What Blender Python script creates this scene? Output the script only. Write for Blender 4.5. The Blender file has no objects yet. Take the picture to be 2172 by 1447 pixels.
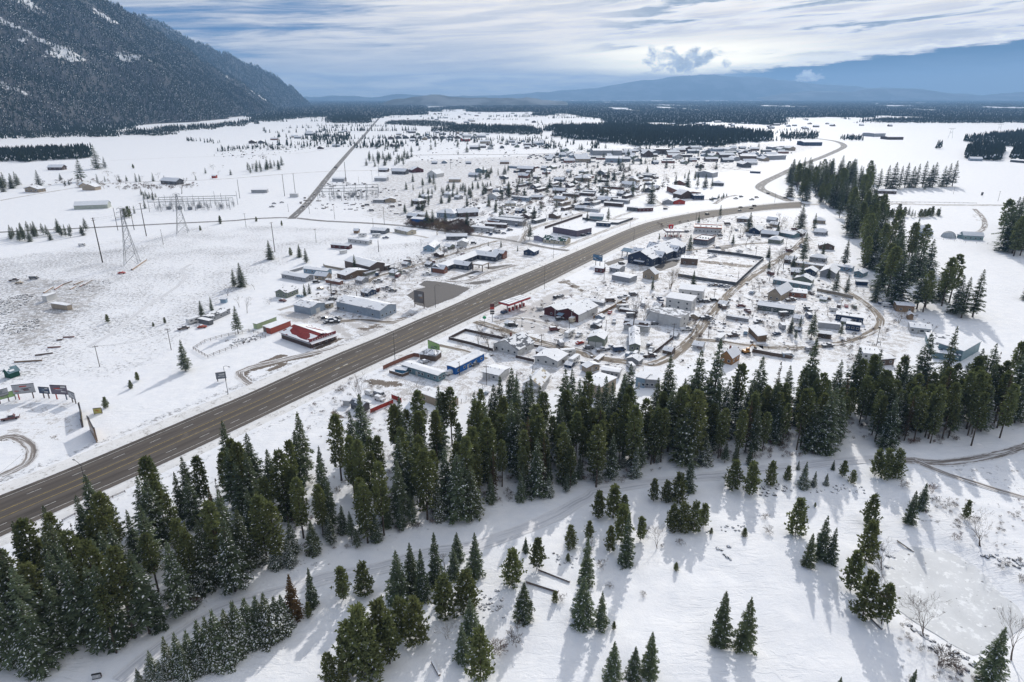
import bpy,math,random
import numpy as np
from mathutils import Vector,Matrix

random.seed(7)
RNG = np.random.default_rng(11)
scene = bpy.context.scene
COL = scene.collection

# ------------------------------------------------------------------ camera, sky, sun, exposure
F_PX,HORIZON,IMG_W,IMG_H = 1380.0,205.0,2172.0,1447.0
CAM_H = 110.0
PITCH = math.atan((IMG_H / 2 - HORIZON) / F_PX)
cam_data = bpy.data.cameras.new("camera")
cam = bpy.data.objects.new("camera",cam_data)
COL.objects.link(cam)
cam.location = (0,0,CAM_H)
cam.rotation_euler = (math.pi / 2 - PITCH,0,0)
cam_data.sensor_width = 36.0
cam_data.lens = 36.0 * F_PX / IMG_W
cam_data.clip_start = 1.0
cam_data.clip_end = 60000.0
scene.camera = cam

SUN_AZ,SUN_EL = math.radians(18.5),math.radians(29.0)      # azimuth to the right of the view axis (+Y)
SUN_DIR = Vector((math.sin(SUN_AZ) * math.cos(SUN_EL),math.cos(SUN_AZ) * math.cos(SUN_EL),math.sin(SUN_EL)))
sun_data = bpy.data.lights.new("sun",'SUN')
sun_data.energy = 3.6
sun_data.angle = math.radians(0.8)
sun_data.color = (1.0,0.95,0.88)
sun = bpy.data.objects.new("sun",sun_data)
COL.objects.link(sun)
sun.rotation_euler = (-SUN_DIR).to_track_quat('-Z','Y').to_euler()

scene.view_settings.view_transform = 'Standard'
scene.view_settings.look = 'None'
scene.view_settings.gamma = 1.0
scene.view_settings.use_curve_mapping = False
scene.view_settings.exposure = -0.16
scene.render.engine = 'CYCLES'
scene.cycles.max_bounces = 4
scene.cycles.diffuse_bounces = 2
scene.cycles.glossy_bounces = 2
scene.cycles.transmission_bounces = 4
scene.cycles.volume_bounces = 0
scene.cycles.transparent_max_bounces = 6
scene.cycles.use_denoising = True
scene.cycles.use_light_tree = False
scene.cycles.use_adaptive_sampling = True
scene.cycles.adaptive_threshold = 0.02

class NT:
 """small helper for node trees"""
 def __init__(self,tree):
  self.t = tree
  self.n = tree.nodes
  self.l = tree.links

 def add(self,kind,**kw):
  nd = self.n.new(kind)
  for k,v in kw.items():
   setattr(nd,k,v)
  return nd

 def set(self,sock,v):
  if isinstance(v,bpy.types.NodeSocket):
   self.l.new(v,sock)
  elif v is not None:
   if isinstance(v,(tuple,list)) and len(v) == 3 and sock.type == 'RGBA':
    v = (*v,1.0)
   sock.default_value = v

 def math(self,op,a,b=None,c=None,clamp=False):
  nd = self.add('ShaderNodeMath',operation=op,use_clamp=clamp)
  self.set(nd.inputs[0],a)
  self.set(nd.inputs[1],b)
  if c is not None:
   self.set(nd.inputs[2],c)
  return nd.outputs[0]

 def vmath(self,op,a,b=None):
  nd = self.add('ShaderNodeVectorMath',operation=op)
  self.set(nd.inputs[0],a)
  self.set(nd.inputs[1],b)
  return nd.outputs['Value'] if op in ('DOT_PRODUCT','LENGTH') else nd.outputs['Vector']

 def mix(self,f,a,b,blend='MIX'):
  nd = self.add('ShaderNodeMix',data_type='RGBA',blend_type=blend)
  self.set(nd.inputs[0],f)
  self.set(nd.inputs[6],a)
  self.set(nd.inputs[7],b)
  return nd.outputs[2]

 def smooth(self,v,lo,hi,a=0.0,b=1.0):
  nd = self.add('ShaderNodeMapRange',interpolation_type='SMOOTHSTEP')
  self.set(nd.inputs[0],v)
  self.set(nd.inputs[1],lo)
  self.set(nd.inputs[2],hi)
  self.set(nd.inputs[3],a)
  self.set(nd.inputs[4],b)
  return nd.outputs[0]

 def noise(self,vec,scale,detail=4.0,rough=0.55,dist=0.0):
  nd = self.add('ShaderNodeTexNoise')
  self.set(nd.inputs['Vector'],vec)
  self.set(nd.inputs['Scale'],scale)
  self.set(nd.inputs['Detail'],detail)
  self.set(nd.inputs['Roughness'],rough)
  self.set(nd.inputs['Distortion'],dist)
  return nd.outputs['Fac']

 def xyz(self,x,y,z=0.0):
  nd = self.add('ShaderNodeCombineXYZ')
  self.set(nd.inputs[0],x)
  self.set(nd.inputs[1],y)
  self.set(nd.inputs[2],z)
  return nd.outputs[0]

def build_world():
 w = bpy.data.worlds.new("World")
 scene.world = w
 w.use_nodes = True
 t = NT(w.node_tree)
 t.n.clear()
 out = t.add('ShaderNodeOutputWorld')
 bg = t.add('ShaderNodeBackground')
 t.l.new(bg.outputs[0],out.inputs[0])
 bg.inputs['Strength'].default_value = 0.1
 sky = t.add('ShaderNodeTexSky',sky_type='NISHITA')
 sky.sun_disc = False
 sky.sun_elevation = SUN_EL
 sky.sun_rotation = SUN_AZ
 sky.altitude = 900.0
 sky.air_density = 1.0
 sky.dust_density = 0.25
 sky.ozone_density = 2.5
 tc = t.add('ShaderNodeTexCoord')
 d = tc.outputs['Generated']
 sep = t.add('ShaderNodeSeparateXYZ')
 t.l.new(d,sep.inputs[0])
 x,y,z = sep.outputs
 az = t.math('ARCTAN2',x,y)                       # radians, 0 = north (+Y), positive to the east
 el = t.math('ARCSINE',z)
 deg = 180 / math.pi
 az = t.math('MULTIPLY',az,deg)
 el = t.math('MULTIPLY',el,deg)
 sd = t.vmath('DOT_PRODUCT',d,tuple(SUN_DIR))
 near = t.smooth(sd,0.55,1.0)                     # nearer the sun: clouds glow
 # stretched cloud coordinates, tilted a little so that streaks climb to the east
 M,A,S = (lambda a,b: t.math('MULTIPLY',a,b)),(lambda a,b: t.math('ADD',a,b)),(lambda a,b: t.math('SUBTRACT',a,b))
 elt = S(el,M(az,0.045))
 n1 = t.noise(t.xyz(M(az,0.04),M(elt,0.50),4.1),1.0,6.0,0.58,0.5)
 n2 = t.noise(t.xyz(M(az,0.11),M(elt,1.5),7.2),1.0,7.0,0.62,0.5)
 n3 = t.noise(t.xyz(M(az,0.30),M(el,2.0),3.3),1.0,7.0,0.62,0.2)
 n5 = t.noise(t.xyz(M(az,0.9),M(el,3.2),9.3),1.0,6.0,0.6,0.1)
 str_ = A(M(n1,0.62),M(n2,0.38))
 # thin high streaks to the west, closing into a soft sheet towards the sun
 east = t.smooth(az,-26.0,4.0)
 thr = S(0.50,M(east,0.24))
 hi = t.smooth(str_,S(thr,0.085),A(thr,0.075))
 hi = M(hi,t.smooth(az,-40.0,0.0,0.80,0.97))
 # low bank of white cloud over the plain
 bank_top = A(1.85,M(S(n3,0.5),1.6))
 bank_d = S(bank_top,el)
 bank = M(t.smooth(bank_d,-0.08,0.35),t.smooth(az,8.0,26.0,0.95,0.2))
 bankc = t.mix(t.smooth(A(M(n3,0.5),M(n2,0.5)),0.38,0.62),(7.5,8.2,9.4),t.mix(near,(13.0,12.8,12.6),(15.5,15.0,14.2)))
 bankc = t.mix(t.smooth(el,0.0,1.1,0.55,0.0),bankc,(6.5,7.8,9.0))
 # dark shelf of lower cloud in the east
 shelf_top = A(A(1.75,t.smooth(az,12.0,40.0,0.0,2.0)),M(S(n3,0.5),1.3))
 shelf_d = S(shelf_top,el)
 emask = t.smooth(az,9.0,21.0)
 shelf = M(t.smooth(shelf_d,0.0,0.28),emask)
 rim = M(t.smooth(t.math('ABSOLUTE',A(shelf_d,0.10)),0.0,0.32,1.0,0.0),emask)
 rim = M(rim,t.smooth(n5,0.32,0.62,0.35,1.0))
 shelfc = t.mix(t.smooth(shelf_d,0.2,2.6),(0.55,1.7,3.4),(3.4,4.7,6.3))
 # ragged dark cumulus streaks above it
 n4 = t.noise(t.xyz(M(az,0.085),M(S(el,M(az,0.06)),0.95),21.7),1.0,8.0,0.60,0.35)
 rmask = M(t.smooth(az,3.0,13.0),t.smooth(el,2.4,3.8))
 rag = M(t.smooth(n4,0.535,0.62),rmask)
 ragrim = M(t.smooth(n4,0.45,0.53),rmask)
 # brightness of the sheet: glowing low under the sun, greyer higher up
 glow = M(t.smooth(t.math('ABSOLUTE',S(az,15.0)),0.0,17.0,1.0,0.0),t.smooth(t.math('ABSOLUTE',S(el,2.4)),0.0,2.6,1.0,0.0))
 lit = t.mix(near,(10.0,9.9,10.0),(14.5,13.4,12.2))
 lit = t.mix(t.smooth(n2,0.33,0.66),t.mix(0.55,lit,(5.6,6.3,7.6)),lit)
 lit = t.mix(M(glow,t.smooth(n1,0.3,0.6,0.55,1.0)),lit,(34.0,30.5,22.0))
 blue = t.mix(0.90,sky.outputs[0],(0.10,1.5,4.4))
 blue = t.mix(t.smooth(el,0.0,4.0,0.5,0.0),blue,(0.9,2.9,5.8))
 c = t.mix(hi,blue,lit)
 c = t.mix(bank,c,bankc)
 c = t.mix(M(ragrim,0.55),c,(15.0,14.5,14.0))
 c = t.mix(M(rag,0.85),c,t.mix(t.smooth(n5,0.3,0.7),(1.6,2.8,4.4),(4.5,5.4,6.6)))
 c = t.mix(shelf,c,shelfc)
 low = M(t.smooth(el,0.2,1.9,0.85,0.0),t.smooth(az,-6.0,14.0))
 c = t.mix(M(low,0.8),c,(3.6,5.0,6.8))
 c = t.mix(M(rim,0.8),c,(19.0,18.0,16.5))
 # steam from the far mills: torn dark puffs with lit edges
 for ca,ce,ra,re_,dk,sc in ((13.6,2.72,3.3,0.95,(4.2,4.6,5.2),1.0),(22.9,1.42,1.3,0.5,(9.5,9.8,10.2),1.7)):
  da,de = M(S(az,ca),1 / ra),M(S(el,ce),1 / re_)
  rr = t.math('SQRT',A(M(da,da),M(de,de)))
  pn = t.noise(t.xyz(M(az,0.85 * sc),M(el,1.25 * sc),31.0),1.0,7.0,0.62,0.35)
  dn = S(A(M(pn,1.9),-0.42),M(rr,0.62))
  c = t.mix(M(t.smooth(dn,-0.06,0.10),0.5),c,(12.0,12.0,12.2))
  c = t.mix(M(t.smooth(dn,0.04,0.34),0.85),c,t.mix(t.smooth(n5,0.35,0.65),dk,tuple(k * 1.9 for k in dk)))
 # below the horizon: pale
 c = t.mix(t.smooth(el,-3.0,-0.3,1.0,0.0),c,(3.6,4.3,5.2))
 t.l.new(c,bg.inputs['Color'])

build_world()

# ------------------------------------------------------------------ ground geometry helpers
CP,SP = math.cos(PITCH),math.sin(PITCH)

def G(px,py,z=0.0):
 """map point of the survey (in photograph pixels) to metres on the plain"""
 u = IMG_H / 2 - py
 yy = F_PX * CP + u * SP
 zz = -F_PX * SP + u * CP
 k = (z - CAM_H) / zz
 return (px - IMG_W / 2) * k,yy * k

def height_from(bx,by,ty):
 x,y = G(bx,by)
 u = IMG_H / 2 - ty
 return CAM_H + (-F_PX * SP + u * CP) * y / (F_PX * CP + u * SP)

TILES = {'A': (0,280,4.256),'B': (450,280,4.256),'C': (850,320,4.256),'D': (1250,320,4.256),'E': (1672,320,4.256),
   'N': (700,180,3.103),'O': (1400,180,2.8135),'M': (0,0,3.103),'a': (0,560,4.822),'b': (350,540,4.822),
   'c': (700,480,4.822),'d': (950,560,4.822),'e': (1250,540,4.822),'f': (1550,480,4.822),'g': (700,720,4.822),
   'h': (0,780,4.822),'p': (0,1000,3.237),'q': (500,1000,3.237),'r': (1000,1000,3.237),'s': (1572,1000,3.237),
   't': (1000,720,3.617),'u': (1572,640,3.288),'I': (650,230,3.843),'J': (950,280,3.843),'K': (1250,280,3.843),
   'L': (1500,230,3.843),'Q': (1000,400,5.38),'R': (1850,230,4.177),'Z': (0,0,1.0),'k': (0,800,6.114)}

def TP(t,x,y):
 x0,y0,s = TILES[t]
 return x0 + x / s,y0 + y / s

def W(t,x,y):
 return G(*TP(t,x,y))

def hash2(ix,iy,seed):
 n = (ix * 374761393 + iy * 668265263 + seed * 1274126177) & 0xFFFFFFFF
 n = ((n ^ (n >> 13)) * 1274126177) & 0xFFFFFFFF
 return ((n ^ (n >> 16)) & 0xFFFF) / 65535.0

def vnoise(x,y,seed=0):
 x = np.asarray(x,dtype=float)
 y = np.asarray(y,dtype=float)
 ix = np.floor(x).astype(np.int64)
 iy = np.floor(y).astype(np.int64)
 fx = x - ix
 fy = y - iy
 fx = fx * fx * (3 - 2 * fx)
 fy = fy * fy * (3 - 2 * fy)
 a = hash2(ix,iy,seed)
 b = hash2(ix + 1,iy,seed)
 c = hash2(ix,iy + 1,seed)
 d = hash2(ix + 1,iy + 1,seed)
 return (a * (1 - fx) + b * fx) * (1 - fy) + (c * (1 - fx) + d * fx) * fy

def fbm(x,y,seed=0,octs=4):
 s,a,t = 0.0,0.5,0.0
 for k in range(octs):
  s = s + a * vnoise(np.asarray(x) * 2 ** k,np.asarray(y) * 2 ** k,seed + k * 17)
  t += a
  a *= 0.55
 return s / t

def sstep(v,a,b):
 t = np.clip((np.asarray(v,dtype=float) - a) / (b - a),0,1)
 return t * t * (3 - 2 * t)

# highway edges (far side, near side)
HW_FAR = [(-330,1185),(-150,1113),(0,1051),(172,983),(450,866),(516,839),(700,757),(800,716),(882,680),(944,654),(1063,601),(1150,565),(1250,522),(1367,474),(1475,451),(1532,444),(1645,432),(1700,428)]
HW_NEAR = [(-330,1285),(-150,1208),(0,1141),(145,1076),(309,1003),(500,913),(700,817),(907,721),(1000,676),(1150,606),(1250,556),(1367,501),(1475,468),(1616,447),(1700,441)]
HF = [G(*p) for p in HW_FAR]
HN = [G(*p) for p in HW_NEAR]
_a,_b = G(0,1141),G(1150,606)
HDIR = Vector((_b[0] - _a[0],_b[1] - _a[1])).normalized()
HNRM = Vector((HDIR.y,-HDIR.x))                        # points to the near (camera) side of the highway
POND_C = G(1985,1240)
POND = [W('s',*p) for p in [(1040,560),(1180,500),(1400,525),(1560,600),(1660,680),(1760,800),(1890,900),(1960,1010),(1850,1090),(1740,1180),(1590,1225),(1450,1150),(1340,1080),(1200,1000),(1090,920),(1010,800),(1000,680)]]

def in_poly(x,y,poly):
 x = np.asarray(x,dtype=float)
 y = np.asarray(y,dtype=float)
 r = np.zeros(x.shape,dtype=bool)
 n = len(poly)
 for i in range(n):
  x0,y0 = poly[i]
  x1,y1 = poly[(i + 1) % n]
  if y0 == y1:
   continue
  c = ((y0 > y) != (y1 > y)) & (x < (x1 - x0) * (y - y0) / (y1 - y0) + x0)
  r ^= c
 return r

def poly_dist(x,y,poly,closed=True):
 x = np.asarray(x,dtype=float)
 y = np.asarray(y,dtype=float)
 d = np.full(x.shape,1e9)
 n = len(poly)
 for i in range(n if closed else n - 1):
  x0,y0 = poly[i]
  x1,y1 = poly[(i + 1) % n]
  vx,vy = x1 - x0,y1 - y0
  t = np.clip(((x - x0) * vx + (y - y0) * vy) / (vx * vx + vy * vy + 1e-9),0,1)
  d = np.minimum(d,np.hypot(x - x0 - t * vx,y - y0 - t * vy))
 return d

def gz(x,y):
 """height of the snow surface"""
 x = np.asarray(x,dtype=float)
 y = np.asarray(y,dtype=float)
 side = (x - _a[0]) * HNRM.x + (y - _a[1]) * HNRM.y      # metres to the near side of the highway
 fg = sstep(side,8,30) * (1 - sstep(y,165,235))
 z = fg * ((fbm(x / 26,y / 26,3,3) - 0.5) * 2.6 + (fbm(x / 6.5,y / 9,5,3) - 0.5) * 0.55)
 z = z + (1 - fg) * (fbm(x / 60,y / 60,9,2) - 0.5) * 0.12
 near = np.hypot(x - POND_C[0],y - POND_C[1]) < 60
 if np.any(near):
  dp = np.where(near,poly_dist(x,y,POND),99.0)
  ins = in_poly(x,y,POND)
  sd = np.where(ins,-dp,dp)
  k = sstep(sd,-1.0,7.0)
  z = z * k + (1 - k) * (-1.25)
 return z

def gz1(x,y):
 return float(gz(np.array([x]),np.array([y]))[0])

# ------------------------------------------------------------------ materials
MATS = {}

def new_mat(name):
 m = bpy.data.materials.new(name)
 m.use_nodes = True
 t = NT(m.node_tree)
 t.n.clear()
 out = t.add('ShaderNodeOutputMaterial')
 MATS[name] = m
 return m,t,out

def principled(t,out,color,rough=0.8,spec=0.3,metal=0.0,bump=None,bump_d=0.05,bump_s=0.6):
 b = t.add('ShaderNodeBsdfPrincipled')
 t.set(b.inputs['Base Color'],color)
 t.set(b.inputs['Roughness'],rough)
 t.set(b.inputs['Specular IOR Level'],spec)
 t.set(b.inputs['Metallic'],metal)
 if bump is not None:
  bp = t.add('ShaderNodeBump')
  bp.inputs['Strength'].default_value = bump_s
  bp.inputs['Distance'].default_value = bump_d
  t.l.new(bump,bp.inputs['Height'])
  t.l.new(bp.outputs[0],b.inputs['Normal'])
 t.l.new(b.outputs[0],out.inputs[0])
 return b

def geo_pos(t):
 return t.add('ShaderNodeNewGeometry').outputs['Position']

def plain(name,color,rough=0.7,vary=0.12,scale=1.5,spec=0.3,metal=0.0):
 """painted or raw surface with weathering"""
 if name in MATS:
  return MATS[name]
 m,t,out = new_mat(name)
 tc = t.add('ShaderNodeTexCoord').outputs['Object']
 n = t.noise(tc,scale,5.0,0.6)
 dark = tuple(c * (1 - 2.2 * vary) for c in color)
 lite = tuple(min(1,c * (1 + vary)) for c in color)
 col = t.mix(t.smooth(n,0.3,0.7),dark,lite)
 principled(t,out,col,rough,spec,metal)
 return m

def objcolor_mat(name,rough=0.6,spec=0.3,vary=0.15,scale=1.2,siding=0.0):
 m,t,out = new_mat(name)
 oi = t.add('ShaderNodeObjectInfo')
 tc = t.add('ShaderNodeTexCoord').outputs['Object']
 n = t.noise(tc,scale,5.0,0.6)
 col = t.mix(t.smooth(n,0.3,0.75),t.mix(1.0,oi.outputs['Color'],(1 - 2 * vary,) * 3,'MULTIPLY'),oi.outputs['Color'])
 bump = None
 if siding:
  wv = t.add('ShaderNodeTexWave',wave_type='BANDS',bands_direction='Z',wave_profile='SAW')
  t.l.new(tc,wv.inputs['Vector'])
  wv.inputs['Scale'].default_value = siding
  bump = wv.outputs['Fac']
  col = t.mix(t.smooth(bump,0.0,0.18,0.3,0.0),col,(0.02,0.02,0.02))
 principled(t,out,col,rough,spec,0.0,bump,0.03,0.5)
 return m

def snow_mat(name='snow',tint=(0.80,0.82,0.85),dirty=0.0,drift=True):
 m,t,out = new_mat(name)
 p = geo_pos(t)
 n = t.noise(p,0.35,6.0,0.6)
 f = t.noise(p,2.2,4.0,0.65)
 col = t.mix(t.smooth(n,0.3,0.7),tuple(c * 0.93 for c in tint),tint)
 if dirty:
  dm = t.smooth(t.math('ADD',t.math('MULTIPLY',t.noise(p,1.3,5.0,0.7),0.6),t.math('MULTIPLY',t.noise(p,0.25,2.0),0.4)),0.52,0.66)
  col = t.mix(t.math('MULTIPLY',dm,dirty),col,(0.26,0.24,0.22))
 principled(t,out,col,0.75,0.25,0.0,t.math('ADD',t.math('MULTIPLY',n,0.5),t.math('MULTIPLY',f,0.5)),0.25,0.7)
 return m

SNOW = snow_mat('snow')
SNOW_DIRTY = snow_mat('plowed_snow',(0.74,0.74,0.74),0.85)

def ground_material():
 m,t,out = new_mat('snow_ground')
 p = geo_pos(t)
 at = t.add('ShaderNodeAttribute')
 at.attribute_name = 'cover'
 sep = t.add('ShaderNodeSeparateColor')
 t.l.new(at.outputs['Color'],sep.inputs[0])
 stub,dirt,pave = sep.outputs
 slush = at.outputs['Alpha']
 n_big = t.noise(p,0.03,4.0,0.55)
 n_mid = t.noise(p,0.22,6.0,0.62)
 n_fine = t.noise(p,1.1,6.0,0.7)
 n_speck = t.noise(p,0.62,6.0,0.78)
 snow = t.mix(t.smooth(n_mid,0.3,0.7),(0.745,0.765,0.80),(0.815,0.825,0.845))
 # trampled, driven-over snow
 sl_n = t.math('ADD',t.math('MULTIPLY',n_mid,0.55),t.math('MULTIPLY',n_fine,0.45))
 sl = t.smooth(t.math('ADD',sl_n,t.math('MULTIPLY',t.math('SUBTRACT',slush,0.5),0.36)),0.475,0.56)
 sl = t.math('MULTIPLY',sl,t.smooth(slush,0.02,0.15))
 col = t.mix(t.math('MULTIPLY',sl,0.66),snow,t.mix(n_fine,(0.22,0.20,0.185),(0.42,0.39,0.365)))
 # stubble poking out of the snow
 st = t.smooth(t.math('ADD',t.math('ADD',t.math('MULTIPLY',n_speck,0.80),t.math('MULTIPLY',n_big,0.20)),t.math('MULTIPLY',t.math('SUBTRACT',stub,0.5),0.20)),0.585,0.65)
 st = t.math('MULTIPLY',st,t.smooth(stub,0.02,0.2))
 col = t.mix(t.math('MULTIPLY',st,0.70),col,t.mix(n_fine,(0.12,0.12,0.125),(0.25,0.24,0.235)))
 # bare dirt and bare pavement
 edge = t.math('ADD',t.math('MULTIPLY',n_mid,0.6),t.math('MULTIPLY',n_fine,0.4))
 dm = t.smooth(t.math('ADD',t.math('MULTIPLY',dirt,1.22),t.math('MULTIPLY',t.math('SUBTRACT',edge,0.5),2.4)),0.46,0.55)
 dm = t.math('MULTIPLY',dm,t.smooth(dirt,0.02,0.2))
 col = t.mix(dm,col,t.mix(n_fine,(0.10,0.082,0.068),(0.20,0.165,0.135)))
 pm = t.smooth(t.math('ADD',pave,t.math('MULTIPLY',t.math('SUBTRACT',edge,0.5),0.7)),0.47,0.53)
 col = t.mix(pm,col,t.mix(n_fine,(0.085,0.08,0.078),(0.14,0.13,0.125)))
 # wind ripples in the snow
 rp = t.vmath('MULTIPLY',p,(0.28,1.0,1.0))
 rip = t.noise(rp,0.55,3.0,0.5,1.2)
 rip = t.math('MULTIPLY',t.smooth(rip,0.46,0.52),t.smooth(n_big,0.42,0.62))
 hgt = t.math('ADD',t.math('ADD',t.math('MULTIPLY',n_mid,0.55),t.math('MULTIPLY',n_fine,0.28)),t.math('MULTIPLY',rip,0.16))
 hgt = t.math('ADD',hgt,t.math('MULTIPLY',st,0.35))
 b = principled(t,out,col,0.72,0.22,0.0,hgt,0.42,0.8)
 return m

GROUND_MAT = ground_material()

def add_props(o,label=None,cat=None,group=None,kind=None):
 if label:
  o['label'] = label
 if cat:
  o['category'] = cat
 if group:
  o['group'] = group
 if kind:
  o['kind'] = kind
 return o

def mesh_np(name,verts,faces,mats=None,midx=None,smooth=False):
 """mesh from numpy arrays; faces (n,3) or (n,4) or list"""
 me = bpy.data.meshes.new(name)
 if isinstance(faces,np.ndarray):
  n,k = faces.shape
  me.vertices.add(len(verts))
  me.vertices.foreach_set('co',np.asarray(verts,dtype=np.float32).ravel())
  me.loops.add(n * k)
  me.loops.foreach_set('vertex_index',faces.astype(np.int32).ravel())
  me.polygons.add(n)
  me.polygons.foreach_set('loop_start',np.arange(0,n * k,k,dtype=np.int32))
  me.polygons.foreach_set('loop_total',np.full(n,k,dtype=np.int32))
  me.update(calc_edges=True)
 else:
  me.from_pydata([tuple(v) for v in verts],[],faces)
 for mt in (mats or []):
  me.materials.append(mt)
 if midx is not None:
  me.polygons.foreach_set('material_index',np.asarray(midx,dtype=np.int32))
 if smooth:
  me.polygons.foreach_set('use_smooth',np.ones(len(me.polygons),dtype=bool))
 return me

def link(name,me,parent=None,loc=None,rotz=None):
 o = bpy.data.objects.new(name,me)
 COL.objects.link(o)
 if parent is not None:
  o.parent = parent
 if loc is not None:
  o.location = loc
 if rotz is not None:
  o.rotation_euler = (0,0,rotz)
 return o

def empty(name,loc=(0,0,0),rotz=0.0,label=None,cat=None,group=None):
 o = bpy.data.objects.new(name,None)
 COL.objects.link(o)
 o.location = loc
 o.rotation_euler = (0,0,rotz)
 o.empty_display_size = 0.5
 return add_props(o,label,cat,group)

# ------------------------------------------------------------------ ground sheet
def graded(lo,hi,step,far_lo,far_hi,growth):
 core = list(np.arange(lo,hi,step))
 up,s,v = [],step,hi
 while v < far_hi:
  up.append(v)
  s *= growth
  v += s
 up.append(far_hi)
 dn,s,v = [],step,lo
 while v > far_lo:
  s *= growth
  v -= s
  dn.append(max(v,far_lo))
 return np.array(dn[::-1] + core + up)

def tp(t,pts):
 return [W(t,*p) for p in pts]

gx = graded(-215,300,1.5,-14000,14000,1.045)
gy = graded(78,430,1.5,-250,26000,1.04)
GXX,GYY = np.meshgrid(gx,gy)
VX,VY = GXX.ravel(),GYY.ravel()
VZ = gz(VX,VY)
cover = np.zeros((len(VX),4),dtype=np.float32)

def paint(ch,poly,val,soft=3.0,add=False):
 P = np.array(poly)
 x0,y0 = P.min(0) - soft * 2
 x1,y1 = P.max(0) + soft * 2
 idx = np.where((VX > x0) & (VX < x1) & (VY > y0) & (VY < y1))[0]
 if not len(idx):
  return
 x,y = VX[idx],VY[idx]
 d = poly_dist(x,y,poly)
 sd = np.where(in_poly(x,y,poly),d,-d)
 k = sstep(sd,-soft,soft) * val
 cover[idx,ch] = np.maximum(cover[idx,ch],k) if not add else np.clip(cover[idx,ch] + k,0,1)

def paint_line(ch,line,width,val,soft=1.5):
 P = np.array(line)
 r = width / 2 + soft
 x0,y0 = P.min(0) - r
 x1,y1 = P.max(0) + r
 idx = np.where((VX > x0) & (VX < x1) & (VY > y0) & (VY < y1))[0]
 if not len(idx):
  return
 d = poly_dist(VX[idx],VY[idx],line,False)
 k = sstep(-d,-(width / 2 + soft),-(width / 2 - min(soft,width / 2.01))) * val
 cover[idx,ch] = np.maximum(cover[idx,ch],k)

Zp = lambda pts: [G(*p) for p in pts]
# stubble fields
paint(0,Zp([(-250,560),(0,545),(300,500),(420,478),(600,475),(760,485),(800,500),(700,530),(640,560),(600,580),(500,640),(430,720),(340,770),(250,815),(120,815),(-250,850)]),0.80,14)
paint(0,Zp([(-250,545),(0,545),(330,520),(200,680),(0,760),(-250,800)]),0.15,14,True)
paint(0,Zp([(780,520),(1010,500),(1080,520),(880,580),(800,600),(720,570)]),0.85,8)
paint(0,Zp([(620,460),(860,470),(850,400),(700,380)]),0.55,14)
paint(0,Zp([(1500,560),(1620,590),(1500,600)]),0.5,6)
paint(0,Zp([(2172,990),(1990,975),(2060,1040),(2250,1080)]),0.66,3)
paint(0,Zp([(1900,470),(2172,480),(2300,800),(2172,720),(2070,560)]),0.42,14)
paint(0,Zp([(1800,300),(2300,280),(2300,430),(1830,430)]),0.36,20)
paint(0,Zp([(1700,250),(2300,250),(2300,300),(1830,300)]),0.45,30)
# belt floor: twigs and brush showing in the snow
paint(0,Zp([(0,1190),(240,1110),(480,990),(750,930),(1100,900),(1600,880),(2172,800),(2172,920),(1850,950),(1500,985),(1130,1060),(850,1160),(540,1250),(270,1400),(0,1440)]),0.62,5)
paint(0,Zp([(680,830),(760,790),(900,900),(760,960),(620,900)]),0.62,5)
paint(0,Zp([(1880,1060),(2172,1050),(2172,1240),(2070,1180),(1950,1120)]),0.55,4)
paint(0,Zp([(1900,1300),(2050,1440),(2172,1447),(2172,1500),(1900,1500)]),0.5,4)
# verges of the highway
paint_line(0,[(x - HNRM.x * 9,y - HNRM.y * 9) for x,y in HF[2:16]],5,0.92,2.5)
paint_line(0,[(x + HNRM.x * 8,y + HNRM.y * 8) for x,y in HN[2:14]],4,0.75,2.5)
# trampled ground in town
paint(3,Zp([(1000,700),(1080,620),(1250,590),(1350,480),(1560,450),(1720,470),(1800,560),(1920,640),(1980,720),(1900,780),(1500,770),(1250,830),(1100,850),(880,870),(720,830),(860,770)]),0.52,8)
paint(3,Zp([(640,640),(800,560),(980,520),(1100,500),(1180,540),(1080,600),(900,680),(780,720),(640,690)]),0.54,8)
paint(3,Zp([(850,480),(1000,440),(1250,400),(1600,360),(1750,310),(1500,300),(1100,330),(860,340),(760,400),(760,460)]),0.56,20)
paint(3,Zp([(1020,505),(1180,465),(1300,450),(1480,400),(1560,430),(1350,465),(1180,530)]),0.30,8,True)
paint(3,tp('d',[(470,590),(620,540),(850,400),(1000,320),(1260,240),(1290,270),(1000,470),(980,520),(1250,640),(1200,720),(900,720),(660,640)]),0.78,3)
paint(3,tp('D',[(600,760),(800,700),(930,650),(1200,660),(1230,800),(1120,880),(860,900),(700,820)]),0.62,5)
paint(3,tp('b',[(1100,600),(1500,560),(1750,640),(1990,880),(1830,870),(1600,720),(1280,690)]),0.74,4)
paint(3,tp('b',[(1900,640),(2300,700),(2170,880),(1990,900),(1800,700)]),0.66,4)
paint(3,Zp([(0,830),(170,850),(190,910),(90,940),(0,935)]),0.42,5)
paint(3,Zp([(20,590),(210,590),(250,610),(140,700),(60,760),(0,740),(0,650)]),0.55,9)
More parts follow.
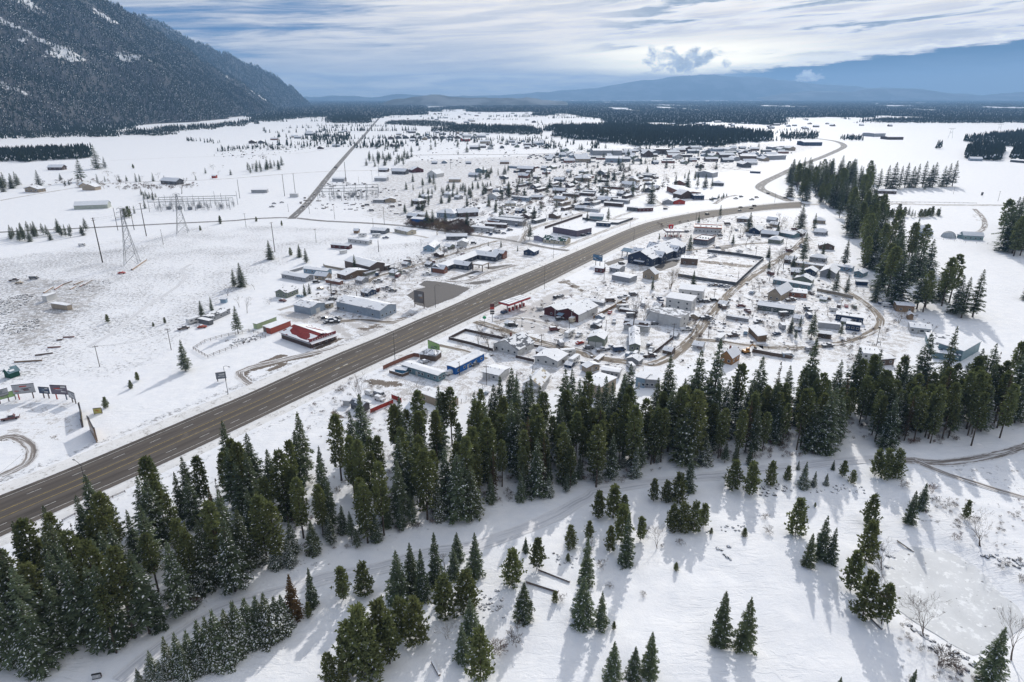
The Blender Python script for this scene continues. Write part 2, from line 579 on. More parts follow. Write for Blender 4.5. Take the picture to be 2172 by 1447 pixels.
# bare lot, bare dirt
paint(2,tp('c',[(975,552),(1180,575),(1440,632),(1290,725),(1000,835),(870,800),(845,750),(780,705),(880,645),(985,622),(905,600)]),0.95,0.9)
paint(2,tp('c',[(1190,545),(1480,455),(1540,462),(1260,555)]),0.75,0.9)
paint(2,tp('c',[(1330,585),(1640,540),(1680,560),(1500,605)]),0.62,1.5)
paint(2,tp('c',[(1560,420),(1860,385),(1900,400),(1640,450)]),0.62,1.2)
paint(2,tp('c',[(1380,520),(1480,500),(1560,530),(1460,545)]),0.58,1.2)
paint(2,tp('D',[(130,1010),(300,960),(330,985),(170,1040)]),0.8,1.0)
paint(2,tp('D',[(560,1060),(700,990),(840,975),(790,1040),(640,1090)]),0.72,1.5)
paint(2,tp('D',[(1130,860),(1330,840),(1370,855),(1200,905)]),0.66,1.5)
paint(1,tp('D',[(1000,985),(1200,1000),(1500,1040),(1440,1060),(1150,1030),(980,1010)]),0.55,2)
paint(1,tp('b',[(870,1140),(1170,1020),(1270,1030),(1130,1100),(950,1170)]),0.64,1.0)
paint(1,tp('b',[(720,1180),(860,1160),(1200,1060),(1480,990),(1640,1000),(1600,1030),(1290,1090),(1000,1170),(800,1230)]),0.60,1.0)
paint(1,tp('b',[(1000,1190),(1230,1100),(1300,1110),(1060,1205)]),0.62,0.8)
paint(1,tp('b',[(700,1230),(860,1210),(960,1340),(890,1360)]),0.56,2)
paint(1,tp('b',[(1740,850),(1860,850),(1560,980),(1510,970)]),0.62,0.8)
paint(1,tp('b',[(1560,670),(1740,640),(1830,690),(1700,720)]),0.42,3)
paint(1,tp('b',[(1940,760),(2200,700),(2250,740),(2060,790)]),0.50,3)
paint(1,tp('c',[(640,945),(860,890),(880,930),(700,970)]),0.50,2)
paint(1,tp('g',[(260,420),(480,390),(780,440),(800,490),(560,500),(380,450)]),0.52,2.5)
paint(1,tp('g',[(0,700),(120,770),(180,810),(60,830),(0,800)]),0.62,2)
paint(1,tp('g',[(90,1000),(240,900),(290,890),(160,1000)]),0.62,2)
paint(1,tp('g',[(20,540),(120,500),(180,530),(60,580)]),0.46,3)
paint(1,tp('d',[(1090,190),(1180,150),(1260,170),(1420,270),(1360,290),(1200,210)]),0.50,2)
paint(1,tp('h',[(0,710),(100,690),(240,740),(330,830),(330,900),(240,1000),(230,950),(260,860),(200,790),(90,745),(0,745)]),0.80,0.9)
paint(1,tp('h',[(230,1000),(215,1030),(60,1110),(0,1125),(0,1080),(110,1040),(225,960)]),0.80,0.9)
paint(1,tp('h',[(0,640),(120,600),(390,535),(230,590),(130,620),(0,670)]),0.46,1.5)
paint(1,tp('h',[(470,720),(620,660),(650,720),(500,790)]),0.44,3)
paint(1,tp('h',[(900,320),(990,320),(960,380),(880,370)]),0.38,3)
paint(1,tp('E',[(1640,560),(1700,580),(1730,640),(1680,620)]),0.5,2)
paint(1,tp('Z',[(1680,415),(1780,412),(1840,425),(1960,430),(1900,436),(1700,420)]),0.40,6)
# wheel tracks around the motel and the billboards
for ln,wd in (([(860,1120),(1180,1100),(1700,1010),(1900,1040)],1.0),):
 pass

nX,nY = len(gx),len(gy)
ii = np.arange(nX * nY).reshape(nY,nX)
gfaces = np.stack([ii[:-1,:-1].ravel(),ii[:-1,1:].ravel(),ii[1:,1:].ravel(),ii[1:,:-1].ravel()],1)
gme = mesh_np('ground',np.stack([VX,VY,VZ],1),gfaces,[GROUND_MAT],smooth=True)
att = gme.attributes.new('cover','FLOAT_COLOR','POINT')
att.data.foreach_set('color',cover.ravel())
ground = link('ground',gme)
add_props(ground,kind='structure')

# frozen pond
def pond_material():
 m,t,out = new_mat('pond_ice')
 p = geo_pos(t)
 n = t.noise(p,0.12,5.0,0.6)
 f = t.noise(p,0.6,5.0,0.65)
 col = t.mix(t.smooth(n,0.35,0.7),(0.54,0.56,0.58),(0.64,0.66,0.68))
 col = t.mix(t.smooth(t.math('ADD',f,t.smooth(n,0.45,0.75,0.0,0.12)),0.56,0.66),col,(0.76,0.78,0.80))
 sp = t.noise(p,0.9,1.0,0.3)
 col = t.mix(t.smooth(sp,0.73,0.76),col,(0.12,0.12,0.13))
 principled(t,out,col,t.smooth(n,0.3,0.7,0.42,0.62),0.4,0.0,f,0.03,0.4)
 return m

pc = np.array(POND)
pv = [(POND_C[0],POND_C[1],-1.02)] + [(x + (x - POND_C[0]) * 0.03,y + (y - POND_C[1]) * 0.03,-1.02) for x,y in POND]
pf = [(0,i + 1,(i + 1) % len(POND) + 1) for i in range(len(POND))]
if True:
 me = mesh_np('pond',pv,pf,[pond_material()])
 o = link('pond',me)
 add_props(o,kind='structure')

# ------------------------------------------------------------------ roads
def road_material(name,base_a,base_b,streak,edge_noise=0.35,snowy=0.0,long_scale=0.02,edge_w=0.10):
 """strip with u across (0..1) and v in metres along; snow creeps in from the edges"""
 m,t,out = new_mat(name)
 uv = t.add('ShaderNodeUVMap').outputs[0]
 sep = t.add('ShaderNodeSeparateXYZ')
 t.l.new(uv,sep.inputs[0])
 u,v = sep.outputs[0],sep.outputs[1]
 p = geo_pos(t)
 fine = t.noise(p,1.2,5.0,0.65)
 st = t.noise(t.xyz(t.math('MULTIPLY',u,streak),t.math('MULTIPLY',v,long_scale)),1.0,5.0,0.6)
 col = t.mix(t.smooth(st,0.35,0.65),base_a,base_b)
 col = t.mix(t.math('MULTIPLY',fine,0.25),col,tuple(c * 0.55 for c in base_a))
 wear = t.noise(t.xyz(t.math('MULTIPLY',u,5.0),t.math('MULTIPLY',v,0.05),9.0),1.0,7.0,0.7,0.6)
 col = t.mix(t.smooth(wear,0.56,0.72,0.0,0.45),col,tuple(min(1,c * 1.9) for c in base_b))
 col = t.mix(t.smooth(wear,0.40,0.30,0.0,0.5),col,tuple(c * 0.5 for c in base_a))
 ed = t.math('ABSOLUTE',t.math('SUBTRACT',u,0.5))
 en = t.math('MULTIPLY',t.math('SUBTRACT',t.noise(p,0.35,5.0,0.65),0.5),edge_noise)
 em = t.smooth(t.math('ADD',ed,en),0.5 - edge_w,0.5 - edge_w * 0.55)
 sn = em
 if snowy:
  s2 = t.noise(t.xyz(t.math('MULTIPLY',u,streak * 0.8),t.math('MULTIPLY',v,0.07),4.0),1.0,6.0,0.66,0.3)
  sm = t.smooth(s2,0.62 - snowy * 0.25,0.70 - snowy * 0.25)
  sn = t.math('MAXIMUM',em,t.math('MULTIPLY',sm,0.85))
 col = t.mix(sn,col,t.mix(fine,(0.62,0.62,0.63),(0.80,0.81,0.83)))
 principled(t,out,col,0.8,0.25,0.0,fine,0.04,0.5)
 return m

HIGHWAY_MAT = road_material('highway_asphalt',(0.070,0.060,0.052),(0.122,0.106,0.093),9.0,0.02,0.0,0.004,0.012)
ASPHALT_MAT = road_material('road_asphalt',(0.13,0.125,0.12),(0.21,0.20,0.195),7.0,0.18,0.25,0.01,0.10)
GRAVEL_MAT = road_material('road_gravel',(0.13,0.105,0.08),(0.24,0.20,0.155),6.0,0.30,0.42,0.03,0.14)
SLUSH_MAT = road_material('road_slush',(0.27,0.245,0.22),(0.46,0.43,0.40),6.0,0.4,0.6,0.03,0.18)
TRACK_MAT = road_material('snow_track',(0.50,0.51,0.54),(0.76,0.77,0.80),8.0,0.30,0.55,0.02,0.14)
MUD_MAT = road_material('road_mud',(0.15,0.13,0.115),(0.30,0.27,0.25),7.0,0.4,0.55,0.03,0.15)
WHITE_LINE = plain('lane_paint',(0.62,0.62,0.60),0.7,0.2,0.8)
YELLOW_LINE = plain('yellow_lane_paint',(0.46,0.34,0.08),0.7,0.2,0.8)

def resample(pts,step):
 """smooth (Catmull-Rom) polyline at about equal spacing"""
 P = [Vector(p) for p in pts]
 if len(P) < 2:
  return P
 P = [P[0] * 2 - P[1]] + P + [P[-1] * 2 - P[-2]]
 dense = []
 for i in range(1,len(P) - 2):
  a,b,c,d = P[i - 1:i + 3]
  n = max(2,int((c - b).length / step))
  for k in range(n):
   s = k / n
   dense.append(0.5 * ((2 * b) + (c - a) * s + (2 * a - 5 * b + 4 * c - d) * s * s + (3 * b - a - 3 * c + d) * s ** 3))
 dense.append(P[-2])
 return dense

def strip_mesh(name,left,right,mat,z=0.05,cols=2,profile=None):
 n = len(left)
 vs,fs,uvs = [],[],[]
 acc = 0.0
 for i in range(n):
  if i:
   acc += ((left[i] + right[i]) / 2 - (left[i - 1] + right[i - 1]) / 2).length
  for j in range(cols):
   f = j / (cols - 1)
   q = left[i].lerp(right[i],f)
   h = profile(f,acc) if profile else 0.0
   vs.append((q.x,q.y,0))
   uvs.append((f,acc,h))
 V = np.array(vs)
 zz = gz(V[:,0],V[:,1])
 V[:,2] = zz + z + np.array([u[2] for u in uvs])
 for i in range(n - 1):
  for j in range(cols - 1):
   a = i * cols + j
   fs.append((a,a + 1,a + cols + 1,a + cols))
 me = mesh_np(name,V,np.array(fs),[mat],smooth=True)
 uvl = me.uv_layers.new(name='UVMap')
 li = np.zeros(len(me.loops),dtype=np.int32)
 me.loops.foreach_get('vertex_index',li)
 uva = np.array([(u[0],u[1]) for u in uvs],dtype=np.float32)
 uvl.data.foreach_set('uv',uva[li].ravel())
 return me

def road(name,pts,width,mat,z=0.06,step=6.0,cols=2):
 c = resample(pts,step)
 L,R = [],[]
 for i,p in enumerate(c):
  d = (c[min(i + 1,len(c) - 1)] - c[max(i - 1,0)]).normalized()
  nrm = Vector((-d.y,d.x))
  wd = width if not isinstance(width,tuple) else width[0] + (width[1] - width[0]) * i / max(1,len(c) - 1)
  L.append(p + nrm * wd / 2)
  R.append(p - nrm * wd / 2)
 o = link(name,strip_mesh(name,L,R,mat,z,cols))
 add_props(o,kind='structure')
 return o,c

# highway between its two edges
hf = resample(HF,6.0)

def nearest_on(line,p):
 best,bq = 1e18,None
 for i in range(len(line) - 1):
  a,b = line[i],line[i + 1]
  ab = b - a
  tt = max(0,min(1,(p - a).dot(ab) / max(ab.length_squared,1e-9)))
  q = a + ab * tt
  d = (p - q).length_squared
  if d < best:
   best,bq = d,q
 return bq

hn_line = resample(HN,6.0)
hl,hr = [],[]
for p in hf:
 q = nearest_on(hn_line,p)
 hl.append(p)
 hr.append(q)
# smooth the near edge a little
for _ in range(3):
 hr = [hr[0]] + [(hr[i - 1] + hr[i] * 2 + hr[i + 1]) / 4 for i in range(1,len(hr) - 1)] + [hr[-1]]
highway = link('highway',strip_mesh('highway',hl,hr,HIGHWAY_MAT,0.10,9,lambda f,a: 0.10 * (1 - (2 * f - 1) ** 2)))
add_props(highway,kind='structure')

def hw_pt(i,f):
 return hl[i].lerp(hr[i],f)

def hw_at(s,f):
 """point at chainage s (m) on the highway, fraction f across"""
 acc = 0.0
 for i in range(len(hl) - 1):
  a,b = hw_pt(i,f),hw_pt(i + 1,f)
  d = (b - a).length
  if acc + d >= s:
   return a.lerp(b,(s - acc) / d),(b - a).normalized()
  acc += d
 return hw_pt(len(hl) - 1,f),(hw_pt(len(hl) - 1,f) - hw_pt(len(hl) - 2,f)).normalized()

def line_strip(name,f,wd,mat,s0=0,s1=None):
 L,R = [],[]
 for i in range(len(hl)):
  a,b = hl[i],hr[i]
  wv = (b - a).normalized() * wd / 2
  m = hw_pt(i,f)
  L.append(m - wv)
  R.append(m + wv)
 return link(name,strip_mesh(name,L,R,mat,0.115,2,lambda q,a: 0.10 * (1 - (2 * f - 1) ** 2)),highway)

line_strip('edge_line',0.105,0.17,WHITE_LINE)
line_strip('edge_line',0.895,0.17,WHITE_LINE)
line_strip('center_line',0.425,0.16,YELLOW_LINE)
line_strip('center_line',0.585,0.16,YELLOW_LINE)
dash_me = mesh_np('lane_dash',[(-0.09,-1.9,0),(0.09,-1.9,0),(0.09,1.9,0),(-0.09,1.9,0)],np.array([[0,1,2,3]]),[WHITE_LINE])
for f in (0.265,0.745):
 s = 4.0
 while s < 430:
  p,d = hw_at(s,f)
  o = link('lane_dash',dash_me,highway,(p.x,p.y,gz1(p.x,p.y) + 0.12 + 0.10 * (1 - (2 * f - 1) ** 2)),math.atan2(-d.x,d.y))
  s += 12.2
# painted turn arrows left in the snow-free turning lane
arrow_v = [(-0.15,-1.6,0),(0.15,-1.6,0),(0.15,0.3,0),(-0.15,0.3,0),(-0.5,0.3,0),(0.5,0.3,0),(0,1.5,0)]
arrow_me = mesh_np('turn_arrow',arrow_v,[(0,1,2,3),(4,5,6)],[WHITE_LINE])
for px,py in ((733,775),(716,783),(1007,645),(1020,641),(1240,547),(1232,551)):
 x,y = G(px,py)
 link('turn_arrow',arrow_me,highway,(x,y,0.27),math.atan2(-HDIR.x,HDIR.y))
# plowed snow along both sides
PR = [0,0.35,0.55,0.5,0.25,0]

def berm_profile(hmax,seed):
 def f(q,a):
  k = q * 5
  i = min(4,int(k))
  base = PR[i] + (PR[i + 1] - PR[i]) * (k - i)
  return hmax * base * (0.5 + 0.9 * float(fbm(np.array([a / 7.0]),np.array([q * 3.0]),seed,3)[0])) - 0.03
 return f

for nm,edge,sgn,wd,hm in (('snowbank',hl,-1,6.5,1.0),('snowbank',hr,1,4.5,0.9)):
 L,R = [],[]
 E_ = resample([(p.x,p.y) for p in edge],3.0)
 for i,p in enumerate(E_):
  d = (E_[min(i + 1,len(E_) - 1)] - E_[max(i - 1,0)]).normalized()
  nr = Vector((d.y,-d.x)) * sgn
  q = p + nr * wd
  a = p - nr * 0.15
  L.append(a if sgn < 0 else q)
  R.append(q if sgn < 0 else a)
 if sgn < 0:
  L,R = R,L
 o = link(nm,strip_mesh(nm,L,R,SNOW_DIRTY,0.03,8,berm_profile(hm,31 if sgn < 0 else 37)))
 add_props(o,kind='structure')

# other roads
road('county_road',tp('A',[(-900,950),(0,906),(1000,856),(1600,825),(2128,800)]) + tp('B',[(350,785),(700,775),(1000,803),(1500,830),(1900,868)]) + tp('C',[(630,760),(1000,812),(1300,872),(1500,900),(1640,920)]),6.4,ASPHALT_MAT,0.055)
road('straight_road',tp('B',[(715,785),(880,620),(1060,390),(1230,190),(1400,0)]) + tp('I',[(560,115),(625,45)]),(9.5,13.0),ASPHALT_MAT,0.085,12)
road('cross_road',tp('A',[(0,620),(400,550),(1000,465)]) + tp('B',[(-200,440),(250,415),(600,385),(1050,356),(1500,345)]) + tp('J',[(100,282),(600,270),(950,262)]),5.5,SLUSH_MAT,0.05,20)
road('cross_road',tp('J',[(-300,190),(100,185),(640,182),(900,172)]),9,ASPHALT_MAT,0.05,25)
road('field_track',tp('A',[(1000,258),(1500,235),(2128,215)]) + tp('B',[(300,205),(760,195),(1080,150)]),3.2,SLUSH_MAT,0.05,25)
road('motel_alley',tp('c',[(380,575),(480,520),(1000,365),(1250,285),(1600,180),(1720,150)]),5.0,GRAVEL_MAT,0.055)
road('side_street',tp('C',[(1090,820),(1200,700),(1650,560),(2128,420)]) + tp('D',[(220,455),(520,385)]),7.5,SLUSH_MAT,0.06)
road('frontage_road',tp('C',[(1450,880),(1800,740),(2128,610)]) + tp('D',[(200,620),(500,520),(900,450),(1080,440),(1330,400)]),6.0,SLUSH_MAT,0.05)
road('village_road',tp('f',[(760,120),(640,240),(330,440)]) + tp('e',[(1500,340),(1250,600),(1080,830),(900,1000),(750,1090),(600,1130),(400,1105),(0,1045)]) + tp('d',[(1400,910),(1000,815),(700,725),(450,640),(280,590)]),(6.5,7.5),GRAVEL_MAT,0.065,4)
road('loop_road',tp('e',[(1090,870),(1350,890),(1600,930),(2170,948)]) + tp('f',[(300,1240),(700,1248),(1000,1220),(1300,1145),(1480,1055),(1530,970),(1490,890),(1400,810),(1290,730),(1230,690)]),5.2,GRAVEL_MAT,0.075,4)
road('farm_drive',tp('E',[(1680,525),(1745,590),(1775,660),(1750,715),(1690,745)]),5.5,MUD_MAT,0.05,4)
road('east_road',[G(1690,435),G(1760,433)] + tp('E',[(700,468),(1300,488),(2128,492),(3200,500)]),12,SLUSH_MAT,0.09,10)
road('curve_road',[G(1702,434),G(1668,424),G(1632,410),G(1612,399),G(1620,388),G(1650,373),G(1700,350),G(1745,333),G(1775,320),G(1790,311),G(1782,303),G(1755,297),G(1700,291)],(13,17),ASPHALT_MAT,0.10,8)
road('station_drive',tp('D',[(1130,480),(1220,425),(1330,400)]),6.0,MUD_MAT,0.07,8)
road('side_street',tp('c',[(1000,120),(860,90),(560,60)]) ,4.5,SLUSH_MAT,0.05)
road('gas_station_drive',tp('d',[(480,600),(700,560),(950,600),(1200,700),(1400,760)]),7.0,SLUSH_MAT,0.05)
for st_,wd_,mt_ in ((tp('C',[(700,770),(860,650),(1010,560),(1180,470),(1330,400),(1500,330)]),6,SLUSH_MAT),(tp('C',[(1650,560),(1480,480),(1330,400),(1200,340)]),6,SLUSH_MAT),(tp('C',[(640,620),(900,470),(1120,380),(1330,260)]),9,TRACK_MAT),(tp('C',[(2128,420),(1900,380),(1700,300),(1500,230)]),6,SLUSH_MAT),
      (tp('K',[(200,440),(420,480),(560,570),(640,620)]),6,SLUSH_MAT),(tp('K',[(0,260),(400,265),(900,280),(1345,320)]),10,SLUSH_MAT),(tp('D',[(860,900),(1080,880),(1300,850),(1640,830)]),5,GRAVEL_MAT),(tp('f',[(1250,700),(1050,560),(900,400),(700,330)]),4.5,SLUSH_MAT),(tp('e',[(1010,730),(1130,640),(1060,610)]),5,SLUSH_MAT),
      (tp('d',[(1400,910),(1460,800),(1500,690),(1420,640)]),4,SLUSH_MAT),(tp('c',[(0,985),(300,960),(640,985),(860,935)]),6,GRAVEL_MAT),(tp('h',[(0,730),(120,700),(260,760),(330,860),(260,990),(0,1110)]),4.4,MUD_MAT),(tp('b',[(1990,890),(1600,985),(1200,1075),(760,1200),(900,1360)]),4.0,MUD_MAT),(tp('c',[(1900,400),(1620,470),(1400,560),(1200,560)]),5,MUD_MAT)):
 road('side_street',st_,wd_,mt_,0.045,6)
# snow tracks in the foreground clearing
road('snow_path',tp('p',[(820,1440),(1000,1290),(1250,1120),(1500,960),(1942,830)]) + tp('q',[(600,740),(1000,650),(1300,560),(1650,520)]) + tp('r',[(300,430),(600,290),(800,180),(1050,100)]) + tp('u',[(700,1115),(1130,1110)]),4.6,TRACK_MAT,0.10,3,4)
road('forest_road',tp('u',[(1130,1120),(1400,1130),(1700,1085),(1973,1020),(2300,930)]),4.4,MUD_MAT,0.12,3,4)
road('forest_road',tp('u',[(1200,1125),(1450,1215),(1700,1300),(1973,1375),(2300,1470)]),2.8,MUD_MAT,0.13,3,4)
road('field_track',tp('a',[(1960,0),(1850,70),(1900,130),(1800,240),(1450,470),(1190,680),(900,850)]),2.6,TRACK_MAT,0.05,5)
road('driveway',tp('g',[(1110,60),(1300,100),(1460,145),(1600,200)]),3.4,GRAVEL_MAT,0.05)
road('driveway',tp('b',[(1160,570),(1330,520),(1500,470),(1700,440)]),4.0,SLUSH_MAT,0.05)

# ------------------------------------------------------------------ vegetation materials
def needle_mat(name,dark,lite,warm=(0.10,0.085,0.035),wmix=0.25):
 m,t,out = new_mat(name)
 oi = t.add('ShaderNodeObjectInfo')
 p = geo_pos(t)
 n = t.noise(p,0.9,3.0,0.6)
 col = t.mix(n,dark,lite)
 col = t.mix(t.math('MULTIPLY',t.smooth(oi.outputs['Random'],0.4,1.0),wmix),col,warm)
 col = t.mix(t.math('MULTIPLY',t.smooth(t.math('FRACT',t.math('MULTIPLY',oi.outputs['Random'],7.31)),0.3,1.0),0.45),col,tuple(c * 0.5 for c in dark))
 b = t.add('ShaderNodeBsdfDiffuse')
 t.set(b.inputs['Color'],col)
 tr = t.add('ShaderNodeBsdfTranslucent')
 t.set(tr.inputs['Color'],t.mix(0.5,col,t.mix(1.0,col,(1.3,1.5,0.7),'MULTIPLY')))
 mx = t.add('ShaderNodeMixShader')
 mx.inputs[0].default_value = 0.34
 t.l.new(b.outputs[0],mx.inputs[1])
 t.l.new(tr.outputs[0],mx.inputs[2])
 t.l.new(mx.outputs[0],out.inputs[0])
 return m

PINE = needle_mat('pine_needles',(0.085,0.105,0.055),(0.225,0.240,0.110))
SPRUCE = needle_mat('spruce_needles',(0.072,0.100,0.072),(0.180,0.210,0.125))
DRY = needle_mat('dry_needles',(0.07,0.05,0.035),(0.13,0.09,0.055))
FAR_NEEDLE = needle_mat('far_needles',(0.028,0.042,0.034),(0.060,0.078,0.056),wmix=0.12)
BARK = plain('bark',(0.085,0.065,0.052),0.9,0.25,3.0)
TWIG = plain('twig_bark',(0.135,0.105,0.085),0.9,0.2,2.0)
TWIG_WARM = plain('warm_twig_bark',(0.22,0.16,0.09),0.9,0.2,2.0)
BRUSH = plain('red_brush',(0.17,0.105,0.085),0.9,0.2,2.0)

class TriBuf:
 def __init__(self):
  self.v,self.f,self.m = [],[],[]

 def tri(self,a,b,c,m=0):
  n = len(self.v)
  self.v += [a,b,c]
  self.f.append((n,n + 1,n + 2))
  self.m.append(m)

 def quad(self,a,b,c,d,m=0):
  n = len(self.v)
  self.v += [a,b,c,d]
  self.f += [(n,n + 1,n + 2),(n,n + 2,n + 3)]
  self.m += [m,m]

 def tube(self,pts,radii,sides=5,m=0):
  rings = []
  for i,p in enumerate(pts):
   d = (pts[min(i + 1,len(pts) - 1)] - pts[max(i - 1,0)]).normalized()
   a = d.orthogonal().normalized()
   b = d.cross(a)
   n = len(self.v)
   for k in range(sides):
    an = 2 * math.pi * k / sides
    self.v.append(p + (a * math.cos(an) + b * math.sin(an)) * radii[i])
   rings.append(n)
  for i in range(len(rings) - 1):
   for k in range(sides):
    a0,a1 = rings[i] + k,rings[i] + (k + 1) % sides
    b0,b1 = rings[i + 1] + k,rings[i + 1] + (k + 1) % sides
    self.f += [(a0,a1,b1),(a0,b1,b0)]
    self.m += [m,m]

 def mesh(self,name,mats,smooth=False):
  return mesh_np(name,np.array([tuple(v) for v in self.v],dtype=np.float32),np.array(self.f),mats,self.m,smooth)

def conifer(name,seed,h,rad,bare,whorls,per,spray,snow,mat,shape='cone',droop=0.35,gap=0.0,lean=0.0,seglen=0.55,nspray=3):
 """unit tree of height h; returns (trunk mesh, crown mesh)"""
 r = random.Random(seed)
 tb = TriBuf()
 bend = [Vector((r.uniform(-1,1) * 0.012 * h * k,r.uniform(-1,1) * 0.012 * h * k,0)) for k in (0,.3,.6,1)]
 pts = [Vector((0,0,-0.6))] + [Vector((bend[i].x + lean * h * z,bend[i].y,h * z)) for i,z in enumerate((0.02,0.33,0.66,0.99))]
 rt = max(0.10,0.0135 * h)
 tb.tube(pts,[rt * 1.15,rt,rt * 0.72,rt * 0.42,0.03],6)
 trunk = tb.mesh(name + '_trunk',[BARK],True)
 cb = TriBuf()

 def trunk_at(z):
  f = z / h
  return Vector((lean * h * f,0,z))
 b0 = bare * h
 UP = Vector((0,0,1))

 def blade(o,dv,sv,ln,ww,m=0,sag=0.1):
  cb.quad(o,o + dv * ln * 0.42 + sv * ww,o + dv * ln + Vector((0,0,-sag * ln)),o + dv * ln * 0.46 - sv * ww,m)
 for wv in range(whorls):
  t = min(max((wv + r.uniform(-0.3,0.3)) / whorls,0),0.985)
  z = b0 + (h * 0.985 - b0) * t
  if shape == 'cone':
   prof = (1 - t) ** 0.85 * (0.62 + 0.38 * min(1,t * 5 + 0.35)) + 0.05
  elif shape == 'pine':
   prof = (math.sin(math.pi * min(1,(t * 0.80 + 0.20))) ** 0.7) * 0.95 + 0.07
  elif shape == 'column':
   prof = (1 - t ** 1.7) * 0.9 + 0.08
  else:      # young pine: uneven, pointed
   prof = (1 - t) ** 0.62 * (0.62 + 0.38 * min(1,t * 4 + 0.2)) * (0.86 + 0.26 * math.sin(t * 21 + seed)) + 0.06
  a0 = r.uniform(0,6.28)
  for k in range(per):
   if r.random() < gap:
    continue
   an = a0 + 6.283 * k / per + r.uniform(-0.35,0.35)
   L = max(0.14,rad * prof * r.uniform(0.55,1.2))
   out = Vector((math.cos(an),math.sin(an),0))
   side = Vector((-out.y,out.x,0))
   p0 = trunk_at(z)
   if shape in ('cone','column'):
    dr = droop * (1 - t) - 0.35 * t + r.uniform(-0.10,0.10)
    curve = lambda f: p0 + out * (L * f) + Vector((0,0,-dr * L * f * (0.3 + 0.7 * f) + 0.10 * L * f * f))
    ns = max(2,int(L / seglen))
    tip = curve(1.0)
    blade(p0 + (tip - p0) * 0.12,(tip - p0).normalized(),side,(tip - p0).length,spray * 0.22,0,0)
    for s in range(ns):
     f = (s + 0.7) / (ns + 0.3)
     pos = curve(f)
     for sg in (-1,1):
      tl = min(1.25 * spray,(0.62 - 0.42 * f) * L + 0.22 * spray) * r.uniform(0.7,1.25)
      dv = (out * r.uniform(0.45,0.9) + side * sg * r.uniform(0.6,1.0) + UP * r.uniform(-0.38,0.05)).normalized()
      sv = dv.cross(UP + out * r.uniform(-.4,.4)).normalized()
      blade(pos,dv,sv,tl,tl * r.uniform(0.24,0.34))
      if snow and r.random() < snow * (1.35 - 1.0 * t):
       blade(pos + UP * 0.06 + dv * tl * r.uniform(.05,.25),dv,sv,tl * r.uniform(.45,.75),tl * r.uniform(.10,.18),1)
    if r.random() < .5:       # hanging twigs close the layer below
     pos = curve(r.uniform(.5,.9))
     blade(pos,(out * .3 - UP).normalized(),side,spray * r.uniform(.5,.9),spray * .2)
   else:
    up_ = (0.10 if shape == 'pine' else 0.32) + 0.35 * t
    nt = max(2,int(L / seglen))
    for s in range(nt):
     f = 1 - (s + r.uniform(0,.6)) / nt * 0.72
     pos = p0 + out * (L * f) + side * r.uniform(-.22,.22) * L * .5 + Vector((0,0,up_ * L * f * f + r.uniform(-.15,.15) * spray))
     nb = nspray + (1 if shape == 'bush' else 0)
     for q in range(nb):
      dv = (out * r.uniform(-0.1,0.9) + side * r.uniform(-1.0,1.0) + UP * r.uniform(-0.25,0.95)).normalized()
      sv = dv.cross(Vector((r.uniform(-1,1),r.uniform(-1,1),r.uniform(-.3,1)))).normalized()
      ln = spray * r.uniform(0.65,1.1)
      blade(pos,dv,sv,ln,ln * r.uniform(.20,.30),0,-.03)
     if snow and r.random() < snow * 2.2 * (1.2 - t):
      dv = (out + side * r.uniform(-.6,.6)).normalized()
      blade(pos + UP * .12 * spray,dv,dv.cross(UP).normalized(),spray * r.uniform(.4,.7),spray * r.uniform(.10,.18),1)
 # leader
 top = trunk_at(h)
 for k in range(6):
  an = k * 1.05
  dv = Vector((math.cos(an) * 0.28,math.sin(an) * 0.28,1)).normalized()
  sv = dv.cross(Vector((0,0,1))).normalized()
  o = top - Vector((0,0,0.06 * h * 0.5 + 0.3))
  cb.quad(o,o + dv * 0.35 + sv * 0.08,o + dv * 0.8,o + dv * 0.35 - sv * 0.08,0)
 crown = cb.mesh(name + '_crown',[mat,SNOW])
 return trunk,crown,h

PROTO = {}
PROTO['pine'] = [conifer('pine',100 + i,20.0,rd,br,wh,7,0.95,sn,PINE,'pine',0.30,gp,0.0,0.62,4)
     for i,(rd,br,wh,sn,gp) in enumerate(((2.2,0.24,30,.14,.18),(1.9,0.36,26,.10,.22),(2.5,0.18,32,.18,.16),(1.7,0.44,24,.08,.2),(2.1,0.30,29,.16,.26)))]
PROTO['fir'] = [conifer('fir',130 + i,20.0,rd,br,wh,8,0.85,sn,SPRUCE,'cone',0.42,gp,0.0,0.5,3)
    for i,(rd,br,wh,sn,gp) in enumerate(((3.9,0.07,27,.30,.06),(3.4,0.11,26,.38,.12),(4.3,0.05,27,.34,.06),(2.9,0.15,25,.22,.16),(3.6,0.20,24,.2,.22)))]
PROTO['spruce'] = [conifer('spruce',160 + i,12.0,rd,br,wh,8,0.55,sn,SPRUCE,shp,0.35,gp,0.0,0.33,3)
     for i,(rd,br,wh,sn,gp,shp) in enumerate(((2.4,0.04,27,.24,.05,'cone'),(1.9,0.06,26,.18,.08,'column'),(2.6,0.05,27,.30,.06,'cone'),(1.7,0.04,26,.2,.05,'column'),(2.2,0.08,25,.2,.16,'cone')))]
PROTO['snowy'] = [conifer('snowy',190 + i,7.0,rd,0.03,17,8,0.5,sn,SPRUCE,'cone',0.45,0.04,0.0,0.28,3)
     for i,(rd,sn) in enumerate(((1.6,.75),(1.9,.85),(1.4,.8)))]
PROTO['bushy'] = [conifer('bushy',220 + i,8.0,rd,br,18,8,0.62,sn,PINE,'bush',0,.08,0.0,0.42,4)
     for i,(rd,br,sn) in enumerate(((2.0,0.04,.14),(1.7,0.10,.10),(2.2,0.03,.16),(1.9,0.14,.12)))]
PROTO['dry'] = [conifer('dry',250,18.0,2.0,0.15,22,6,0.6,.02,DRY,'cone',0.35,0.35,0.0,0.6,2)]
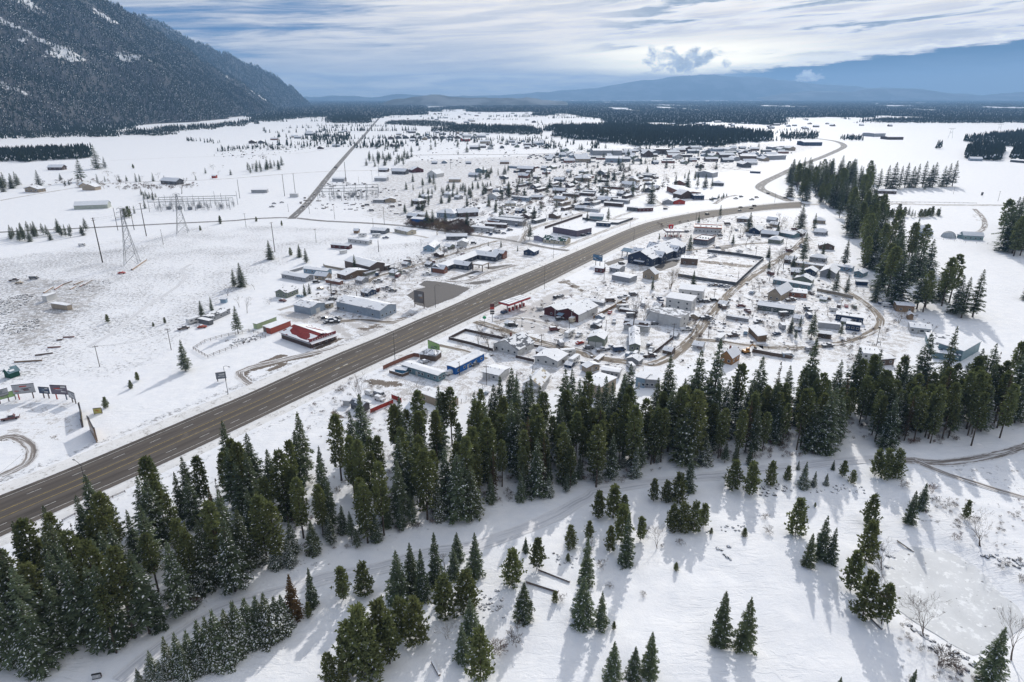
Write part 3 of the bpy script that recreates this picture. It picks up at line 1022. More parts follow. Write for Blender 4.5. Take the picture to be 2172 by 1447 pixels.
PROTO['red'] = [conifer('red',251,9.0,1.6,0.05,26,7,0.45,.06,needle_mat('rusty_needles',(0.06,0.05,0.03),(0.16,0.09,0.045)),'cone',0.35,0.06,0.0,0.36,3)]

def bare_tree(name,seed,h,spread,mat,depth=5,stems=1,up=0.55):
 r = random.Random(seed)
 tb,bb = TriBuf(),TriBuf()

 def grow(buf,p,d,ln,rad,lvl):
  n = 3
  pts,rr = [p],[rad]
  q = p
  for i in range(n):
   d = (d + Vector((r.uniform(-1,1),r.uniform(-1,1),r.uniform(-0.4,0.9) * up)) * 0.17).normalized()
   q = q + d * ln / n
   pts.append(q)
   rr.append(rad * (1 - 0.42 * (i + 1) / n))
  buf.tube(pts,rr,5 if lvl == 0 else 3)
  if lvl < depth:
   kids = r.choice((2,3,3)) if lvl else r.choice((3,4))
   for k in range(kids):
    a = r.uniform(0,6.283)
    o = d.orthogonal().normalized()
    o2 = d.cross(o)
    tilt = spread * r.uniform(0.55,1.15)
    nd = (d + (o * math.cos(a) + o2 * math.sin(a)) * tilt).normalized()
    st = pts[-1] if k < 2 else pts[-2]
    grow(bb,st,nd,ln * r.uniform(0.62,0.86),max(rr[-1] * 0.75,0.016),lvl + 1)
 for s in range(stems):
  d0 = Vector((r.uniform(-.25,.25) * (stems > 1) * 1.6,r.uniform(-.25,.25) * (stems > 1) * 1.6,1)).normalized()
  grow(tb,Vector((r.uniform(-.3,.3) * (stems > 1),r.uniform(-.3,.3) * (stems > 1),-0.3)),d0,h * 0.30,0.018 * h / stems ** 0.5,0)
 return tb.mesh(name + '_trunk',[mat],True),bb.mesh(name + '_branches',[mat],True),h

PROTO['bare'] = [bare_tree('bare',300 + i,10.0,sp,mt,5,st,up) for i,(sp,mt,st,up) in enumerate(((0.62,TWIG,1,0.5),(0.8,TWIG,2,0.4),(0.5,TWIG,1,0.9),(0.75,TWIG_WARM,2,0.5)))]
PROTO['tallbare'] = [bare_tree('tallbare',320 + i,14.0,0.34,TWIG,5,1,1.2) for i in range(2)]
PROTO['shrub'] = [bare_tree('shrub',340 + i,3.2,0.75,mt,4,4,0.3) for i,mt in enumerate((TWIG,BRUSH,TWIG))]
CATS = {'conifer': 'conifer','pine': 'pine tree','fir': 'fir tree','spruce': 'spruce tree','snowy': 'spruce tree','bushy': 'pine tree','dry': 'dead tree','red': 'spruce tree','bare': 'bare tree','tallbare': 'bare tree','shrub': 'shrub'}
NAMES = {'conifer': 'conifer_tree','pine': 'pine_tree','fir': 'fir_tree','spruce': 'spruce_tree','snowy': 'young_spruce','bushy': 'young_pine','dry': 'dead_conifer','red': 'rusty_spruce','bare': 'bare_tree','tallbare': 'bare_poplar','shrub': 'bare_shrub'}
PROTO['conifer'] = PROTO['fir']
_tr = random.Random(5)

def tree(kind,x,y,h,label,group=None,variant=None,wide=1.0,lean=None):
 trunk,crown,h0 = PROTO[kind][_tr.randrange(len(PROTO[kind])) if variant is None else variant]
 s = h / h0
 o = empty(NAMES[kind],(x,y,gz1(x,y) - 0.05),_tr.uniform(0,6.28),label,CATS[kind],group)
 w = s * wide * _tr.uniform(0.9,1.12)
 o.scale = (w,w,s)
 if lean:
  o.rotation_euler = (lean[0],lean[1],o.rotation_euler[2])
 link('trunk',trunk,o)
 link('branches' if kind in ('bare','tallbare','shrub') else 'crown',crown,o)
 return o

def tree_px(kind,tile,bx,by,ty,label,group=None,variant=None,wide=1.0):
 px,py = TP(tile,bx,by)
 tyy = TP(tile,bx,ty)[1]
 x,y = G(px,py)
 return tree(kind,x,y,max(0.8,height_from(px,py,tyy)),label,group,variant,wide)

def poisson(poly,n,dmin,rng,taken=None,tries=60):
 P = np.array(poly)
 x0,y0 = P.min(0)
 x1,y1 = P.max(0)
 pts = list(taken or [])
 start = len(pts)
 for _ in range(n * tries):
  x,y = rng.uniform(x0,x1),rng.uniform(y0,y1)
  if not in_poly(np.array([x]),np.array([y]),poly)[0]:
   continue
  if any((x - a) ** 2 + (y - b) ** 2 < dmin * dmin for a,b in pts):
   continue
  pts.append((x,y))
  if len(pts) - start >= n:
   break
 return pts[start:]

def stand(poly_px,n,dmin,hlo,hhi,kinds,label,group,seed,wide=1.0):
 rr = random.Random(seed)
 pts = poisson([G(*p) for p in poly_px],n,dmin,rr)
 for x,y in pts:
  k = rr.choice(kinds)
  lb = label[k] if isinstance(label,dict) else label
  tree(k,x,y,rr.uniform(hlo,hhi),lb(x,y) if callable(lb) else lb,group,None,wide)
 return pts

# ------------------------------------------------------------------ the belt of tall conifers across the middle
BELT = [(55,1420),(180,1385),(300,1345),(440,1280),(560,1225),(690,1180),(850,1130),(960,1105),(1090,1062),(1220,1042),(1330,1020),(1430,985),(1560,985),(1640,985),(1800,952),(1900,950),(2020,945),(2110,915),(2230,890),
  (2230,800),(2090,835),(1960,850),(1800,858),(1600,880),(1420,890),(1260,905),(1100,905),(980,930),(860,960),(740,985),(620,1015),(500,1050),(400,1085),(300,1120),(215,1165),(120,1230),(30,1290)]

def belt_place(what):
 """say where along the belt a tree stands, by what one finds beside it"""
 def f(x,y):
  k = F_PX * CP * 1.0
  d = y * CP + CAM_H * SP
  px = IMG_W / 2 + F_PX * x / d
  py = IMG_H / 2 - F_PX * (y * SP - CAM_H * CP) / d
  lo = np.interp(px,[55,300,560,850,1090,1430,1900,2230],[1420,1345,1225,1130,1062,985,950,890])
  up = np.interp(px,[30,215,500,740,980,1260,1600,2230],[1290,1165,1050,985,930,905,880,800])
  f_ = (lo - py) / max(1,lo - up)
  row = 'front row' if f_ < .33 else ('middle' if f_ < .67 else 'back row')
  for lim,pl in ((330,'beside the highway shoulder'),(560,'near the lamp post'),(780,'below the red fenced yard'),(980,'below the tan flat building'),(1200,'below the carport house'),(1420,'below the grey box house'),(1640,'below the orange house'),(1880,'below the flat white house'),(9999,'by the forest road')):
   if px < lim:
    return f'{what} in the belt, {row}, {pl}'
 return f

BL = {'pine': belt_place('tall slender pine'),'fir': belt_place('tall dark fir'),'dry': belt_place('brown dying conifer')}
stand(BELT,300,2.8,15.5,23.0,['pine','pine','fir','fir','pine','fir','pine','fir','fir','pine','pine','fir','pine','fir','dry'],BL,'tall conifers of the belt',41)
stand([(0,1460),(260,1395),(330,1350),(250,1300),(120,1250),(-80,1300),(-120,1420)],26,3.4,17,24,['fir','fir','pine'],{'fir': 'tall snow dusted fir in the dark wood at the lower left corner','pine': 'tall snow dusted pine in the dark wood at the lower left corner'},'conifers in the lower left corner',42)
stand([(1090,1050),(1220,1035),(1330,1012),(1430,980),(1640,975),(1800,945),(2020,935),(2230,880),(2230,840),(2020,880),(1800,890),(1600,905),(1400,925),(1200,950),(1090,980)],84,2.6,14,19,['pine'],{'pine': belt_place('slender mid-height pine')},'pines of the thick right half of the belt',44)
# understory along the lower rim of the belt
RIM = [(330,1345),(450,1275),(560,1225),(690,1180),(850,1135),(1090,1065),(1220,1045),(1430,995),(1600,990),(1600,975),(1430,965),(1220,1010),(1090,1040),(850,1095),(690,1140),(560,1185),(450,1230),(330,1300)]
stand(RIM,46,3.0,6,11,['snowy','fir','snowy','spruce'],{'snowy': 'short snow laden spruce under the tall belt along the path','fir': 'short dark fir under the tall belt along the path','spruce': 'short green spruce under the tall belt along the path'},'understory along the belt',43)

# trees rising out of the belt that can be picked out one by one
T = tree_px
for k,tl,bx,by,ty,lb in (
 ('fir','Z',130,1205,1072,'tall fir with ragged top beside the highway bend at the lower left'),
 ('fir','Z',345,1090,968,'fir with pointed top rising against the highway near the lamp post'),
 ('pine','Z',250,1210,1045,'broad green pine in front of the highway shoulder'),
 ('fir','Z',497,1045,893,'tallest pointed fir overlapping the highway edge'),
 ('fir','Z',545,1060,920,'dark fir next to the tallest pointed fir by the highway'),
 ('fir','Z',772,960,832,'dark fir in front of the red fenced yard'),
 ('fir','Z',855,985,838,'broad dark fir hiding the white cottage'),
 ('fir','Z',935,950,815,'slim dark fir beside the tan flat roofed building'),
 ('fir','Z',1085,885,778,'dark twin topped fir beside the white house with carport'),
 ('fir','Z',1125,890,795,'shorter dark fir behind the white house with carport'),
 ('fir','Z',1195,930,780,'tall bushy fir in front of the two storey trailer house'),
 ('fir','Z',1225,930,800,'tall fir leaning on its bushy neighbour by the two storey house'),
 ('fir','Z',1330,905,770,'narrow fir standing before the grey box house'),
 ('fir','Z',1410,900,750,'tall fir in front of the gravel road corner'),
 ('fir','Z',1505,920,715,'tallest broad fir beside the orange gabled house'),
 ('fir','Z',1470,915,740,'tall fir just beside the tallest broad fir'),
 ('fir','Z',1600,890,755,'dark fir below the loop road excavator yard'),
 ('fir','Z',1705,880,715,'tall thin fir crossing the loop road'),
 ('fir','Z',1800,865,735,'tall dark fir beside the flat roofed white house'),
 ('fir','Z',1940,860,705,'broad fir before the teal shed'),
 ('fir','Z',1990,855,690,'dark fir next to the teal shed roof'),
 ('fir','Z',2150,870,700,'huge dark fir at the edge of the snow field'),
 ('fir','Z',2175,790,640,'ragged fir leaning over the snow field edge'),
 ('pine','Z',1465,985,825,'pale green pine crown in the middle of the belt'),
 ('pine','Z',2060,945,830,'rounded pale pine at the lower bend of the belt'),
 ('pine','Z',2120,930,815,'tall rounded pine at the end of the belt by the forest road'),
 ('fir','Z',318,1345,1165,'tall fir standing free at the lower edge of the corner wood'),
 ('fir','Z',500,1255,1095,'thick fir with skirt to the ground beside the snow path'),
 ('fir','Z',1000,1095,985,'fir at the lower belt edge above the small spruces'),
):
 T(k,tl,bx,by,ty,lb)

# ------------------------------------------------------------------ foreground clearing
FG = [
 ('bushy','q',740,890,665,'bushy young pine, lower of the pair beside the snow path'),
 ('bushy','q',885,850,625,'bushy young pine, upper of the pair beside the snow path'),
 ('spruce','q',1120,890,540,'leftmost spruce of the small grove in the clearing'),
 ('spruce','q',1210,805,480,'tall spruce at the back of the small grove'),
 ('spruce','q',1285,885,535,'front dark spruce of the small grove'),
 ('spruce','q',1375,775,415,'yellow tipped slim spruce in the small grove'),
 ('spruce','q',1500,730,520,'short brownish spruce beside the yellow tipped one'),
 ('spruce','q',1522,620,415,'thin spruce behind the short brownish one'),
 ('spruce','q',1645,720,425,'solitary narrow spruce below the snow path'),
 ('red','q',405,1010,710,'rust coloured spruce at the end of the snowy hedge row'),
 ('spruce','q',530,930,665,'blue green spruce beside the rust coloured one'),
 ('bushy','q',505,1010,900,'low round pine in front of the rust coloured spruce'),
 ('bushy','q',1440,1000,720,'round headed pine with bare stems in the clearing'),
 ('bushy','q',1590,970,690,'round headed pine behind the tall narrow spruces'),
 ('bushy','q',1240,1180,880,'sparse greyish pine in the middle of the clearing'),
 ('bushy','q',1140,1130,880,'thin greyish pine left of the sparse one'),
 ('bushy','q',870,1390,940,'largest green pine of the dense clump at the bottom'),
 ('bushy','q',1010,1280,890,'bright green pine at the back of the dense clump'),
 ('bushy','q',1060,1330,1010,'bright green pine at the side of the dense clump'),
 ('bushy','q',780,1330,1040,'green pine at the upper left of the dense clump'),
 ('bushy','q',650,1450,1250,'small pine at the lower left of the dense clump'),
 ('bushy','q',740,1475,1320,'small pointed pine in front of the dense clump'),
 ('bushy','q',950,1430,1120,'low pine in front of the dense clump'),
 ('spruce','q',1560,1315,1050,'dark spruce, left of the close pair at the bottom'),
 ('spruce','q',1615,1160,880,'tall dark spruce behind the close pair at the bottom'),
 ('bushy','q',1680,1425,1090,'yellowish pine, right of the close pair at the bottom'),
 ('bushy','r',280,785,550,'round pine above the wooden planks in the snow'),
 ('bushy','r',450,680,470,'round pine behind the wooden planks in the snow'),
 ('spruce','r',372,570,465,'tiny spruce at the back of the round pine'),
 ('bushy','r',680,535,375,'flat topped pine below the snow path'),
 ('bushy','r',805,475,345,'small pine beside the flat topped pine'),
 ('spruce','r',360,1035,780,'dark stocky spruce below the wooden planks'),
 ('spruce','r',785,790,460,'yellow green tall spruce in the centre of the clearing'),
 ('spruce','r',760,1065,740,'dark tall spruce below the yellow green one'),
 ('spruce','r',885,1105,845,'small spruce with visible trunk beside the dark tall one'),
 ('bushy','r',950,565,385,'broad pine at the left of the middle group'),
 ('spruce','r',1058,645,290,'tall narrow spruce of the middle group'),
 ('bushy','r',1030,490,230,'tall pine behind the narrow spruce of the middle group'),
 ('bushy','r',1160,470,310,'small round pine at the right of the middle group'),
 ('bushy','r',870,330,140,'dark broad pine where the path bends'),
 ('bushy','r',970,325,95,'dark tall pine where the path bends'),
 ('bushy','r',1045,290,160,'dark small pine where the path bends'),
 ('bushy','r',1380,405,225,'leftmost pine of the compact cluster by the bare twigs'),
 ('bushy','r',1450,405,210,'second pine of the compact cluster by the bare twigs'),
 ('bushy','r',1525,410,200,'third pine of the compact cluster by the bare twigs'),
 ('bushy','r',1590,385,215,'rightmost pine of the compact cluster by the bare twigs'),
 ('bushy','r',1250,200,45,'round pine at the left of the clump above the path'),
 ('bushy','r',1335,205,60,'round pine in the middle of the clump above the path'),
 ('bushy','r',1415,210,5,'snow dusted pine at the right of the clump above the path'),
 ('fir','r',1490,130,-110,'pointed dark fir behind the clump above the path'),
 ('spruce','r',1700,1185,820,'yellow green spruce, left of the lone pair on open snow'),
 ('spruce','r',1870,1215,855,'dark spruce, right of the lone pair on open snow'),
 ('spruce','r',965,1460,1180,'spruce at the bottom edge, left of the three'),
 ('spruce','r',1110,1440,1215,'spruce at the bottom edge, middle of the three'),
 ('spruce','r',1215,1425,1120,'spruce at the bottom edge, right of the three'),
 ('bushy','s',370,435,185,'loose pine standing apart on the slope above open snow'),
 ('spruce','s',450,665,440,'dark low spruce, left of the trio casting long shadow'),
 ('spruce','s',535,620,320,'tall spruce, middle of the trio casting long shadow'),
 ('spruce','s',605,640,400,'sparse spruce, right of the trio casting long shadow'),
 ('bushy','s',880,370,150,'tall pine at the top of the row by the pond'),
 ('bushy','s',850,620,340,'wide pine in the middle of the row by the pond'),
 ('bushy','s',745,830,560,'wide green pine in the lower row by the pond'),
 ('bushy','s',830,1015,700,'pine with bare trunk at the foot of the pond row'),
 ('bushy','s',960,1055,785,'thin pine at the lower end of the pond row'),
 ('spruce','s',1150,355,130,'leaning spruce above the pond, front of the two'),
 ('spruce','s',1230,265,85,'leaning spruce above the pond, back of the two'),
 ('bushy','s',1535,335,205,'small pine above the bare trees at the pond'),
 ('spruce','s',1690,1450,1075,'large dark spruce in the lower right corner'),
 ('spruce','s',1165,1500,1355,'spruce tip at the bottom edge near the corner'),
 ('spruce','s',665,1520,1405,'brown spruce tip poking in at the bottom edge'),
 ('snowy','u',430,1290,1115,'small spruce, left of the four on the rocky bank'),
 ('snowy','u',505,1285,1180,'small spruce, second of the four on the rocky bank'),
 ('snowy','u',590,1275,1195,'small spruce, right of the four on the rocky bank'),
 ('snowy','u',395,1170,1105,'small spruce, highest of the four on the rocky bank'),
 ('bushy','u',705,1225,1110,'small round pine between the bank and the pine clump'),
 ('bushy','u',772,1265,1175,'tiny round pine beside the small round pine'),
 ('spruce','u',638,1175,1105,'tiny sapling spruce under the belt edge'),
 ('bushy','u',930,1215,1030,'left pine of the round clump below the belt'),
 ('bushy','u',1000,1235,1035,'middle pine of the round clump below the belt'),
 ('bushy','u',1070,1235,1040,'right pine of the round clump below the belt'),
 ('bushy','u',60,1335,1100,'wide frosted pine at the left of the rocky bank'),
 ('bushy','u',200,1280,1110,'wide dark pine at the rocky bank'),
 ('bushy','u',320,1245,1145,'bristly young pine at the rocky bank'),
 ('bushy','u',-60,1290,1090,'frosted pine clump above the open slope'),
]
for k,tl,bx,by,ty,lb in FG:
 T(k,tl,bx,by,ty,lb)
for i,(tl,bx,by,ty) in enumerate([('q',40,1235,900),('q',105,1140,870),('q',175,1150,860),('q',235,1150,835),('q',295,1110,860),('q',335,1060,850),('p',960,1460,1350),('p',1060,1410,1230),('p',1120,1440,1290),('p',1180,1400,1140),('p',1255,1390,1115),
          ('p',1330,1360,1100),('p',1410,1340,1035),('p',1470,1345,1010),('p',1520,1310,965),('p',1590,1260,955),('p',1650,1235,900),('p',1720,1180,880),('p',1800,1160,860),('p',1375,1385,1180),('p',1290,1420,1200),('p',1560,1320,1060)]):
 T('snowy',tl,bx,by,ty,'snow laden young spruce in the hedge row along the snow path','snowy hedge row by the path',None,1.05)
for tl,bx,by,ty,k,lb in (
 ('s',1640,515,280,'bare','spreading bare tree at the far shore of the pond'),
 ('s',970,645,450,'bare','thin bare sapling between the pine row and the pond'),
 ('s',985,1010,660,'bare','thin bare sapling over the pond edge beside the pine row'),
 ('s',1255,1120,855,'bare','bare upright tree on the near shore of the pond'),
 ('s',1860,1285,970,'bare','tall bare tree at the right edge by the pond'),
 ('s',1350,1345,1170,'shrub','bare shrub on the rocky shore below the pond'),
 ('s',1500,1380,1280,'shrub','low bare shrub near the corner spruce'),
 ('s',1310,165,80,'shrub','bare shrub behind the leaning spruces'),
 ('s',1100,110,40,'shrub','bare shrub at the fork of the forest tracks'),
 ('s',1420,240,170,'shrub','dark brush clump above the pond'),
 ('s',1340,215,160,'shrub','dark brush clump beside the leaning spruces'),
 ('s',1460,470,410,'shrub','low brown brush at the pond shore'),
 ('s',1810,640,580,'shrub','red brown brush on the right shore'),
 ('s',1910,760,690,'shrub','red brown brush near the right picture edge'),
 ('r',290,1180,1040,'shrub','bare shrub below the stocky spruce'),
 ('r',175,1260,1150,'shrub','bare shrub beside the yellowish pine'),
 ('r',620,910,850,'shrub','reddish brush in front of the yellow green spruce'),
 ('r',1275,525,365,'bare','bare saplings beside the compact pine cluster'),
 ('r',1440,505,440,'shrub','small bare shrub below the compact pine cluster'),
 ('q',1455,1160,1030,'bare','orange bare sapling below the round headed pines'),
 ('q',1440,680,540,'bare','thin leafless sapling among the small grove'),
 ('q',1165,1130,1050,'shrub','red shrub under the greyish pines'),
 ('q',1780,1270,1160,'shrub','pale bare shrub right of the close pair'),
 ('p',905,1150,1010,'bare','bare sapling beside the free standing fir'),
 ('p',1350,920,790,'shrub','brown shrub above the snow path'),
 ('p',1240,900,780,'shrub','brown shrub under the belt at the snow path'),
):
 T(k,tl,bx,by,ty,lb)

# ------------------------------------------------------------------ conifers in and beyond the town
EAST = [(1672,420),(1745,438),(1790,470),(1800,545),(1845,590),(1880,640),(1930,665),(2000,690),(2062,700),(2066,660),(2000,620),(1955,560),(1935,525),(1900,505),(1868,470),(1835,440),(1840,425),(1700,395)]
EL = {'conifer': 'dark fir in the tall shelterbelt between the houses and the snow field','pine': 'dark pine in the tall shelterbelt between the houses and the snow field'}
stand(EAST,118,4.8,21,31,['conifer','conifer','pine'],EL,'shelterbelt east of the houses',51,1.25)
stand([(1665,395),(1760,415),(1850,420),(1850,385),(1790,375),(1690,372)],46,7,23,33,['conifer','conifer','pine'],{'conifer': 'dark fir in the grove inside the road junction','pine': 'dark pine in the grove inside the road junction'},'grove at the road junction',52,1.3)
for i,(bx,by,ty) in enumerate([(960,700,540),(1030,660,520),(1090,640,490),(1150,620,470),(1200,600,440),(1260,590,430),(1300,590,425),(1360,580,440),(1420,580,430),(1450,575,420),(1540,560,440),(1580,555,445),(1630,550,460)]):
 px,py = 1672 + (bx - 960) * 0.235 + 190,320 + (by - 240) / 4.256 * 0.24 + 58
 x,y = G(px,py)
 tree('conifer',x,y,27 + (i * 7 % 5) * 1.6,'dark fir in the row sheltering the farm field','row of firs at the farm field',None,1.35)
stand([(2105,520),(2125,560),(2172,585),(2260,590),(2260,480),(2130,470)],26,5.5,26,35,['conifer','pine'],{'conifer': 'dark fir in the round grove at the right edge','pine': 'dark pine in the round grove at the right edge'},'grove at the right edge',53,1.3)
stand([(1855,465),(2000,462),(2000,455),(1855,455)],26,3.5,6,11,['bushy','conifer'],{'conifer': 'small fir in the row below the east road','bushy': 'small round pine in the row below the east road'},'row below the east road',54,1.2)
stand([(2150,640),(2172,660),(2240,650),(2200,600)],4,5,9,14,['conifer'],'ragged fir beyond the snow field at the right edge','firs at the right edge of the field',55,1.2)
TOWN = [
 ('conifer','a',1900,1095,770,'solitary loose pine beside the highway field'),('conifer','b',750,810,520,'big fir beside the pale green container'),
 ('conifer','b',785,330,80,'tall pine at the upper left of the grey houses'),('conifer','b',710,330,150,'shorter pine beside the tall pine by the grey houses'),
 ('spruce','b',380,640,470,'dark spruce, front of the pair beside the trailers'),('spruce','b',480,570,430,'dark spruce, back of the pair beside the trailers'),
 ('spruce','b',1430,425,300,'dark spruce against the sage green house'),('spruce','b',1480,400,290,'smaller spruce against the sage green house'),
 ('bushy','a',1105,600,515,'small pine in the middle of the stubble field'),('bushy','a',1410,1195,1105,'small pine above the billboards, right one'),
 ('bushy','a',1340,1275,1190,'small pine above the billboards, left one'),('bushy','h',1085,410,300,'frosted pine behind the tipped billboard'),
 ('bushy','a',1690,610,545,'small pine on the slope by the field track'),('bushy','a',1570,640,595,'tiny pine on the slope by the field track'),
 ('conifer','B',525,1150,975,'narrow pine standing in the stubble field'),('conifer','B',790,1130,1010,'taller pine of the trio above the grey houses'),
 ('conifer','B',850,1180,1045,'right pine of the trio above the grey houses'),('bushy','B',710,1115,1045,'small left pine of the trio above the grey houses'),
 ('spruce','B',1290,1250,1105,'dark spruce before the brown workshop'),('bushy','B',630,850,800,'small pine south of the road fork'),
 ('bushy','B',75,825,755,'small pine beside the county road'),('bushy','B',400,810,765,'small bushy tree beside the road fork'),
 ('spruce','A',1990,830,760,'small spruce by the road below the substation'),('bushy','A',1810,890,845,'tiny pine near the pylon'),
 ('bushy','A',1130,775,690,'bushy fir left of the substation, left one'),('bushy','A',1165,775,670,'bushy fir left of the substation, middle one'),
 ('spruce','A',1215,735,660,'bushy fir left of the substation, right one'),('spruce','A',1310,690,600,'dark fir in front of the substation corner'),
 ('conifer','A',740,450,230,'large snow dusted fir behind the tan barn'),('conifer','A',355,485,340,'snow dusted fir beside the field lane'),
 ('conifer','A',885,470,375,'snow dusted fir next to the tan barn'),('spruce','A',950,450,395,'small fir right of the tan barn'),
 ('spruce','A',1080,450,390,'first small spruce along the cross road'),('spruce','A',1145,445,390,'second small spruce along the cross road'),
 ('spruce','A',1230,450,370,'third spruce along the cross road'),('spruce','A',1265,450,380,'fourth spruce along the cross road'),
 ('spruce','A',1385,445,365,'fifth spruce along the cross road'),('spruce','A',590,485,430,'low spruce beside the field lane'),('spruce','A',625,480,425,'second low spruce beside the field lane'),
 ('bushy','A',1205,330,290,'small bush tree in the upper snow field'),('conifer','A',880,335,110,'large fir at the edge of the dark grove, left one'),('conifer','A',950,330,220,'large fir at the edge of the dark grove, right one'),
 ('spruce','D',570,1250,1135,'small dark spruce below the tan gabled house'),('spruce','D',935,1230,1080,'blue spruce inside the walled lot'),
 ('conifer','D',905,900,750,'tall thin fir between the lodge and the grey shop'),('conifer','D',630,810,745,'small conifer beside the second gas station'),
 ('conifer','D',560,475,265,'tall dark fir at the corner of the side street'),('conifer','D',170,640,505,'dark round fir beside the highway houses'),
 ('conifer','D',885,330,195,'dark fir behind the brick hall, left one'),('conifer','D',975,330,230,'dark fir behind the brick hall, middle one'),('conifer','D',1045,330,205,'dark fir behind the brick hall, right one'),('conifer','D',1105,330,230,'slim fir behind the brick hall'),
 ('conifer','D',1440,730,550,'dark fir beside the brown bungalow'),('conifer','D',1180,590,485,'small fir beside the highway bend'),('conifer','D',60,280,180,'round fir in the old town, left of the pair'),('conifer','D',160,340,230,'round fir in the old town, right of the pair'),
 ('conifer','f',1060,700,450,'broad dark spruce behind the wooden fence'),('conifer','f',1180,690,500,'second dark spruce behind the wooden fence'),('conifer','f',1470,770,490,'open grown pine beside the loop road'),
 ('conifer','f',1160,410,130,'brownish pine at the end of the upper lane'),('conifer','f',735,370,60,'reddish conifer beside the gravel road'),('conifer','f',715,560,360,'dark conifer beside the blue cottage'),('conifer','f',640,560,440,'shorter conifer beside the blue cottage'),
 ('conifer','f',610,1090,920,'left fir of the group by the wooden shed'),('conifer','f',700,1070,910,'middle fir of the group by the wooden shed'),('conifer','f',820,1150,870,'tall fir between the shed and the blue trailers'),('conifer','f',1120,1120,970,'fir in front of the long white trailer'),
 ('conifer','f',660,1160,1050,'short fir below the group by the wooden shed'),
 ('conifer','E',230,720,560,'dark conifer among the upper lane houses'),('conifer','E',110,700,480,'tall conifer above the upper lane houses'),('conifer','E',1230,350,250,'single fir beside the east road'),
 ('spruce','C',1685,630,545,'dark spruce beside the blue fenced house'),('spruce','C',905,870,805,'small spruce behind the motel, middle one'),('spruce','C',790,860,820,'small spruce behind the motel, left one'),('spruce','C',1055,905,850,'small spruce behind the motel, right one'),
 ('conifer','C',1165,800,650,'tall dark fir beside the street corner'),('conifer','C',240,680,530,'first dark fir beside the blue shed'),('conifer','C',290,670,520,'second dark fir beside the blue shed'),('conifer','C',405,660,520,'third dark fir beside the blue shed'),
 ('conifer','C',795,500,405,'fir at the near end of the empty street'),('conifer','C',860,520,430,'second fir at the near end of the empty street'),('conifer','C',915,600,490,'dark spruce among the trailers'),('conifer','C',1405,530,435,'conifer beside the side street'),
 ('conifer','C',900,415,315,'narrow fir standing in the empty street'),('conifer','C',975,420,285,'larger fir beside the empty street'),('conifer','C',1050,375,290,'fir at the bend of the empty street'),('conifer','C',1095,320,235,'fir beyond the empty street'),('conifer','C',1165,310,200,'round fir beyond the empty street'),
 ('conifer','C',1320,400,285,'fir above the trailer rows'),('conifer','C',1755,290,215,'dark round fir in the upper town'),('conifer','C',1265,540,455,'small fir above the trailer rows'),
 ('conifer','C',110,280,205,'conical fir beside the white barn'),('conifer','C',300,320,200,'tall fir at the white barn'),('conifer','C',50,350,275,'fir left of the white barn'),('conifer','C',430,345,280,'fir right of the long shed'),
]
for k,tl,bx,by,ty,lb in TOWN:
 T(k,tl,bx,by,ty,lb,None,None,1.25 if tl in 'CDEAB' and k == 'conifer' else 1.1)
for poly,n,dm,hl_,hh_,lb,gp,sd in (
 ([(845,450),(900,415),(960,400),(1050,395),(1045,410),(970,425),(920,440),(870,455)],44,5,7,12,'fir in the long planted row along the empty street','planted rows along the empty street',61),
 ([(925,408),(860,410),(915,385),(940,390)],6,8,7,13,'fir beside the round tank','firs beside the round tank',62),
 ([(1000,390),(1075,375),(1080,360),(1010,372)],16,7,9,14,'fir in the row above the empty street','row above the empty street',63),
 ([(770,355),(860,352),(865,330),(780,335)],34,9,10,16,'fir in the farmstead grove beside the straight road','farmstead grove',64),
 ([(520,372),(590,362),(612,358),(605,348),(525,360)],16,7,10,16,'fir in the windbreak beside the cross road','windbreak beside the cross road',65),
 ([(0,512),(60,515),(150,505),(205,495),(200,485),(0,495)],26,5,7,12,'young fir in the hedge below the county road','hedge below the county road',66),
 ([(0,410),(42,404),(45,390),(-20,395)],12,5,14,20,'snow dusted fir in the grove at the left edge','grove at the left edge',67),
 ([(295,422),(330,428),(335,420),(300,412)],8,4,6,10,'small fir beside the substation','firs beside the substation',68),
 ([(1505,478),(1530,473),(1528,468),(1500,473)],1,3,4,5,'low fir beside the burger stand',None,69),
 ([(1510,428),(1545,418),(1543,414),(1508,423)],10,4,3,5,'small conifer in the hedge beside the brick hall','hedge beside the brick hall',70),
):
 stand(poly,n,dm,hl_,hh_,['conifer'],lb,gp,sd,1.3)
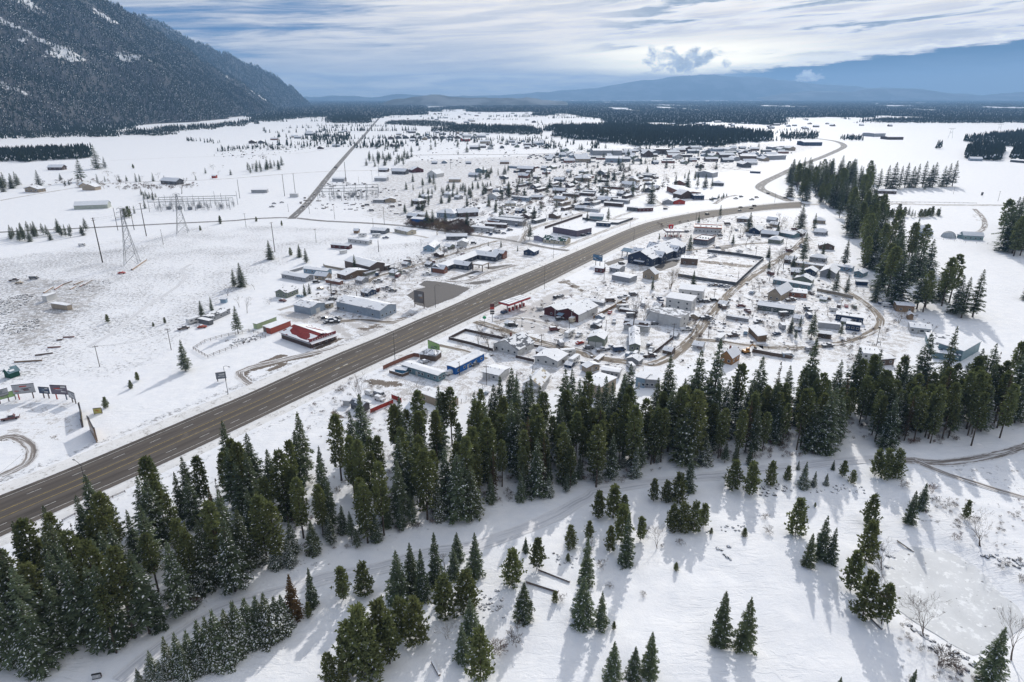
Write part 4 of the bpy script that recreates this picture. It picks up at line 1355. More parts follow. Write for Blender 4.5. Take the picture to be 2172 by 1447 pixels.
BARE = [
 ('bare','c',270,720,520,0,'large spreading bare tree behind the long metal shed, left one'),('bare','c',345,730,505,1,'large spreading bare tree behind the long metal shed, right one'),
 ('bare','c',75,720,600,2,'bare tree beside the brown house'),('bare','c',860,490,410,1,'low bare bush at the motel corner'),('bare','c',1075,265,160,0,'bare tree in front of the pale blue house'),
 ('bare','c',1160,320,210,2,'bare tree beside the motel alley'),('bare','c',930,200,110,0,'bare tree beside the pale blue house'),('bare','c',770,220,170,1,'low bare tree beside the ruined shed'),
 ('bare','b',640,420,290,1,'brown bare tree beside the tall pine'),('bare','b',915,360,290,0,'small bare fruit tree in the yard'),('bare','b',1210,345,290,0,'small bare tree beside the sage green house'),
 ('bare','b',840,600,430,2,'bare forked tree behind the big fir'),('bare','b',760,540,410,0,'bare pale tree beside the big fir'),('bare','b',1065,510,420,1,'bare bush at the sage green house'),
 ('bare','d',415,890,590,0,'bare tree inside the fenced triangle, middle one'),('bare','d',310,850,600,2,'bare tree inside the fenced triangle, left one'),('bare','d',590,790,590,1,'spreading bare tree beside the gas station drive'),
 ('bare','d',820,990,900,0,'small bare tree behind the white gabled house'),('bare','d',930,930,850,0,'second small bare tree behind the white gabled house'),('tallbare','d',1890,690,300,0,'tall bare poplar beside the white metal shop, left one'),
 ('tallbare','d',1980,660,380,1,'tall bare poplar beside the white metal shop, right one'),('bare','d',1770,830,740,0,'small bare tree beside the green garage'),('shrub','d',1100,810,750,0,'bare bush beside the gas station drive'),
 ('bare','e',450,220,130,3,'brown bare tree beside the tan gabled house'),('bare','e',830,350,110,3,'brown bare tree in the corner of the walled lot'),('bare','e',1740,380,210,2,'leaning bare tree at the gravel road'),
 ('bare','f',400,560,360,1,'bare brown tree row at the gravel road, left one'),('bare','f',480,500,270,0,'bare brown tree row at the gravel road, middle one'),('bare','f',540,440,240,2,'bare brown tree row at the gravel road, right one'),
 ('bare','f',985,910,750,0,'bare apple tree above the blue trailer'),('bare','f',1225,870,770,2,'bare tree among parked cars above the blue trailer'),('bare','f',1720,990,810,3,'yellow brown bare tree beside the loop road'),
 ('bare','f',1640,790,690,0,'bare tree beside the snow covered trucks'),('bare','f',1530,1220,1080,2,'bare tree below the loop road bend'),('bare','f',2060,1100,990,0,'bare tree before the white cottage'),
 ('bare','g',880,640,360,1,'big bare tree in front of the teal trailer'),('tallbare','g',340,740,340,0,'tall thin bare tree in the red fenced yard'),
 ('bare','B',205,0,0,0,''),('bare','C',560,750,650,0,'bare tree by the county road bend'),('bare','C',330,760,590,3,'brown bare thicket at the county road, left one'),('bare','C',400,750,640,3,'brown bare thicket at the county road, right one'),
 ('bare','C',1110,800,590,3,'brown bare tree at the street corner'),('bare','C',1320,620,500,0,'wide bare tree beside the side street'),('bare','C',1530,560,410,3,'golden bare tree beside the side street'),('bare','C',1010,600,510,3,'golden bare tree among the trailers'),
 ('bare','C',1160,620,520,0,'grey bare tree among the trailers'),('bare','C',1750,480,410,3,'golden bare tree in the old town'),('bare','D',460,1090,1010,3,'brown bare tree beside the grey warehouse'),('bare','D',730,1240,1040,3,'brown bare tree before the walled lot'),
 ('bare','D',1720,720,590,0,'bare tree by the brown bungalow'),('bare','D',1415,880,830,0,'low bare tree on the open lot'),('bare','A',1640,560,400,2,'bare tree behind the substation'),('bare','A',1385,570,430,2,'bare poplar behind the substation'),
 ('bare','A',975,400,335,3,'pink brown bare tree beside the large fir'),
]
for k,tl,bx,by,ty,vr,lb in BARE:
 if lb:
  T(k,tl,bx,by,ty,lb,None,vr,1.15)

TOWN_EXTRA = [(1000,500),(1180,465),(1440,395),(1560,360),(1330,345),(1100,365),(960,450)]
stand(TOWN_EXTRA,60,13,7,15,['spruce'],'dark conifer between the houses of the old town','conifers between old town houses',171,1.35)
stand(TOWN_EXTRA,70,11,6,12,['bare'],'leafless tree between the houses of the old town','leafless trees of the old town',172,1.2)
stand([(1000,700),(1250,610),(1560,620),(1700,590),(1880,690),(1560,740),(1250,800)],26,14,4,8,['bare'],'small leafless tree in the yards below the highway','leafless trees below the highway',173,1.1)
stand([(1480,470),(1690,470),(1790,590),(1640,600),(1560,520)],30,9,6,12,['bare','bare','spruce'],{'bare': 'leafless tree among the houses near the highway bend','spruce': 'small conifer among the houses near the highway bend'},'trees near the highway bend',174,1.2)
stand([(640,620),(800,560),(980,510),(1010,530),(880,600),(760,660)],22,12,4,8,['bare'],'small leafless tree in the yards above the highway','leafless trees above the highway',175,1.1)
stand([(1150,345),(1560,360),(1700,320),(1560,314),(1180,316)],36,18,8,15,['spruce'],'dark conifer among the far roofs of town','conifers among the far roofs',176,1.5)
stand([(820,345),(1000,330),(1120,300),(900,290),(790,310)],40,24,8,16,['spruce'],'dark conifer in the far yards beyond the cross road','conifers in the far yards',177,1.5)
stand([(250,405),(420,395),(600,345),(560,335),(380,375),(120,380),(60,400)],22,14,5,10,['bare','spruce'],{'bare': 'leafless tree along the cross road of the left farm','spruce': 'small conifer along the cross road of the left farm'},'trees along the left farm road',178,1.3)
stand([(1380,1390),(1240,1440),(1130,1250),(1300,1110),(1560,1080),(1640,1060),(1880,1060),(1700,1130),(1450,1180)],16,6,1.2,3.2,['bushy','shrub','shrub'],{'bushy': 'knee high pine sapling on the open snow','shrub': 'low leafless shrub on the open snow'},'saplings and shrubs on the open snow',179,1.2)

# ------------------------------------------------------------------ mountains, far hills, far woods
def low_conifer(name,seed,h,rad,tiers=5,sides=6):
 r = random.Random(seed)
 b = TriBuf()
 for k in range(tiers):
  z0 = h * (0.10 + 0.80 * k / tiers)
  z1 = z0 + h * (0.34 if k < tiers - 1 else 0.26)
  rr = rad * (1 - k / (tiers + 0.6)) * r.uniform(0.85,1.15)
  a0 = r.uniform(0,6)
  ring = [Vector((math.cos(a0 + 6.283 * i / sides) * rr * r.uniform(0.6,1.15),math.sin(a0 + 6.283 * i / sides) * rr * r.uniform(0.6,1.15),z0 + r.uniform(-.03,.03) * h)) for i in range(sides)]
  top = Vector((r.uniform(-.05,.05) * rad,r.uniform(-.05,.05) * rad,z1))
  for i in range(sides):
   b.tri(ring[i],ring[(i + 1) % sides],top,1 if (r.random() < 0.035) else 0)
 b.tube([Vector((0,0,-1)),Vector((0,0,h * 0.2))],[0.2,0.18],3)
 return b.mesh(name,[FAR_NEEDLE,SNOW])

def clump_mesh(name,seed,n,wx,wy,hlo,hhi):
 r = random.Random(seed)
 b = TriBuf()
 for _ in range(n):
  cx,cy = r.uniform(-wx,wx),r.uniform(-wy,wy)
  h = r.uniform(hlo,hhi)
  rad = h * r.uniform(0.16,0.24)
  for k in range(2):
   z0,z1 = h * (0.08 + 0.4 * k),h * (0.7 + 0.3 * k)
   rr = rad * (1 - 0.4 * k)
   ring = [Vector((cx + math.cos(i * 1.571 + k) * rr,cy + math.sin(i * 1.571 + k) * rr,z0)) for i in range(4)]
   for i in range(4):
    b.tri(ring[i],ring[(i + 1) % 4],Vector((cx,cy,z1)),1 if r.random() < 0.05 else 0)
 return b.mesh(name,[FAR_NEEDLE,SNOW])

FAR_PROTOS = [low_conifer('far_conifer_%d' % i,500 + i,14.0,rd) for i,rd in enumerate((2.7,2.2,3.1))]
CLUMPS = [clump_mesh('far_clump_%d' % i,520 + i,42,42,30,11,18) for i in range(3)]

def scatter(name,pts,scale,protos,label,cat):
 """woodland: one object, its trees placed on points by geometry nodes"""
 pts = np.asarray(pts,dtype=np.float32)
 me = bpy.data.meshes.new(name)
 me.vertices.add(len(pts))
 me.vertices.foreach_set('co',pts.ravel())
 a = me.attributes.new('tree_scale','FLOAT','POINT')
 a.data.foreach_set('value',np.asarray(scale,dtype=np.float32))
 o = link(name,me)
 add_props(o,label,cat,None,'stuff')
 ng = bpy.data.node_groups.new(name + '_nodes','GeometryNodeTree')
 ng.interface.new_socket('Geometry',in_out='INPUT',socket_type='NodeSocketGeometry')
 ng.interface.new_socket('Geometry',in_out='OUTPUT',socket_type='NodeSocketGeometry')
 N,L = ng.nodes,ng.links
 gi,go = N.new('NodeGroupInput'),N.new('NodeGroupOutput')
 iop = N.new('GeometryNodeInstanceOnPoints')
 m2p = N.new('GeometryNodeMeshToPoints')
 L.new(gi.outputs[0],m2p.inputs['Mesh'])
 L.new(m2p.outputs[0],iop.inputs['Points'])
 g2i = N.new('GeometryNodeGeometryToInstance')
 for me_p in protos:
  ob = bpy.data.objects.get('proto_' + me_p.name)
  if ob is None:
   ob = bpy.data.objects.new('proto_' + me_p.name,me_p)
  oi = N.new('GeometryNodeObjectInfo')
  oi.inputs['Object'].default_value = ob
  L.new(oi.outputs['Geometry'],g2i.inputs[0])
 L.new(g2i.outputs[0],iop.inputs['Instance'])
 iop.inputs['Pick Instance'].default_value = True
 na = N.new('GeometryNodeInputNamedAttribute')
 na.data_type = 'FLOAT'
 na.inputs['Name'].default_value = 'tree_scale'
 L.new(na.outputs['Attribute'],iop.inputs['Scale'])
 rv = N.new('FunctionNodeRandomValue')
 rv.data_type = 'FLOAT_VECTOR'
 rv.inputs[0].default_value = (0,0,0)
 rv.inputs[1].default_value = (0.06,0.06,6.28)
 L.new(rv.outputs[0],iop.inputs['Rotation'])
 L.new(iop.outputs[0],go.inputs[0])
 md = o.modifiers.new('trees','NODES')
 md.node_group = ng
 return o

def mountain_material(name):
 m,t,out = new_mat(name)
 p = geo_pos(t)
 at = t.add('ShaderNodeAttribute')
 at.attribute_name = 'open'
 f = t.noise(p,0.035,7.0,0.7)
 g = t.noise(t.vmath('MULTIPLY',p,(1.0,0.35,2.2)),0.018,6.0,0.7)
 snow = t.mix(f,(0.60,0.62,0.65),(0.78,0.79,0.81))
 rock = t.mix(f,(0.04,0.042,0.046),(0.11,0.11,0.112))
 k = t.smooth(t.math('ADD',t.math('MULTIPLY',at.outputs['Fac'],0.82),t.math('ADD',t.math('MULTIPLY',t.math('SUBTRACT',f,0.5),0.9),t.math('MULTIPLY',t.math('SUBTRACT',g,0.5),1.5))),0.46,0.60)
 col = t.mix(k,rock,snow)
 principled(t,out,col,0.85,0.2,0.0,f,6.0,0.9)
 return m

MOUNT_MAT = mountain_material('mountain_rock')

def crest_bonus(Y,h,spine):
 hc = np.interp(Y,[q[1] for q in spine],[max(q[2],20) for q in spine])
 return .07 * sstep(h / hc,.45,.85) * sstep(Y,2300,3600)

def openness(X,Y,h,sd,thr):
 """above 0: cliffs, scree and clearings without trees"""
 a = fbm((X * .4 + h * .9) / 95,(Y + h * 1.1) / 190,sd + 9,5)
 b = fbm(X / 60,(h + Y * 0.4) / 60,sd + 13,3)
 return a * 0.76 + b * 0.24 - thr - 0.10 * sstep(-h,-300,-20)

def spine_height(X,Y,spine,slope,seed):
 """ridge built from a crest line of (x, y, height)"""
 h = np.full(X.shape,-1e9)
 wob = (fbm(X / 420,Y / 420,seed,4) - 0.5) * 260
 for i in range(len(spine) - 1):
  x0,y0,a = spine[i]
  x1,y1,b = spine[i + 1]
  vx,vy = x1 - x0,y1 - y0
  t = np.clip(((X - x0) * vx + (Y - y0) * vy) / (vx * vx + vy * vy),0,1)
  d = np.hypot(X - x0 - t * vx,Y - y0 - t * vy)
  hc = a + (b - a) * t
  d2 = d + wob * sstep(d,40,400)
  h = np.maximum(h,hc - slope * d2 + 40 * np.exp(-d / 90) - 40)
 rough = (fbm(X / 95,Y / 95,seed + 3,4) - 0.5)
 return h + rough * np.clip(h,0,260) * 0.34

RIDGES = []
for nm,spine,slope,(x0,x1,y0,y1),cell,seed in (
 ('mountain',[(-2600,-200,700),(-2450,1200,740),(-2360,2300,770),(-2300,3000,775),(-2240,3600,705),(-2190,4100,560),(-2140,4500,450),(-2080,4800,320),(-1990,5150,200),(-1900,5400,75),(-1860,5550,-20)],0.90,(-3300,-1150,300,6000),24.0,71),
 ('far_mountain',[(-3400,4600,640),(-3080,6000,745),(-2930,7050,530),(-2790,7900,400),(-2650,8350,220),(-2560,8650,60),(-2520,8850,-40)],0.80,(-4200,-1900,4300,9300),36.0,81),
):
 xs,ys = np.arange(x0,x1,cell),np.arange(y0,y1,cell)
 X,Y = np.meshgrid(xs,ys)
 Hh = spine_height(X,Y,spine,slope,seed)
 Hc = np.maximum(Hh,-6.0)
 idx = np.arange(X.size).reshape(X.shape)
 q = np.stack([idx[:-1,:-1].ravel(),idx[:-1,1:].ravel(),idx[1:,1:].ravel(),idx[1:,:-1].ravel()],1)
 keep = (Hc.ravel()[q].max(1) > -5.5)
 me = mesh_np(nm,np.stack([X.ravel(),Y.ravel(),Hc.ravel()],1),q[keep],[MOUNT_MAT],smooth=True)
 oa = me.attributes.new('open','FLOAT','POINT')
 oa.data.foreach_set('value',np.clip((openness(X.ravel(),Y.ravel(),Hc.ravel(),seed,.615 if nm == 'mountain' else .68) + (crest_bonus(Y.ravel(),Hc.ravel(),spine) if nm == 'mountain' else 0)) * 6 + .30,0,1).astype(np.float32))
 o = link(nm,me)
 add_props(o,kind='structure')
 RIDGES.append((spine,slope,seed,(x0,x1,y0,y1)))

def ridge_points(k,n,thr,seed):
 spine,slope,sd,(x0,x1,y0,y1) = RIDGES[k]
 rg = np.random.default_rng(seed)
 X = rg.uniform(x0,x1,n * 3)
 Y = rg.uniform(y0,y1,n * 3)
 h = spine_height(X,Y,spine,slope,sd)
 # only the flank that faces the valley, and what the slope lets grow: open scree and cliffs stay bare
 cx = np.interp(Y,[s[1] for s in spine],[s[0] for s in spine])
 op = openness(X,Y,h,sd,thr) + (crest_bonus(Y,h,spine) if k == 0 else 0)
 ok = (h > 0.5) & (X > cx - 60) & (op < rg.uniform(-0.07,0.20,len(X)))
 X,Y,h = X[ok][:n],Y[ok][:n],h[ok][:n]
 return np.stack([X,Y,h - 0.5],1)

P1 = ridge_points(0,74000,0.615,91)
d1 = np.hypot(P1[:,0],P1[:,1])
scatter('mountain_forest',P1,RNG.uniform(0.75,1.35,len(P1)) * (1 + 0.12 * sstep(d1,2000,5000)),FAR_PROTOS,'dense conifer forest covering the flank of the near mountain','forest')
P2 = ridge_points(1,30000,0.68,95)
scatter('far_mountain_forest',P2,RNG.uniform(1.3,2.1,len(P2)),FAR_PROTOS,'blue hazy conifer forest on the flank of the second mountain','forest')

def fill_poly(poly,n,rg):
 P = np.array(poly)
 (x0,y0),(x1,y1) = P.min(0),P.max(0)
 x,y = rg.uniform(x0,x1,n * 6),rg.uniform(y0,y1,n * 6)
 k = in_poly(x,y,poly)
 return np.stack([x[k][:n],y[k][:n]],1)

def wood(name,poly_px,dens,slo,shi,label,seed,nmax=9000,thr=None):
 """stand of far trees; dens in square metres per tree"""
 rg = np.random.default_rng(seed)
 poly = [G(*p) for p in poly_px]
 A = 0.5 * abs(sum(poly[i][0] * poly[(i + 1) % len(poly)][1] - poly[(i + 1) % len(poly)][0] * poly[i][1] for i in range(len(poly))))
 p = fill_poly(poly,int(min(nmax,A / dens)),rg)
 if len(p) > 1500:
  d_ = poly_dist(p[:,0],p[:,1],poly)
  p = p[(fbm(p[:,0] / 60,p[:,1] / 60,seed + 3,4) * .30 - .11 < d_ / A ** .5) & (fbm(p[:,0] / 35,p[:,1] / 35,seed + 8,3) > .30)]
 if thr is not None and len(p):
  p = p[fbm(p[:,0] / 70,p[:,1] / 70,seed,3) > thr]
 if not len(p):
  return
 z = gz(p[:,0],p[:,1])
 scatter(name,np.stack([p[:,0],p[:,1],z],1),rg.uniform(slo,shi,len(p)),FAR_PROTOS,label,'forest')

wood('pine_wood',[(1150,276),(1210,270),(1400,272),(1520,276),(1640,288),(1640,300),(1590,304),(1545,312),(1440,316),(1330,312),(1240,300),(1170,290)],42,1.1,1.75,'dense dark pine wood behind the far side of town',101)
wood('pine_wood',[(905,278),(990,268),(1130,272),(1170,286),(1110,288),(1010,282),(940,283)],85,0.8,1.3,'thin strip of conifers left of the dark pine wood',102)
wood('mountain_foot_wood',[(-260,318),(-100,303),(0,297),(110,293),(240,291),(370,288),(390,281),(470,276),(560,262),(600,256),(660,250),(700,250),(740,238),(700,232),(600,236),(480,262),(300,278),(0,284),(-260,290)],52,0.8,1.25,'conifers along the foot of the near mountain',103,14000)
wood('dark_grove',[(-60,345),(0,343),(60,345),(140,340),(190,338),(225,328),(200,318),(100,322),(0,325),(-60,325)],34,0.95,1.4,'snow dusted conifer grove behind the left farm',104)
wood('road_grove',[(690,262),(790,262),(790,250),(740,247),(690,252)],110,0.9,1.4,'conifers on both sides of the far end of the straight road',105)
wood('field_grove',[(815,264),(880,268),(960,270),(970,262),(900,257),(830,258)],100,0.5,0.85,'orchard like grove beyond the straight road',106)
wood('town_edge_wood',[(1655,296),(1735,296),(1735,287),(1655,288)],130,0.8,1.3,'conifers behind the warehouses at the far road bend',107)
wood('town_edge_wood',[(1780,298),(1830,299),(1830,292),(1785,291)],130,0.7,1.0,'conifers at the far road bend',108)
wood('hill_wood',[(1985,318),(2010,312),(2045,312),(2050,302),(2172,318),(2290,320),(2290,286),(2172,282),(2120,288),(2060,296),(1985,306)],60,0.95,1.5,'dark fir wood on the knoll at the right edge',109)
wood('hill_wood',[(2045,338),(2120,342),(2130,320),(2070,312),(2050,320)],46,1.0,1.5,'dark fir wood beside the knoll farm',110)
wood('hill_wood',[(2140,340),(2290,345),(2290,318),(2150,318)],60,1.0,1.4,'dark fir wood behind the knoll farm',111)
wood('field_edge_wood',[(1810,260),(1900,262),(2172,262),(2300,262),(2300,252),(2172,251),(1900,253),(1830,255)],150,0.9,1.4,'long dark wood along the far side of the snow field',112,12000)
wood('hedgerow',[(460,323),(560,316),(560,311),(470,315)],130,0.35,0.7,'low dark hedge in the upper left snow fields',113)
wood('hedgerow',[(395,300),(460,306),(470,302),(400,297)],260,0.5,0.9,'scattered conifers at the upper left farm',114)
wood('far_grove',[(660,300),(740,300),(745,288),(665,290)],240,0.7,1.2,'farm trees left of the straight road',115)

# the wooded plain out to the horizon
rg = np.random.default_rng(131)
yy = 2300 + (rg.uniform(0,1,80000) ** 1.5) * 15500
xx = rg.uniform(-1.0,1.05,80000) * (yy * 0.86 + 500)
den = .55 * fbm(xx / 1000 + 3,yy / 2300,133,3) + .45 * fbm(xx / 330,yy / 1300,137,3)
py_ = HORIZON + CAM_H / yy * (F_PX * CP + (IMG_H / 2 - HORIZON) * SP)
px_ = IMG_W / 2 + xx / yy * (F_PX * CP + (IMG_H / 2 - HORIZON) * SP)
thr_ = np.where(yy > 9000,0.40,np.where(yy > 4200,0.45,0.47))
thr_ = np.where((px_ > 1120) & (py_ < 262),thr_ - 0.035,thr_)
thr_ = np.where((px_ < 900) & (py_ < 236) & (px_ < 650 + (236 - py_) * 60),0.2,thr_)
thr_ = np.where((px_ > 760) & (px_ < 1140) & (py_ > 236),0.56,thr_)
thr_ = np.where((px_ > 330) & (px_ < 760) & (py_ > 246),0.8,thr_)
thr_ = np.where((px_ > 1660) & (py_ > 247),0.66,thr_)
ok = (den > thr_) & (np.abs(px_ - 1086) < 1400)
for sp_,sl_,sd_,bx_ in RIDGES:
 ok &= ~(spine_height(xx,yy,sp_,sl_,sd_) > 2)
pp = np.stack([xx[ok],yy[ok],np.zeros(ok.sum())],1)[:30000]
scatter('plain_forest',pp,RNG.uniform(0.7,1.25,len(pp)),CLUMPS,'hazy blue woods reaching over the plain to the horizon','forest')

# blue hills on the horizon
def far_hill(name,xs,prof,y,depth,seed):
 n = len(xs)
 rows = 7
 vs,fs = [],[]
 for j in range(rows):
  f = j / (rows - 1)
  k = math.sin(math.pi * min(f,0.98) * 0.5 + 0.0) if f <= 1 else 0
  for i in range(n):
   jag = 1 + 0.16 * (float(fbm(np.array([xs[i] / 600.0]),np.array([f * 3.0]),seed,3)[0]) - 0.5)
   vs.append((xs[i] * (1 + 0.02 * f),y + depth * f,-5 + prof[i] * k * jag))
 for j in range(rows - 1):
  for i in range(n - 1):
   a = j * n + i
   fs.append((a,a + 1,a + n + 1,a + n))
 o = link(name,mesh_np(name,np.array(vs),np.array(fs),[HILL_MAT],smooth=True))
 add_props(o,kind='structure')

m_,t_,out_ = new_mat('far_hill')
p_ = geo_pos(t_)
n_ = t_.noise(p_,0.0016,6.0,0.65)
principled(t_,out_,t_.mix(t_.smooth(n_,0.45,0.62),(0.05,0.065,0.07),(0.16,0.18,0.20)),0.9,0.1)
HILL_MAT = m_
KP = F_PX * CP + (IMG_H / 2 - HORIZON) * SP

def hill_from_px(name,prof_px,y,depth,seed):
 pxs = np.linspace(prof_px[0][0],prof_px[-1][0],90)
 py = np.interp(pxs,[p[0] for p in prof_px],[p[1] for p in prof_px])
 py = py + (fbm(pxs / 40,pxs * 0 + 2,seed,4) - 0.5) * 7
 yb = y + depth
 xs = (pxs - IMG_W / 2) / KP * yb
 hs = CAM_H + (HORIZON - py) / KP * yb + 5
 far_hill(name,list(xs / 1.02),list(np.maximum(hs,1)),y,depth,seed)

hill_from_px('far_hills',[(900,208),(1100,200),(1250,190),(1330,176),(1420,166),(1480,160),(1560,166),(1660,172),(1760,182),(1900,190),(1990,196),(2080,206)],21000,2600,141)
hill_from_px('far_hills',[(1600,206),(1700,196),(1800,193),(1930,188),(1990,196),(2060,204),(2200,196),(2350,192)],17500,1500,143)
hill_from_px('far_hills',[(640,206),(700,203),(790,205),(860,200),(940,203),(1010,205)],19000,1200,145)
hill_from_px('wooded_ridge',[(820,214),(880,207),(930,204),(1010,206),(1080,205),(1130,210),(1200,213)],8200,700,147)

# broken tree lines, shelterbelts and farm groves all over the far fields
rl = np.random.default_rng(161)
TL,TS = [],[]
for k in range(150):
 px0,py0 = rl.uniform(560,1900),234 + rl.uniform(0,1) ** 1.3 * 84
 if px0 > 1660 and py0 > 262 or (px0 < 760 and py0 < 250):
  continue
 x0,y0 = G(px0,py0)
 an = rl.choice([0.05,0.05,0.05,1.35]) + rl.normal(0,.08)
 ln = rl.uniform(40,330)
 n = int(ln / rl.uniform(5,13))
 q = rl.uniform(-.5,.5,n) * ln
 w = rl.normal(0,rl.choice([3,5,16]),n)
 TL.append(np.stack([x0 + np.cos(an) * q - np.sin(an) * w,y0 + np.sin(an) * q + np.cos(an) * w,np.zeros(n)],1))
 TS.append(rl.uniform(.4,1.25,n) * rl.uniform(.6,1.2))
scatter('field_trees',np.concatenate(TL),np.concatenate(TS),FAR_PROTOS,'broken tree lines and groves across the far fields','forest')

# air: haze over the whole valley
def haze_box(x0,x1,y0,y1,z0,z1,density):
 v = [(x,y,z) for z in (z0,z1) for y in (y0,y1) for x in (x0,x1)]
 f = [(0,2,3,1),(4,5,7,6),(0,1,5,4),(2,6,7,3),(0,4,6,2),(1,3,7,5)]
 me = bpy.data.meshes.new('haze')
 me.from_pydata(v,[],f)
 m = bpy.data.materials.new('haze_air')
 m.use_nodes = True
 t = NT(m.node_tree)
 t.n.clear()
 out = t.add('ShaderNodeOutputMaterial')
 pv = t.add('ShaderNodeVolumePrincipled')
 pv.inputs['Color'].default_value = (0.33,0.60,1.0,1)
 pv.inputs['Density'].default_value = density
 pv.inputs['Anisotropy'].default_value = 0.15
 pv.inputs['Density Attribute'].default_value = ''
 t.l.new(pv.outputs[0],out.inputs['Volume'])
 me.materials.append(m)
 o = link('haze',me)
 add_props(o,'thin blue winter haze filling the whole valley air','haze',None,'stuff')

haze_box(-14500,14500,-600,26500,-12,900,7.0e-5)

# ------------------------------------------------------------------ buildings
SIDING = objcolor_mat('lap_siding',0.75,0.2,0.12,0.6,2.2)
PANEL = objcolor_mat('metal_panel',0.5,0.4,0.10,0.5)
ROOFING = objcolor_mat('roofing',0.8,0.2,0.18,0.8)
GLASS = plain('window_glass',(0.035,0.045,0.06),0.15,0.2,0.7,0.6)
TRIM = plain('white_trim',(0.62,0.62,0.61),0.7,0.08)
DARK = plain('dark_metal',(0.03,0.03,0.033),0.6,0.2)
STEEL = plain('galvanised_steel',(0.26,0.27,0.28),0.5,0.15,1.0,0.4,0.3)
WOODPOLE = plain('creosoted_wood',(0.075,0.058,0.047),0.9,0.25,2.0)
GREYWOOD = plain('weathered_wood',(0.20,0.175,0.155),0.9,0.22,1.4)
CONCRETE = plain('concrete',(0.36,0.35,0.34),0.85,0.12)
PAINT = objcolor_mat('car_paint',0.3,0.5,0.06,1.0)
RUBBER = plain('rubber',(0.02,0.02,0.02),0.85,0.1)

HUE = {'white': (.62,.62,.61),'cream': (.58,.52,.40),'tan': (.40,.33,.25),'brown': (.16,.115,.09),'umber': (.105,.075,.065),'grey': (.34,.35,.37),'dgrey': (.12,.125,.135),'bgrey': (.30,.36,.43),'sage': (.235,.265,.215),
  'teal': (.16,.255,.29),'navy': (.035,.06,.115),'blue': (.02,.13,.42),'sky': (.27,.38,.48),'maroon': (.12,.04,.042),'red': (.42,.055,.04),'orange': (.36,.07,.04),'green': (.02,.085,.065),'lime': (.36,.44,.25),'purple': (.15,.125,.16),
  'brick': (.26,.115,.08),'wood': (.28,.19,.12),'black': (.03,.03,.035),'silver': (.38,.39,.41),'yellow': (.55,.40,.06),'asph': (.085,.085,.09),'slate': (.15,.165,.19)}

class MB:
 def __init__(self):
  self.v,self.f,self.m = [],[],[]

 def box(self,x0,y0,z0,x1,y1,z1,m=0):
  n = len(self.v)
  self.v += [(x0,y0,z0),(x1,y0,z0),(x1,y1,z0),(x0,y1,z0),(x0,y0,z1),(x1,y0,z1),(x1,y1,z1),(x0,y1,z1)]
  self.f += [(n,n + 3,n + 2,n + 1),(n + 4,n + 5,n + 6,n + 7),(n,n + 1,n + 5,n + 4),(n + 1,n + 2,n + 6,n + 5),(n + 2,n + 3,n + 7,n + 6),(n + 3,n,n + 4,n + 7)]
  self.m += [m] * 6
  return self

 def poly(self,pts,m=0):
  n = len(self.v)
  self.v += [tuple(p) for p in pts]
  self.f.append(tuple(range(n,n + len(pts))))
  self.m.append(m)
  return self

 def slab(self,quad,th,m=0):
  """quad extruded straight up by th"""
  n = len(self.v)
  q = [Vector(p) for p in quad]
  self.v += [tuple(p) for p in q] + [tuple(p + Vector((0,0,th))) for p in q]
  k = len(q)
  self.f.append(tuple(range(n + k - 1,n - 1,-1)))
  self.f.append(tuple(range(n + k,n + 2 * k)))
  self.m += [m,m]
  for i in range(k):
   j = (i + 1) % k
   self.f.append((n + i,n + j,n + k + j,n + k + i))
   self.m.append(m)
  return self

 def bar(self,a,b,r,m=0,r2=None,sides=4):
  a,b = Vector(a),Vector(b)
  d = (b - a)
  if d.length < 1e-6:
   return self
  d.normalize()
  o = d.orthogonal().normalized()
  p = d.cross(o)
  n = len(self.v)
  for c,rr in ((a,r),(b,r2 or r)):
   for k in range(sides):
    an = 2 * math.pi * k / sides + math.pi / 4
    self.v.append(tuple(c + (o * math.cos(an) + p * math.sin(an)) * rr))
  for k in range(sides):
   j = (k + 1) % sides
   self.f.append((n + k,n + j,n + sides + j,n + sides + k))
   self.m.append(m)
  self.f.append(tuple(range(n + sides - 1,n - 1,-1)))
  self.f.append(tuple(range(n + sides,n + 2 * sides)))
  self.m += [m,m]
  return self

 def lathe(self,c,prof,sides=12,m=0):
  n = len(self.v)
  for r,z in prof:
   for k in range(sides):
    a = 2 * math.pi * k / sides
    self.v.append((c[0] + r * math.cos(a),c[1] + r * math.sin(a),c[2] + z))
  for i in range(len(prof) - 1):
   for k in range(sides):
    j = (k + 1) % sides
    self.f.append((n + i * sides + k,n + i * sides + j,n + (i + 1) * sides + j,n + (i + 1) * sides + k))
    self.m.append(m)
  self.f.append(tuple(range(n + (len(prof) - 1) * sides,n + len(prof) * sides)))
  self.m.append(m)
  return self

 def mesh(self,name,mats):
  me = bpy.data.meshes.new(name)
  me.from_pydata(self.v,[],self.f)
  for x in mats:
   me.materials.append(x)
  me.polygons.foreach_set('material_index',np.array(self.m,dtype=np.int32))
  return me

 def build(self,name,mats,parent=None,color=None,loc=None,rotz=None):
  o = link(name,self.mesh(name,mats if isinstance(mats,list) else [mats]),parent,loc,rotz)
  if color is not None:
   o.color = (*color,1)
  return o

